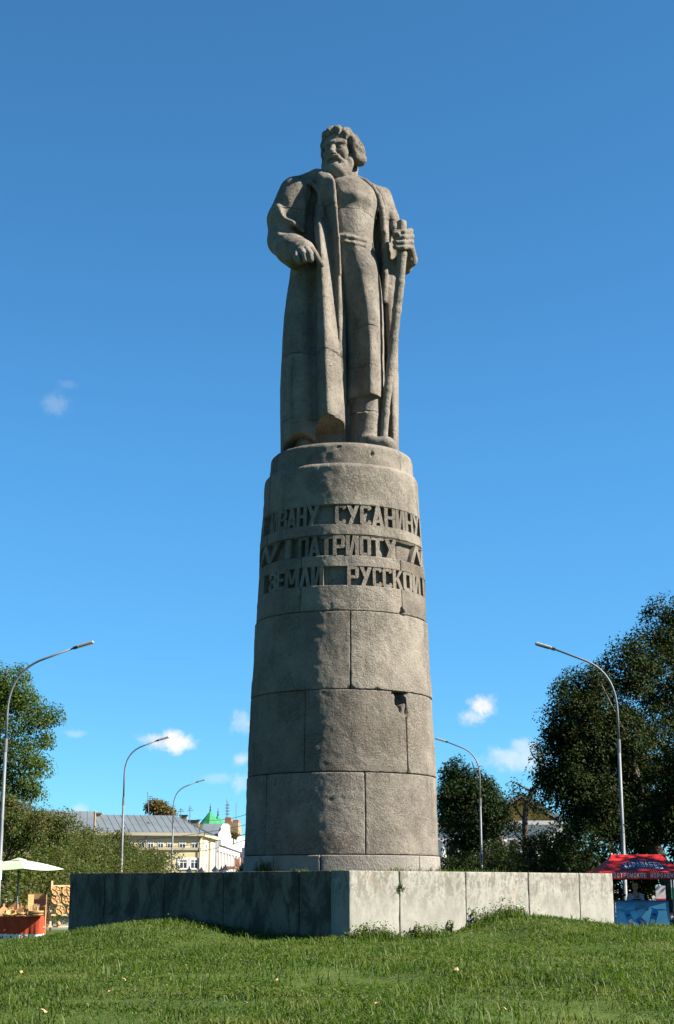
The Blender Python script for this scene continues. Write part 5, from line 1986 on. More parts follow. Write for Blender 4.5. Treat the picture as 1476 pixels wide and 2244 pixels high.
# small dormer hood
mb = MB()
q_ = fp(321, 3.2, 0)
x, z = q_.x, ze_ + (zr - ze_) * 3.4 / 7.35 + .05
mb.prism([(-.3, 0), (.3, 0), (0, .28)], 0, 1.0, T @ Matrix.Translation((x, q_.y, z)) @ Matrix.Rotation(math.pi / 2, 4, 'X') @ Matrix.Translation((0, 0, -1.2)))
mb.build("dormer", M_tin, yel)




def house_box(name, label, poly, z1, mat, cat="building"):
    c = np.mean(np.array(poly), 0)
    r = empty(name, (c[0], c[1], 0), label=label, cat=cat)
    TT = Matrix.Translation((-c[0], -c[1], 0))
    mb = MB()
    mb.prism(poly, 0, z1, TT)
    mb.build("wall", mat, r)
    return r, TT


# white ornate building with a curved gable
w0, w1 = Vector((wx(474, 190), 190, 0)), Vector((wx(521, 228), 228, 0))
zw = wz(1842, 190)
wh, Tw = house_box("white_building", "white street building with an ornate stepped gable beside the cream building", [(w0.x, w0.y), (w1.x, w1.y), (w1.x - 4, w1.y), (w0.x - 1.6, w0.y)], zw, M_whitewash)
uw = w1 - w0
Mw = Tw @ frame_axes((w0.x, w0.y, 0), uw)
Lw = uw.length
mb = MB()
mb.box((.1, .003, zw - .5), (Lw, .5, zw + .05), Mw)
mb.box((.1, .003, zw - 1.2), (Lw, .25, zw - .504), Mw)
mb.build("cornice", M_whitewash, wh)
prof = [(4, zw + .05), (22, zw + .05), (21.4, zw + .6), (19.5, zw + .7), (19, zw + 1.3), (17, zw + 1.5), (16.2, zw + 2.0), (13, zw + 2.5), (9.8, zw + 2.0), (9, zw + 1.5), (7, zw + 1.3), (6.5, zw + .7), (4.6, zw + .6)]
mb = MB()
mb.prism(prof, 0, .6, Mw @ Matrix(((1, 0, 0, 0), (0, 0, -1, .3), (0, 1, 0, 0), (0, 0, 0, 1))))
mb.build("gable", M_whitewash, wh)
mb = MB()
mb.prism([(8, zw + .1), (18, zw + .1), (13, zw + 2.0)], 0, .4, Mw @ Matrix(((1, 0, 0, 0), (0, 0, -1, -.35), (0, 1, 0, 0), (0, 0, 0, 1))))
mb.build("roof", M_rust, wh)
for a in (3, 8, 13, 18, 24, 30, 36):
    window(wh, Mw, a, wz(1872, 205), 1.5, 2.0, surround=.3)
    window(wh, Mw, a, .9, 1.5, 2.3, surround=.3)
for a in (.6, 5.5, 10.5, 15.5, 21, 27, 33, 39):
    mb = MB()
    mb.box((a - .3, .004, 0), (a + .3, .3, zw - 1.21), Mw)
    mb.build("pilaster", M_whitewash, wh)
mb = MB()
mb.box((9, .01, 4.1), (17, 1.6, 4.35), Mw)
for a in np.arange(9.2, 17, .7):
    mb.box((a, 1.5, 4.352), (a + .1, 1.58, 5.3), Mw)
mb.box((9, 1.48, 5.302), (17, 1.6, 5.4), Mw)
mb.build("balcony", M_rust, wh)
mb = MB()
mb.box((24.5, .35, .4), (25.3, .5, 3.2), Mw)
mb.build("shop_sign", plain('yellow_sign', (0.62, 0.58, 0.05), 0.5), wh)
# grey roofed house behind it
gz0, gz1 = wz(1830, 205), wz(1806, 205)
gh, Tg = house_box("grey_roof_house", "house whose grey tin roof shows between the cream building and the white gable", [(wx(437, 205), 205), (wx(486, 205), 205), (wx(486, 205), 217), (wx(437, 205), 217)], gz0, M_cream2)
og = Tg.translation
ribbed_roof(gh, (Vector((wx(436, 205), 204.6, gz0)) + og, Vector((wx(487, 205), 204.6, gz0)) + og), (Vector((wx(436, 205), 211, gz1 + .3)) + og, Vector((wx(489, 205), 211, gz1 + .3)) + og), M_tin, 1.0)
ribbed_roof(gh, (Vector((wx(436, 205), 217, gz0)) + og, Vector((wx(487, 205), 217, gz0)) + og), (Vector((wx(436, 205), 211, gz1 + .28)) + og, Vector((wx(489, 205), 211, gz1 + .28)) + og), M_tin, 4)
# pale blue house at the column's edge
pz = wz(1858, 262)
pb, Tp = house_box("pale_blue_house", "pale blue house at the left edge of the column", [(wx(511, 262), 262), (wx(560, 262), 262), (wx(560, 262), 274), (wx(511, 262), 274)], pz, M_paleblue)
Mp = Tp @ frame_axes((wx(511, 262), 262, 0), (1, 0, 0))
window(pb, Mp, wx(523, 262) - wx(511, 262), wz(1884, 262), .95 * 1.2, wz(1873, 262) - wz(1884, 262))
window(pb, Mp, wx(543, 262) - wx(511, 262), wz(1884, 262), 1.1, wz(1873, 262) - wz(1884, 262))
op = Tp.translation
ribbed_roof(pb, (Vector((wx(510, 262), 261.5, pz)) + op, Vector((wx(561, 262), 261.5, pz)) + op), (Vector((wx(515, 262), 268, pz + 2.0)) + op, Vector((wx(556, 262), 268, pz + 2.0)) + op), plain('pale_tin', (0.42, 0.48, 0.52), 0.5, 0.2, scale=.5), 1.4)
mb = MB()
mb.prism([(0, 0), (3.0, 0), (3.0, .25), (0, .9)], 0, 2.4, Mp @ Matrix.Translation((.8, .02, wz(1893, 262))) @ Matrix(((1, 0, 0, 0), (0, 0, 1, 0), (0, 1, 0, 0), (0, 0, 0, 1))))
mb.build("porch_roof", M_rust, pb)
# tan tower block
tz = wz(1802, 400)
tb, Tt = house_box("tower_block", "plain tan brick tower block far off left of the column", [(wx(489, 400), 400), (wx(520, 400), 400), (wx(520, 400), 414), (wx(489, 400), 414)], tz, M_tan)
mb = MB()
mb.box((wx(490, 400), 401, tz), (wx(503, 400), 408, tz + 1.3), Tt)
mb.box((wx(507, 400), 402, tz), (wx(519.5, 400), 409, tz + .7), Tt)
mb.build("roof_hut", M_rust, tb)
for px, h in ((492, 6.0), (494.5, 5.2)):
    mb = MB()
    mb.tube([Tt @ Vector((wx(px, 400), 404, tz + 1.3)), Tt @ Vector((wx(px, 400), 404, tz + h))], .09, 5)
    for k in range(4):
        mb.box((wx(px, 400) - .5, 403.9, tz + 2.2 + k * .75), (wx(px, 400) + .5, 404.1, tz + 2.32 + k * .75), Tt)
    mb.build("antenna_mast", M_galv, tb)
mb = MB()
mb.tube([Tt @ Vector((wx(513, 400), 404, tz + .7)), Tt @ Vector((wx(513, 400), 404, tz + 5))], .07, 5)
mb.build("antenna_mast", M_galv, tb)
# green tent roofs of an old tower
gx, gY = wx(458, 300), 300
ga = empty("green_roofed_tower", (gx, gY, 0), label="old pavilion with two pointed green tent roofs and spires", cat="building")
zb_, za_ = wz(1807, 300), wz(1778, 300)
mb = MB()
mb.box((-2.6, -2, 0), (3.6, 4, zb_))
mb.build("wall", M_tan, ga)
for (dx, r0, za, nm) in ((0, 2.3, za_, 0), (1.35, 1.75, za_ - .75, 1)):
    mb = MB()
    mb.lathe([(r0, zb_ - .3), (r0 * .60, zb_ + (za - zb_) * .36), (r0 * .24, zb_ + (za - zb_) * .78), (.10, za)], 8, (dx, nm * 1.6, 0))
    mb.build("tent_roof", M_green_roof, ga)
    mb = MB()
    mb.lathe([(.13, za - .05), (.17, za + .2), (.08, za + .5), (.14, za + .75), (.04, za + 1.0), (.03, za + 1.5)], 8, (dx, nm * 1.6, 0))
    mb.build("spire", M_dark, ga)
# chimney cluster and aerials on the roofs
for (px, py0, py1, Y, lab) in ((323, 1735, 1785, 178, "thin leaning aerial above the autumn tree on the grey roof"), (396, 1770, 1792, 178, "short aerial beside the hip of the grey roof"), (416, 1765, 1795, 190, "tall aerial left of the green tent roofs")):
    a, b = at(px + (5 if px == 323 else 0), py1, Y), at(px, py0, Y)
    r = empty("aerial", tuple(a), label=lab, cat="aerial", group="aerials on the roofs")
    mb = MB()
    mb.tube([(0, 0, -1.4), b - a], .05, 5)
    mb.build("mast", M_galv, r)
    mb = MB()
    mb.box((-.35, -.03, (b - a).z * .62), (.35, .03, (b - a).z * .62 + .06))
    mb.box((-.22, -.03, (b - a).z * .78), (.22, .03, (b - a).z * .78 + .06))
    mb.build("crossbar", M_galv, r)
for (px, py, w_, h, Y, mat_, lab) in ((402, 1786, .9, 1.4, 200, M_tan, "tan chimney behind the hip of the grey roof"), (424, 1797, 1.4, .6, 205, M_tan, "low brown roof structure left of the green tent roofs")):
    p = at(px, py, Y)
    r = empty("chimney_stack", (p.x, Y, p.z - h), label=lab, cat="chimney")
    mb = MB()
    mb.box((-w_ / 2, -.4, -3.0), (w_ / 2, .4, h - .15))
    mb.build("stack", mat_, r)
    mb = MB()
    mb.box((-w_ / 2 - .08, -.48, h - .148), (w_ / 2 + .08, .48, h))
    mb.build("cap", M_dark, r)
# overhead cables across the street
M_cable = plain('cable', (0.03, 0.03, 0.032), 0.6)
for i, (pa, pb_, Y0, Y1, lab) in enumerate([((380, 1868), (545, 1838), 160, 150, "lowest dark overhead cable crossing in front of the cream building"), ((250, 1842), (545, 1806), 165, 155, "upper overhead cable crossing the grey roof"),
                                           ((430, 1795), (545, 1783), 175, 160, "highest overhead cable right of the green tent roofs"), ((330, 1856), (545, 1826), 163, 152, "middle overhead cable crossing the cream wall")]):
    a, b = at(*pa, Y0), at(*pb_, Y1)
    pts = [a.lerp(b, k / 12) - Vector((0, 0, .35 * 4 * (k / 12) * (1 - k / 12))) for k in range(13)]
    mb = MB()
    mb.tube([p - a for p in pts], .028, 4)
    o = mb.build("overhead_cable", M_cable)
    o.location = a
    tag(o, lab, "cable", "overhead cables")

# ------------------------------------------------------------------ ochre building with white columns, right of the column
Yo = 140.0
xo0, xo1 = wx(955, Yo), wx(1225, Yo)
zo = wz(1808, Yo)
oc = empty("ochre_arcade", ((xo0 + xo1) / 2, Yo, 0), label="ochre classical building with white columns half hidden behind the round tree", cat="building")
To = Matrix.Translation((-(xo0 + xo1) / 2, -Yo, 0))
mb = MB()
mb.box((xo0, Yo + 1.6, 0), (xo1, Yo + 12, zo), To)
mb.build("wall", M_ochre, oc)
mb = MB()
mb.box((xo0 - .3, Yo - .6, zo - 1.3), (xo1 + .3, Yo + 1.7, zo), To)
mb.box((xo0 - .5, Yo - .9, zo + .002), (xo1 + .5, Yo + 1.7, zo + .35), To)
mb.build("entablature", M_whitewash, oc)
mb = MB()
x0, x1 = wx(1080, Yo), wx(1212, Yo)
mb.prism([(x0, zo + .36), (x1, zo + .36), ((x0 + x1) / 2, zo + 2.3)], 0, 10, To @ Matrix(((1, 0, 0, 0), (0, 0, 1, Yo - .4), (0, 1, 0, 0), (0, 0, 0, 1))))
mb.build("pediment", M_ochre, oc)
for sgn in (0, 1):
    a = Vector((x0 - .5, zo + .36)) if sgn == 0 else Vector((x1 + .5, zo + .36))
    b = Vector(((x0 + x1) / 2, zo + 2.4))
    d = (b - a)
    n = Vector((-d.y, d.x)).normalized() * (.35 if sgn == 0 else -.35)
    pl = [a, b, b + n, a + n]
    mb = MB()
    mb.prism([tuple(q) for q in (pl if sgn == 0 else pl[::-1])], 0, 10.6, To @ Matrix(((1, 0, 0, 0), (0, 0, 1, Yo - .8), (0, 1, 0, 0), (0, 0, 0, 1))))
    mb.build("roof", M_tin, oc)
for px in (969, 1003, 1037, 1071, 1106, 1140, 1174, 1208):
    mb = MB()
    mb.lathe([(.55, 0), (.55, .3), (.46, .35), (.44, 2.5), (.37, zo - 1.9), (.37, zo - 1.75), (.52, zo - 1.5), (.52, zo - 1.302)], 16, (wx(px, Yo) - (xo0 + xo1) / 2, -.1, 0))
    mb.build("column", M_whitewash, oc, True)
Mo = To @ frame_axes((xo0, Yo + 1.6, 0), (1, 0, 0))
for px in (986, 1020, 1054, 1089, 1123, 1157, 1191):
    window(oc, Mo, wx(px, Yo) - xo0, 1.2, 1.1, 1.9, surround=.15)
    window(oc, Mo, wx(px, Yo) - xo0, 4.3, 1.0, 1.2)
mb = MB()
mb.box((.05, .004, 3.6), (xo1 - xo0, .12, 3.9), Mo)
mb.build("string_course", M_whitewash, oc)
# white building far right behind the trees
wb, Tb2 = house_box("pale_building", "pale building glimpsed under the dark trees on the right", [(wx(1205, 165), 165), (wx(1262, 165), 165), (wx(1262, 165), 175), (wx(1205, 165), 175)], wz(1830, 165), M_paleblue)
Mb2 = Tb2 @ frame_axes((wx(1205, 165), 165, 0), (1, 0, 0))
for a in (.7, 1.7, 2.5):
    window(wb, Mb2, a, 3.6, .7, 1.1)
mb = MB()
mb.box((wx(1203, 165), 164.6, wz(1830, 165)), (wx(1264, 165), 175.3, wz(1830, 165) + .4), Tb2)
mb.build("roof", M_tin, wb)

# ------------------------------------------------------------------ street lamps
def street_lamp(px_base, px_head, py_head, Y, label, h=10.0):
    hd = at(px_head, py_head, Y)
    base = Vector((at(px_base, 1948, Y).x, Y, 0))
    root = empty("street_lamp", tuple(base), label=label, cat="street lamp", group="tall curved street lamps along the avenue")
    s = 1 if hd.x > base.x else -1
    W, Hh = abs(hd.x - base.x), hd.z
    mb = MB()
    zk = Hh - W * .86
    mb.tube([(0, 0, -.1), (0, 0, .02), (0, 0, .02), (0, 0, Hh * .36), (0, 0, Hh * .36 + .03), (0, 0, Hh * .66)], [.09, .09, .078, .072, .064, .058], 12)
    mb.build("pole", M_galv, root, True)
    mb = MB()
    pts = [(0, 0, Hh * .655)]
    # quarter bend that straightens into a long rising arm
    x_e, z_e = W * .42, Hh - W * .20
    z_s = Hh - W * .86
    pts.append((0, 0, z_s))
    tan_e = Vector((.58, .20)).normalized()
    P0, P1, P2 = Vector((0, z_s)), Vector((0, z_s + (z_e - z_s) * .78)), Vector((x_e, z_e))
    for k in range(1, 13):
        t = k / 12
        q = P0 * (1 - t) ** 2 + P1 * 2 * t * (1 - t) + P2 * t * t
        pts.append((s * q.x, 0, q.y))
    ex, ez = W - .62, Hh - .62 * .30
    pts.append((s * ex, 0, ez))
    mb.tube(pts, [.047, .045] + [.038] * 12 + [.03], 10)
    mb.build("arm", M_galv, root, True)
    mb = MB()
    mb.tube([(0, 0, Hh * .62), (0, 0, Hh * .665)], .066, 12)
    mb.build("collar", M_galv, root)
    ang = -s * math.atan2(Hh - ez, W - ex)
    M_ = Matrix.Translation((s * ex, 0, ez)) @ Matrix.Rotation(ang, 4, 'Y')
    mb = MB()
    lo, hi = (0.06, .64) if s > 0 else (-.64, -.06)
    mb.box((lo, -.12, -.035), (hi, .12, .05), M_)
    hob = mb.build("lamp_housing", M_lumi, root, bevel=.02)
    mb = MB()
    lo2, hi2 = (0.14, .60) if s > 0 else (-.60, -.14)
    mb.box((lo2, -.09, -.047), (hi2, .09, -.0352), M_)
    mb.build("lens", M_glass, hob)
    mb = MB()
    mb.box((-.07, -.05, -.05), (.07, .05, .04), M_)
    mb.build("bracket", M_dark, root)
    return root


l1 = street_lamp(-4, 205, 1407, 52.8, "nearest lamp on the left, rising past the leafy tree")
street_lamp(264, 370, 1615, 86, "middle lamp on the left in front of the small white cloud")
street_lamp(375, 450, 1708, 119, "farthest and smallest lamp on the left, before the cream building")
street_lamp(1369, 1172, 1410, 53.4, "nearest lamp on the right, in front of the dark trees")
street_lamp(1056, 953, 1618, 86.5, "far lamp on the right beside the round tree")
# poster wrapped low on the first lamp
mb = MB()
mb.lathe([(.088, 1.9), (.089, 2.5)], 14)
mb.build("poster", M_print_white, l1)

# ------------------------------------------------------------------ old style lanterns by the far street
lan = None
for i, (px, py, Y) in enumerate([(414.5, 1898, 108), (440.5, 1899, 110), (471, 1896, 104), (485, 1898, 112), (494, 1894, 106)]):
    lab = ["leftmost black lantern top above the plinth edge", "black lantern in front of the corner of the cream building", "largest black lantern top beside the grey downpipe", "black lantern before the white building", "rightmost black lantern top above the plinth edge"][i]
    p = at(px, py, Y)
    if lan is None:
        lan = empty("street_lantern")
        mb = MB()
        mb.lathe([(.16, -.1), (.12, .3), (.05, .5), (.045, 2.45), (.09, 2.5)], 8)
        mb.build("post", M_dark, lan)
        mb = MB()
        mb.lathe([(.10, 2.502), (.19, 2.86)], 6)
        mb.build("glass", M_print_white, lan)
        mb = MB()
        mb.lathe([(.27, 2.862), (.20, 2.95), (.07, 3.07), (.06, 3.12), (.015, 3.22)], 6)
        mb.build("cap", M_dark, lan)
        o = lan
    else:
        o = copy_tree(lan)
    o.location = (p.x, Y, p.z - 3.22)
    o["label"], o["category"], o["group"] = lab, "street lantern", "black lanterns along the far street"

# ------------------------------------------------------------------ left: stall with wooden goods
YT = 49.0
m_px = lambda Y: Y / (math.cos(PITCH) + .055) / FPX
tz_ = .78                                  # table top
tx0, tx1 = at(-40, 1990, YT).x, at(88, 1990, YT).x
tab = empty("market_table", ((tx0 + tx1) / 2, YT + .45, 0), label="market table covered with a red cloth and patterned white lace hem", cat="table")
hw_, hd_ = (tx1 - tx0) / 2, .5
gz = float(ground_z((tx0 + tx1) / 2, YT))
mb = MB()
mb.box((-hw_, -hd_, tz_ - .03), (hw_, hd_, tz_))
mb.build("table_top", M_wood_dark, tab)
for sx in (-1, 1):
    for sy in (-1, 1):
        mb = MB()
        mb.box((sx * (hw_ - .1) - .03, sy * (hd_ - .1) - .03, gz), (sx * (hw_ - .1) + .03, sy * (hd_ - .1) + .03, tz_ - .032))
        mb.build("leg", M_wood_dark, tab)


def skirt(name, z0, z1, mat, amp0, amp1, off, seed):
    """cloth hanging round the front and the right side of the table in folds"""
    path = []
    for k in range(121):
        t = k / 120
        L = 2 * hw_ + 2 * hd_
        s = t * L
        if s < 2 * hw_:
            path.append((-hw_ + s, -hd_ - off, 0, -1, s))
        else:
            path.append((hw_ + off, -hd_ + (s - 2 * hw_), 1, 0, s))
    V, F = [], []
    NZ = 8
    for j in range(NZ):
        v = j / (NZ - 1)
        z = z1 + (z0 - z1) * v
        a = amp0 + (amp1 - amp0) * v
        for (x, y, nx, ny, s) in path:
            w_ = math.sin(s * 21 + 2 * math.sin(s * 6.3 + seed)) * .6 + math.sin(s * 37 + seed) * .4
            d = a * (w_ + .7)
            V.append((x + nx * d, y + ny * d, z))
    n = len(path)
    for j in range(NZ - 1):
        for k in range(n - 1):
            F.append((j * n + k, (j + 1) * n + k, (j + 1) * n + k + 1, j * n + k + 1))
    me = bpy.data.meshes.new(name)
    me.from_pydata(V, [], F)
    me.update()
    return link(name, me, mat, tab, True)


M_redcloth = plain('red_cloth', (0.30, 0.045, 0.022), 0.9, var=0.18, scale=5, spec=0.05)
m, t, b, out = new_mat('lace_print')
co = obj_coord(t)
vor = t.add('ShaderNodeTexVoronoi', {'Vector': t.map(co, (1, 1, .8)), 'Scale': 9.0, 'Randomness': .45})
fl = t.ramp(vor.outputs['Distance'], .30, .36, 1, 0)
colr = t.mix(t.ramp(vor.outputs['Color'], .45, .55), (0.20, 0.03, 0.05, 1), (0.03, 0.03, 0.06, 1))
t.set(b, 'Base Color', t.mix(fl, (0.55, 0.53, 0.50, 1), colr))
t.set(b, 'Roughness', .9)
M_lace = m
skirt("red_cloth", .27, tz_ + .002, M_redcloth, .004, .022, .012, 1)
skirt("lace_hem", gz + .03, .272, M_lace, .012, .024, .005, 1)
mb = MB()
mb.box((-hw_ - .012, -hd_ - .014, tz_ + .0005), (hw_ + .012, hd_ + .01, tz_ + .006))
mb.build("cloth_top", plain('brown_cloth', (0.16, 0.075, 0.05), 0.9, var=.2), tab)
TOPZ = tz_ + .007

WG = "wooden goods on the market table"


def put(o, px, Y, z=TOPZ, rz=0.0, tilt=0.0):
    o.location = (at(px, 1990, Y).x, Y, z)
    o.rotation_euler = (tilt, 0, rz)


def board_mesh(r, handle, hw):
    pts = []
    for k in range(15):
        a = math.radians(-60 - 0) + 0
    for k in range(17):
        a = math.pi / 2 + .32 + (2 * math.pi - .64) * k / 16
        pts.append((r * math.cos(a), r + r * math.sin(a)))
    pts += [(hw, 2 * r + handle * .55), (hw * 1.25, 2 * r + handle * .82), (hw * .8, 2 * r + handle), (-hw * .8, 2 * r + handle), (-hw * 1.25, 2 * r + handle * .82), (-hw, 2 * r + handle * .55)]
    mb = MB()
    mb.prism(pts, 0, .016, Matrix.Rotation(math.pi / 2, 4, 'X'))
    return mb


boards = [(6, 49.8, .16, .20, "large dark paddle board standing at the far left of the back row"), (14, 49.85, .13, .16, "dark paddle board second in the back row of the goods table"), (28, 49.8, .19, .22, "tall pointed paddle board just left of the parasol pole"),
          (39, 49.4, .10, .16, "paddle board directly at the foot of the parasol pole"), (43, 49.3, .12, .15, "paddle board right of the parasol pole"), (48, 49.45, .09, .13, "small paddle board third right of the parasol pole"),
          (54, 49.4, .10, .14, "paddle board before the wooden screen"), (60, 49.35, .085, .13, "small paddle board near the dark folding frame"), (66, 49.3, .09, .12, "rightmost paddle board on the goods table"),
          (27, 49.2, .09, .10, "short paddle board standing in the middle row"), (8, 49.1, .14, .10, "broad light board leaning at the front left"), (20, 49.05, .07, .13, "narrow paddle board with a bright handle at the front")]
for i, (px, Y, r, h, lab) in enumerate(boards):
    o = board_mesh(r, h, .022).build("cutting_board", M_wood if i > 2 else M_wood_dark, None)
    put(o, px, Y, TOPZ + .002, random.uniform(-.3, .3), -.22)
    tag(o, lab, "cutting board", WG)
bowl = MB()
bowl.lathe([(.05, 0), (.09, .02), (.135, .07), (.15, .115), (.138, .115), (.12, .07), (.07, .03), (.01, .026)], 20)
bme = bowl.mesh("wooden_bowl")
bme.materials.append(M_wood)
for (px, Y, s_, lab) in [(24, 48.85, 1.0, "round wooden bowl tilted up at the front of the goods table"), (33, 48.9, .8, "smaller wooden bowl beside the tilted one"), (47, 48.9, .95, "wide low wooden bowl in the middle of the table front"), (12, 48.8, .7, "small wooden dish at the front left corner")]:
    o = link("wooden_bowl", bme, None, None, True)
    put(o, px, Y, TOPZ + (.03 if px == 24 else 0), 0, .55 if px == 24 else 0)
    o.scale = (s_, s_, s_)
    tag(o, lab, "bowl", WG)
spm = MB()
spm.tube([(0, 0, 0), (.18, 0, .012), (.28, 0, .014)], [.008, .009, .012], 6)
spm.lathe([(.004, 0), (.03, .006), (.034, .014), (.028, .018)], 10, (.30, 0, 0))
sme = spm.mesh("wooden_spoon")
sme.materials.append(M_wood_pale)
for (px, Y, rz, lab) in [(2, 48.75, .2, "pale wooden spoon lying at the left end of the table"), (36, 48.72, -.4, "pale wooden spoon lying before the bowls"), (16, 48.7, .7, "wooden spoon lying crosswise at the table front")]:
    o = link("wooden_spoon", sme)
    put(o, px, Y, TOPZ + .012, rz)
    tag(o, lab, "spoon", WG)
# small white figurine
fg = MB()
fg.lathe([(.03, 0), (.034, .02), (.026, .06), (.032, .09), (.02, .115), (.028, .135), (.022, .165), (.004, .18)], 12)
o = fg.build("figurine", M_print_white, None, True)
put(o, 63, 48.9)
tag(o, "tiny white painted figurine beside the basket of sticks", "figurine", WG)
# basket with whittled sticks
bk = empty("basket", label="wide round basket full of upright wooden sticks at the table corner", cat="basket")
put(bk, 79, 48.85)
bm_ = MB()
bm_.lathe([(.17, 0), (.20, .05), (.225, .13), (.235, .14), (.235, .165), (.215, .165), (.205, .13), (.18, .05), (.02, .03)], 22)
bm_.build("rim", M_wood, bk, True)
for k in range(14):
    a, r = random.uniform(0, 6.28), random.uniform(0.02, .13)
    sm_ = MB()
    p = Vector((r * math.cos(a), r * math.sin(a), .03))
    sm_.tube([p, p + Vector((random.uniform(-.07, .07), random.uniform(-.05, .05), random.uniform(.24, .36)))], .012, 5)
    sm_.build("stick", M_wood_pale if k % 3 else M_wood, bk)
for k in range(2):
    hb = MB()
    hb.tube([(.235 * math.cos(q), .235 * math.sin(q), .05 + .07 * k) for q in np.linspace(0, 2 * math.pi, 25)], .012, 5, False)
    hb.build("hoop", M_wood_dark, bk)
# three-leaf wooden screen and a dark folding frame behind
sc = empty("wooden_screen", label="three leaf brown wooden screen standing behind the basket", cat="screen")
sc.location = (at(81, 1990, 49.9).x, 49.9, 0)
for k, (xa, xb, ya, yb) in enumerate([(-.28, -.12, -.10, .03), (-.117, .13, .03, .03), (.133, .29, .03, -.08)]):
    mb = MB()
    d = Vector((xb - xa, yb - ya, 0)).normalized()
    n = Vector((-d.y, d.x, 0)) * .02
    z1 = 1.46 - (.03 if k != 1 else 0)
    mb.prism([(xa, ya), (xb, yb), (xb + n.x, yb + n.y), (xa + n.x, ya + n.y)], gz, z1)
    mb.build("leaf", plain('oak_panel_%s' % 'abc'[k], (0.36 - .03 * k, 0.19 - .015 * k, 0.07), .6, var=.2, scale=4), sc)
ff = empty("folding_chair", label="brown wooden folding chair with a dark top rail behind the basket", cat="chair")
ff.location = (at(87, 1990, 49.65).x, 49.65, 0)
for sx in (-1, 1):
    mb = MB()
    mb.tube([(sx * .17, .10, gz), (sx * .17, -.05, 1.28)], .018, 6)
    mb.build("leg", M_wood, ff)
mb = MB()
mb.box((-.19, -.07, 1.13), (.19, -.03, 1.29))
mb.build("top_rail", plain('dark_rail', (0.05, 0.018, 0.012), .5), ff)
mb = MB()
mb.box((-.16, -.05, 1.06), (.16, -.02, 1.11))
mb.build("backrest", M_wood, ff)
mb = MB()
mb.box((-.18, -.35, .44), (.18, .06, .47))
mb.build("seat", M_wood, ff)

# parasol over the table
UX, UY = at(38, 1950, 49.6).x, 49.6
par = empty("parasol", (UX, UY, 0), label="pale green square parasol over the wooden goods table", cat="parasol")
mb = MB()
mb.tube([(0, 0, gz - .05), (0, 0, 2.55)], .028, 8)
mb.build("pole", M_galv, par, True)
za, ze, rp = at(40, 1883, UY).z, at(60, 1903, UY - 1.3).z, 1.42
cor = [(rp * math.cos(a), rp * math.sin(a), ze) for a in [R_(-72 + 90 * k) for k in range(4)]]
cor[0] = (cor[0][0] * .96, cor[0][1] * .96, cor[0][2])
V, F = [], []
NS = 8
ap = Vector((0, 0, za))
for k in range(4):
    a, b = Vector(cor[k]), Vector(cor[(k + 1) % 4])
    base = len(V)
    for i in range(NS + 1):
        for j in range(NS + 1):
            u, v = i / NS, j / NS
            p = ap.lerp(a.lerp(b, v), .06 + .94 * u)
            sag = .05 * math.sin(math.pi * v) * u - .03 * math.sin(math.pi * u)
            V.append((p.x, p.y, p.z - sag))
    for i in range(NS):
        for j in range(NS):
            q = base + i * (NS + 1) + j
            F.append((q, q + NS + 1, q + NS + 2, q + 1))
me = bpy.data.meshes.new("canopy")
me.from_pydata(V, [], F)
me.update()
cano = link("canopy", me, M_canvas, par, True)
mb = MB()
pts = []
for k in range(4):
    pts.append(Vector(cor[k]) * .17)
mb.add([(0, 0, za + .05)] + [(p.x, p.y, za - .02) for p in pts] + [(p.x, p.y, za - .06) for p in pts], [(0, 1 + k, 1 + (k + 1) % 4) for k in range(4)] + [(1 + k, 5 + k, 5 + (k + 1) % 4, 1 + (k + 1) % 4) for k in range(4)])
mb.build("vent", M_canvas, par)
for k in range(4):
    mb = MB()
    mb.tube([(0, 0, za - .10), tuple(Vector(cor[k]) * .97 - Vector((0, 0, ze * (-.03) + ze * .0 + .06 + ze * .0)) if False else (cor[k][0] * .97, cor[k][1] * .97, ze - .03))], .012, 5)
    mb.build("rib", M_galv, par)

# rack with round trays
rk0 = at(113, 1950, 50.0)
rack = empty("display_rack", (rk0.x, 50.0, 0), label="pale wooden display rack with sloping leg and three shelves", cat="rack")
RK = R_(24)
rack.rotation_euler = (0, 0, RK)
zz_ = lambda py: at(113, py, 50.0).z
kx = m_px(50)
for x in (0, .86):
    mb = MB()
    mb.box((x - .03, -.02, gz), (x + .03, .02, zz_(1930)))
    mb.build("post", M_wood_pale, rack)
    mb = MB()
    mb.tube([(x - .05, .03, zz_(1978)), (x - .16, .12, gz - .02)], .022, 5)
    mb.build("leg", M_wood_dark, rack)
for py in (1941.5, 1962):
    mb = MB()
    mb.box((.031, -.025, zz_(py + 2)), (.829, .015, zz_(py - 2)))
    mb.build("crossbar", M_wood_pale, rack)
for py in (1981.5, 2005, 2030.5):
    mb = MB()
    mb.box((-.02 if py < 2020 else -.10, -.14, zz_(py + 1.4)), (.88, -.026, zz_(py - 1.4)))
    mb.build("shelf", M_wood_pale, rack)
mb = MB()
mb.box((.031, -.024, zz_(1989.5)), (.829, .016, zz_(1984.8)))
mb.build("crossbar", M_wood_pale, rack)


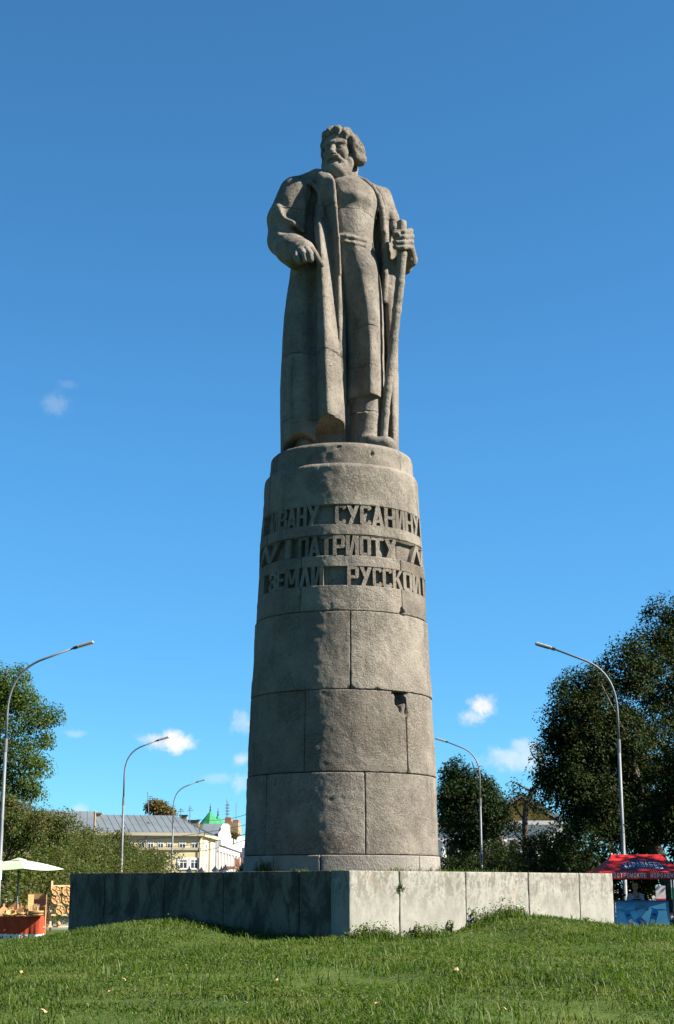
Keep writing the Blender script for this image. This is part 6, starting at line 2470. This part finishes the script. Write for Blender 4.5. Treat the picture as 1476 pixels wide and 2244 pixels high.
def tray(px, py, kind, lab):
    p = at(px, py, 49.86)
    r = 10.2 * kx
    q = Vector(((px - 113) * kx * 1.08, -.13, 0))
    p = Vector((rack.location.x + q.x * math.cos(RK) - q.y * math.sin(RK), rack.location.y + q.x * math.sin(RK) + q.y * math.cos(RK), p.z))
    o = empty("round_tray", tuple(p), RK, label=lab, cat="tray", group="round wooden trays on the rack")
    RX = Matrix.Rotation(math.pi / 2 - .10, 4, 'X')
    mb = MB()
    mb.lathe([(r, 0), (r, .012)], 26, M=RX)
    mb.build("disc", M_wood, o)
    mb = MB()
    n = 26
    for k in range(n):
        pass
    mb.tube([RX @ Vector((r * .97 * math.cos(q), r * .97 * math.sin(q), .02)) for q in np.linspace(0, 2 * math.pi, 27)], .012, 5, False)
    mb.build("rim", M_wood, o)
    angs = [R_(80 + 72 * k) for k in range(5)]
    if kind == 1:
        angs = angs[2:5] + angs[:1]
        hb = MB()
        hb.tube([RX @ Vector((r * .42 * math.cos(q), r * .42 * math.sin(q), .02)) for q in np.linspace(R_(0), R_(180), 12)], .011, 5)
        hb.build("inner_ring", M_wood_dark, o)
    if kind == 2:
        hb = MB()
        hb.tube([RX @ Vector((r * .36 * math.cos(q), r * .36 * math.sin(q), .02)) for q in np.linspace(0, 2 * math.pi, 17)], .011, 5, False)
        hb.build("inner_ring", M_wood_dark, o)
        angs = [R_(60 * k + 15) for k in range(6)]
    r0 = .38 if kind == 2 else .12
    for a in angs:
        d = MB()
        d.tube([RX @ Vector((r * r0 * math.cos(a), r * r0 * math.sin(a), .022)), RX @ Vector((r * .6 * math.cos(a + .12), r * .6 * math.sin(a + .12), .022)), RX @ Vector((r * .95 * math.cos(a), r * .95 * math.sin(a), .022))], .0115, 5)
        d.build("divider", M_wood_dark, o)
    if kind == 0:
        kb = MB()
        kb.lathe([(r * .13, .012), (r * .13, .035)], 12, M=RX)
        kb.build("hub", M_wood, o)


tray(120, 1952, 0, "round divided wooden tray at the top left of the rack")
tray(141.5, 1952.5, 1, "round wooden tray with an open half at the top right of the rack")
tray(120, 1971, 0, "round divided wooden tray in the second row on the left")
tray(142, 1971, 2, "round wooden tray with a central ring in the second row")
tray(130, 1994.5, 0, "round divided wooden tray on the lowest row, left")
tray(153, 1994.5, 0, "round wooden tray on the lowest row half hidden by the plinth")
# wooden bits lying under the rack
mb = MB()
mb.lathe([(.05, 0), (.07, .05), (.06, .10), (.03, .14)], 10)
o = mb.build("wooden_toy", M_wood, None, True)
o.location = (at(128, 2030, 49.95).x, 49.9, zz_(2029))
tag(o, "small turned wooden toy on the lowest shelf of the rack", "toy")

# ------------------------------------------------------------------ right: red ice cream tent
YS = 50.0
cx_ = at(1396, 1930, YS).x
ks = m_px(YS)
tent = empty("market_tent", (cx_, YS, 0), label="red pop up tent with an ice cream maker's name on its slope", cat="tent")
hw = 100 * ks
zR, zE, zV = at(1395, 1872.5, YS).z, at(1395, 1912, YS - 1.45).z, at(1395, 1926.5, YS - 1.45).z
rw = 54 * ks
gz2 = float(ground_z(cx_, YS))
E4 = [Vector((-hw, -1.45, zE)), Vector((hw, -1.45, zE)), Vector((hw, 1.45, zE)), Vector((-hw, 1.45, zE))]
R2 = [Vector((-rw, 0, zR)), Vector((rw, 0, zR))]


def slope(name, a, b, c, d, sag=.08):
    """a-b along the eave, d-c along the ridge"""
    N = 10
    V, F = [], []
    for i in range(N + 1):
        for j in range(N + 1):
            u, v = i / N, j / N
            p = a.lerp(b, u).lerp(d.lerp(c, u), v)
            p = p - Vector((0, 0, sag * math.sin(math.pi * v)))
            V.append(tuple(p))
    for i in range(N):
        for j in range(N):
            q = i * (N + 1) + j
            F.append((q, q + N + 1, q + N + 2, q + 1))
    me = bpy.data.meshes.new(name)
    me.from_pydata(V, [], F)
    me.update()
    return link(name, me, M_red, tent, True)


s_front = slope("canopy", E4[0], E4[1], R2[1], R2[0])
slope("canopy", E4[2], E4[3], R2[0], R2[1])
slope("canopy", E4[1], E4[2], R2[1], R2[1])
slope("canopy", E4[3], E4[0], R2[0], R2[0])
for a, b in ((0, 1), (1, 2), (2, 3), (3, 0)):
    p, q = E4[a], E4[b]
    n = (q - p).cross(Vector((0, 0, 1))).normalized() * .012
    mb = MB()
    vs = [p, q, q - n, p - n]
    mb.add([Vector((v.x, v.y, zV)) for v in vs] + [Vector((v.x, v.y, zE - .002)) for v in vs], [(0, 3, 2, 1), (4, 5, 6, 7), (0, 1, 5, 4), (1, 2, 6, 5), (2, 3, 7, 6), (3, 0, 4, 7)])
    mb.build("valance", M_red, tent)
for sx in (-1, 1):
    for sy in (-1, 1):
        mb = MB()
        mb.box((sx * (hw - .04) - .025, sy * 1.38 - .025, gz2 - .05), (sx * (hw - .04) + .025, sy * 1.38 + .025, zE - .04))
        mb.build("leg", M_galv, tent)
mb = MB()
mb.lathe([(.02, 0), (.03, .03), (.012, .05)], 8, (-rw, 0, zR - .01))
mb.build("finial", M_print_white, tent)


def put_text(s, parent, name, mat, fn, bold=0.0, sep=True):
    """every character fitted into its own cell by fn(i, n, u, v)"""
    n = len(s)
    for i, ch in enumerate(s):
        if ch == ' ':
            continue
        me = text_mesh(ch, bold, 0.0, 2, name)
        fit_mesh(me, lambda u, v, w_: fn(i, n, u, v))
        link(name, me, mat, parent)


vx0, vx1 = (1319 - 1396) * ks, (1469 - 1396) * ks


def f_val(i, n, u, v):
    x = vx0 + (vx1 - vx0) * (i + .14 + .72 * u) / n
    return x, np.full_like(x, -1.45 - .006), zV + .045 + (.135) * v


put_text("КОСТРОМСКОЕ МОРОЖЕНОЕ", tent, "letter", M_print_white, f_val, .02)


def on_slope(x, v, lift=.012):
    """point on the front slope: x across, v 0 at the eave to 1 at the ridge"""
    y = -1.45 * (1 - v)
    z = zE + (zR - zE) * v - .08 * np.sin(np.pi * v)
    k = 1.0
    return x, y - lift * .45, z + lift


def arch_v(x, v0, W):
    return v0 + .20 * (1 - (x / W) ** 2)


W_ = 52 * ks
ox = (1400 - 1396) * ks
NN = 24
V, F = [], []
NK = 7
for i in range(NN + 1):
    q = -1 + 2 * i / NN
    x = q * W_
    tail = max(0, abs(q) - .82) * 1.2
    d0, d1 = .14 + tail * .5, .55 - tail * .7
    for k in range(NK):
        p = on_slope(x + ox, arch_v(x, d0 + (d1 - d0) * k / (NK - 1), W_), .010)
        V.append(tuple(float(c) for c in p))
for i in range(NN):
    for k in range(NK - 1):
        q = i * NK + k
        F.append((q, q + NK, q + NK + 1, q + 1))
me = bpy.data.meshes.new("logo_band")
me.from_pydata(V, [], F)
me.update()
link("logo_band", me, M_navy, tent)
for (v_off, wmul) in ((.64, .9), (.10, .55)):
    V, F = [], []
    for i in range(NN + 1):
        q = -1 + 2 * i / NN
        x = q * W_ * wmul
        for dv in (0, .035):
            V.append(tuple(float(c) for c in on_slope(x + ox, arch_v(x, v_off + dv, W_), .010)))
    for i in range(NN):
        F.append((2 * i, 2 * i + 2, 2 * i + 3, 2 * i + 1))
    me = bpy.data.meshes.new("logo_line")
    me.from_pydata(V, [], F)
    me.update()
    link("logo_line", me, M_navy, tent)


def f_logo(i, n, u, v):
    x = -W_ * .80 + 1.60 * W_ * (i + .10 + .80 * u) / n
    big = 1.25 if i in (0, n - 1) else 1.0
    vv = arch_v(x, .35, W_) + (v - .5) * .27 * big
    return on_slope(x + ox, vv, .020)


put_text("КАРАВАЕВО", tent, "letter", M_print_white, f_logo, .015)

# counter with a printed front cloth
YC = 48.75
kc = m_px(YC)
ccx = at(1407, 2000, YC).x
gz3 = float(ground_z(ccx, YC))
ctr = empty("stall_counter", (ccx, YC, 0), label="counter with a light blue printed front under the red tent", cat="counter")
zt, zb = at(1407, 1973, YC).z, max(gz3 + .03, at(1407, 2040, YC).z)
hw2 = 58 * kc
mb = MB()
mb.box((-hw2, 0, zt - .04), (hw2, .7, zt))
mb.build("counter_top", plain('navy_top', (0.012, 0.03, 0.075), .4), ctr)
for sx in (-1, 1):
    for y in (.06, .64):
        mb = MB()
        mb.tube([(sx * (hw2 - .06), y, zt - .042), (sx * (hw2 - .02), y, gz3 - .03)], .016, 6)
        mb.build("leg", M_galv, ctr)
# cloth in the counter's own print: pale blue, darker at the top
m, t, b, out = new_mat('icy_blue_print')
co = obj_coord(t)
sepz = t.add('ShaderNodeSeparateXYZ', {'Vector': co})
n1 = t.noise(co, 2.2, 4, .6, .4)
icy = t.mix(t.ramp(n1, .35, .65), (0.055, 0.22, 0.36, 1), (0.16, 0.42, 0.55, 1))
hh_ = t.math('DIVIDE', t.math('SUBTRACT', sepz.outputs['Z'], zb), zt - zb)
icy = t.mix(t.ramp(hh_, .45, 1.0), icy, (0.02, 0.12, 0.24, 1))
t.set(b, 'Base Color', icy)
t.set(b, 'Roughness', .55)
M_icy = m
mb = MB()
fl_, ft_ = -hw2 * .985, -hw2
V = []
NX = 24
for i in range(NX + 1):
    q = -1 + 2 * i / NX
    for j in range(7):
        v = j / 6
        w0_ = hw2 * (.985 + .03 * (1 - v))
        V.append((q * w0_, -.015 - .02 * (1 - v) * (1 + .4 * math.sin(q * 9)) - .03 * (1 - v), zb + (zt - zb - .035) * v))
F = []
for i in range(NX):
    for j in range(6):
        k = i * 7 + j
        F.append((k, k + 7, k + 8, k + 1))
me = bpy.data.meshes.new("front_cloth")
me.from_pydata(V, [], F)
me.update()
link("front_cloth", me, M_icy, ctr, True)
for sx in (-1, 1):
    mb = MB()
    a = .0
    vs = [(sx * hw2, .0, zt - .03), (sx * hw2, .68, zt - .03), (sx * hw2 * 1.015, .68, zb), (sx * hw2 * 1.015, -.03, zb)]
    mb.add(vs + [(v[0] + sx * .008, v[1], v[2]) for v in vs], [(0, 1, 2, 3), (4, 7, 6, 5), (0, 4, 5, 1), (1, 5, 6, 2), (2, 6, 7, 3), (3, 7, 4, 0)])
    mb.build("side_cloth", M_icy, ctr)


def cl(px, py, lift=.004):
    """point on the front cloth seen at (px, py)"""
    v = (2040 - py) / (2040 - 1973)
    return Vector(((px - 1407) * kc, -.015 - .02 * (1 - v) * 1.4 - .03 * (1 - v) - .006 - lift, zb + (zt - zb - .035) * v))


def decal(name, pts, mat, lift=.004):
    mb = MB()
    vs = [cl(x, y, lift) for x, y in pts]
    mb.add(vs, [tuple(range(len(vs)))])
    return mb.build(name, mat, ctr)


M_ray = plain('ray_print', (0.42, 0.64, 0.68), .55, var=.06)
M_pack = plain('pack_print', (0.025, 0.17, 0.36), .4, var=.15)
M_pack2 = plain('pack_light_print', (0.16, 0.36, 0.52), .4, var=.1)
M_pack_w = plain('pack_white_print', (0.60, 0.50, 0.42), .5, var=.15, scale=20)
M_pack_o = plain('pack_orange_print', (0.50, 0.20, 0.07), .5, var=.15)
M_violet = plain('violet_print', (0.10, 0.08, 0.32), .5, var=.15)
decal("print_ray", [(1404, 2009), (1424, 1985), (1458, 1976), (1464, 2037), (1430, 2037)], M_ray, .003)
decal("print_ray", [(1354, 2000), (1368, 1998), (1376, 2036), (1360, 2035)], M_pack2, .003)
decal("print_ray", [(1386, 2032), (1396, 2018), (1420, 2036), (1396, 2037)], M_ray, .003)


def pack(x0, y0, x1, y1, w_, body, label_mat):
    """printed ice cream wrapper from its top (x0, y0) to its foot (x1, y1)"""
    a, b = Vector((x0, y0)), Vector((x1, y1))
    d = (b - a)
    n = Vector((-d.y, d.x)).normalized()
    q = lambda t, s: tuple(a + d * t + n * s * w_)
    decal("print_wrapper", [q(0, .9), q(.06, .35), q(.10, .55), q(.22, .6), q(1, .5), q(1, -.5), q(.22, -.6), q(.10, -.55), q(.06, -.35), q(0, -.9)][::-1], body, .006)
    decal("print_label", [q(.56, .36), q(.92, .34), q(.92, -.34), q(.56, -.36)][::-1], label_mat, .009)
    decal("print_cone", [q(.78, .28), q(.95, .05), q(.95, -.05), q(.78, -.28)][::-1], M_pack_o, .011)
    decal("print_logo", [q(.26, .34), q(.32, .38), q(.36, .30), q(.34, 0), q(.36, -.30), q(.32, -.38), q(.26, -.34), q(.23, 0)][::-1], M_navy, .011)


pack(1372, 1994, 1384, 2029, 12, M_pack, M_pack_w)
pack(1436, 1990, 1424, 2033, 13, M_pack, M_pack_w)
pack(1396, 2011, 1414, 2037, 11, M_violet, M_print_white)
decal("print_ribbon", [(1352, 1988), (1372, 1994), (1374, 1998), (1352, 1992)], M_pack, .005)
decal("print_ribbon", [(1392, 1990), (1374, 1994), (1373, 1997), (1391, 1993)], M_pack, .005)
decal("print_ribbon", [(1426, 1986), (1436, 1990), (1462, 1991), (1462, 1993), (1436, 1994), (1426, 1990)], M_pack, .005)
# arched badge with the maker's name
pts_o = [(1406 + 17 * math.sin(q), 1998 - 17 * math.cos(q) * .95 + 0) for q in np.linspace(-1.15, 1.15, 13)]
pts_i = [(1406 + 11.5 * math.sin(q), 1998 - 11.5 * math.cos(q) * .80) for q in np.linspace(1.15, -1.15, 13)]
V_ = [cl(x, y, .005) for x, y in pts_o] + [cl(x, y, .005) for x, y in pts_i[::-1]]
mb = MB()
mb.add(V_, [(i, i + 1, 13 + i + 1, 13 + i)[::-1] for i in range(12)])
mb.build("badge", M_navy, ctr)


def f_badge(i, n, u, v):
    q = -0.98 + 1.96 * (i + .1 + .8 * u) / n
    r = 12.8 + 3.0 * v
    px, py = 1406 + r * np.sin(q), 1998 - r * np.cos(q) * (.80 + .13 * v)
    vv = (2040 - py) / (2040 - 1973)
    return (px - 1407) * kc, -.015 - .028 * (1 - vv) - .03 * (1 - vv) - .006 - .009, zb + (zt - zb - .035) * vv


put_text("КАРАВАЕВО", ctr, "letter", M_print_white, f_badge, .01)

# the seller leaning on the counter
PX, PY = at(1391, 1950, 49.75).x, 49.75
ps = empty("person", (PX, PY, 0), label="person in pale cap, light shirt and dark vest leaning on the ice cream counter", cat="person")
zh = at(1391, 1944, PY).z
gz4 = float(ground_z(PX, PY))
zs = zh - .215                                    # shoulders


def part_sdf(fn, lo, hi, h, name, mat):
    s = SDF(lo, hi, h)
    fn(s)
    V, F = s.surface(1)
    return link(name, mesh_np(name, V, F), mat, ps, True)


HZ = zt + .02


def p_body(s):
    s.ell((0, -.04, zh), (.075, .095, .115), k=.01)
    s.ell((0, -.09, zh - .05), (.06, .06, .07), k=.03)
    s.cone((0, -.135, zh - .0), (0, -.15, zh - .035), .012, .018, k=.012)
    s.cone((0, -.01, zh - .08), (0, .03, zs - .02), .052, .06, k=.03)
    for q in (-1, 1):
        s.ell((q * .078, -.03, zh - .01), (.014, .03, .035), k=.01)
        s.cone((q * .17, .02, zs - .04), (q * .235, -.04, zs - .27), .045, .04, k=.03)
        s.cone((q * .235, -.04, zs - .27), (q * .07, -.28, HZ + .05), .038, .028, k=.02)
        s.ell((q * .045, -.32, HZ + .035), (.045, .05, .026), k=.02)
        for f in range(4):
            s.cone((q * (.03 + .014 * f) - q * .02, -.34, HZ + .04), (q * (.01 + .012 * f) - q * .03, -.385 + .006 * f, HZ + .022), .011, .009, k=.006)
        s.cone((q * .05, -.31, HZ + .05), (q * .02, -.35, HZ + .055), .012, .010, k=.006)
        s.cone((q * .09, .06, gz4 + .86), (q * .10, .03, gz4 + .45), .085, .06, k=.03)
        s.cone((q * .10, .03, gz4 + .45), (q * .10, .06, gz4 + .08), .06, .04, k=.02)
        s.ell((q * .10, .0, gz4 + .04), (.045, .12, .045), k=.02)
    s.cone((0, .03, zs - .06), (0, .06, gz4 + .85), .14, .14, k=.05)


part_sdf(p_body, (-.36, -.50, gz4 - .02), (.36, .30, zh + .2), .012, "body", M_skin)


def p_shirt(s):
    s.cone((-.13, .03, zs - .06), (.13, .03, zs - .06), .095, .095, k=.03)
    s.ell((0, .03, zs - .20), (.205, .135, .24), k=.06)
    s.cone((0, .05, zs - .27), (0, .06, gz4 + .86), .175, .175, k=.06)
    for q in (-1, 1):
        s.cone((q * .175, .02, zs - .05), (q * .245, -.04, zs - .27), .075, .066, k=.03)
        s.cone((q * .245, -.04, zs - .27), (q * .12, -.215, HZ + .075), .064, .052, k=.03)
    s.ell((0, -.10, zs + .03), (.055, .09, .10), k=.01, op='cut')


part_sdf(p_shirt, (-.40, -.40, gz4 + .6), (.40, .30, zs + .14), .013, "shirt", plain('lilac_shirt', (0.34, 0.33, 0.42), .85, var=.08))


def p_vest(s):
    s.ell((0, .03, zs - .20), (.195, .148, .25), k=.0)
    for q in (-1, 1):
        s.cone((q * .085, .02, zs + .03), (q * .10, -.07, zs - .12), .045, .05, k=.03)
    s.ell((0, -.14, zs + .0), (.055, .12, .22), k=.01, op='cut')
    s.box((-.5, -.5, gz4), (.5, .5, zs - .40), op='cut')


part_sdf(p_vest, (-.30, -.30, zs - .5), (.30, .30, zs + .14), .013, "vest", plain('navy_vest', (0.012, 0.018, 0.05), .8))


def p_cap(s):
    s.ell((0, -.02, zh + .045), (.092, .112, .095), k=.0)
    s.box((-.2, -.3, zh - .2), (.2, .3, zh + .035), op='cut')
    s.ell((0, -.135, zh + .042), (.075, .075, .013), k=.02)


part_sdf(p_cap, (-.16, -.26, zh - .06), (.16, .16, zh + .18), .009, "cap", plain('beige_cap', (0.48, 0.36, 0.30), .85))


def p_hair(s):
    s.ell((0, .01, zh + .005), (.088, .095, .10), k=.0)
    s.ell((0, -.11, zh - .03), (.085, .09, .12), k=.01, op='cut')


part_sdf(p_hair, (-.14, -.14, zh - .14), (.14, .15, zh + .14), .010, "hair", plain('grey_hair', (0.12, 0.08, 0.06), .8))


def p_trousers(s):
    for q in (-1, 1):
        s.cone((q * .09, .06, gz4 + .90), (q * .10, .03, gz4 + .45), .105, .085, k=.03)
        s.cone((q * .10, .03, gz4 + .45), (q * .10, .06, gz4 + .09), .082, .07, k=.02)


part_sdf(p_trousers, (-.26, -.14, gz4), (.26, .24, gz4 + 1.05), .016, "trousers", plain('dark_trousers', (0.02, 0.02, 0.028), .9))

# notice board and a green banner behind the tent, a parked car at the edge
nb = at(1447, 1955, 55)
nbo = empty("notice_board", (nb.x, 55, 0), label="white notice board with a red foot seen under the tent", cat="sign")
mb = MB()
mb.box((-.17, -.015, at(1447, 1969, 55).z), (.17, .015, at(1447, 1941, 55).z))
mb.build("board", plain('notice_paper', (0.45, 0.40, 0.40), .7, var=.2, scale=12), nbo)
mb = MB()
mb.box((-.17, -.017, at(1447, 1967, 55).z - .12), (.17, .017, at(1447, 1969.2, 55).z))
mb.build("red_strip", M_red, nbo)
for sx in (-1, 1):
    mb = MB()
    mb.tube([(sx * .14, .02, -.05), (sx * .14, .02, at(1447, 1969, 55).z)], .018, 6)
    mb.build("leg", M_galv, nbo)
gb = at(1474, 1945, 53)
gbo = empty("banner", (gb.x + .1, 53, 0), label="white and green banner stand at the far right edge behind the tent", cat="banner")
mb = MB()
mb.box((-.16, -.01, at(1474, 1945, 53).z), (.3, .01, at(1474, 1926, 53).z))
mb.build("sheet", M_print_white, gbo)
mb = MB()
mb.box((-.16, -.011, at(1474, 1970, 53).z), (.3, .011, at(1474, 1945.2, 53).z))
mb.build("green_sheet", plain('green_print', (0.02, 0.22, 0.06), .6), gbo)
mb = MB()
mb.tube([(.07, .03, -.05), (.07, .03, at(1474, 1926, 53).z)], .02, 6)
mb.build("pole", M_galv, gbo)

CY = 52.6
cxr = at(1462, 2000, CY).x
car = empty("parked_car", (cxr + 2.05, CY + .4, 0), label="dark car standing behind the counter at the right edge", cat="car")
M_car = plain('dark_car_paint', (0.012, 0.016, 0.022), .18, .3, var=.05, spec=.6)
M_tyre = plain('tyre_rubber', (0.015, 0.015, 0.016), .9)
prof = [(-2.05, .32), (-2.0, .62), (-1.85, .80), (-1.05, .95), (-.45, 1.40), (.85, 1.44), (1.6, 1.02), (1.98, .92), (2.05, .55), (2.02, .30)]
mb = MB()
mb.prism([(x, z) for x, z in prof][::-1], -.82, .82, Matrix.Rotation(math.pi / 2, 4, 'X'))
mb.build("body", M_car, car, bevel=.07, seg=3)
for sy in (-1, 1):
    mb = MB()
    mb.prism([(-.92, .97), (-.42, 1.33), (.25, 1.36), (.25, .97)][::-1], -.008, .008, Matrix.Translation((0, sy * .822, 0)) @ Matrix.Rotation(math.pi / 2, 4, 'X'))
    mb.build("window", M_glass, car)
    mb = MB()
    mb.prism([(.31, .97), (.31, 1.36), (.82, 1.36), (1.35, 1.02)], -.008, .008, Matrix.Translation((0, sy * .822, 0)) @ Matrix.Rotation(math.pi / 2, 4, 'X'))
    mb.build("window", M_glass, car)
    for x in (-1.3, 1.3):
        RX = Matrix.Translation((x, sy * .74, .32)) @ Matrix.Rotation(math.pi / 2, 4, 'X')
        mb = MB()
        mb.lathe([(.20, -.10), (.31, -.10), (.33, -.06), (.33, .06), (.31, .10), (.20, .10)], 22, M=RX)
        wh_ = mb.build("wheel", M_tyre, car)
        mb = MB()
        mb.lathe([(.2, -.115), (.2, .115)], 18, M=RX)
        mb.build("rim", M_lumi, wh_)
    mb = MB()
    mb.box((-2.0, sy * .62 - .13, .60), (-1.93, sy * .62 + .13, .74))
    mb.build("headlight", M_print_white, car)
    mb = MB()
    mb.box((-.75, sy * .85 - .09, .98), (-.60, sy * .85 + .09, 1.10))
    mb.build("mirror", M_car, car)
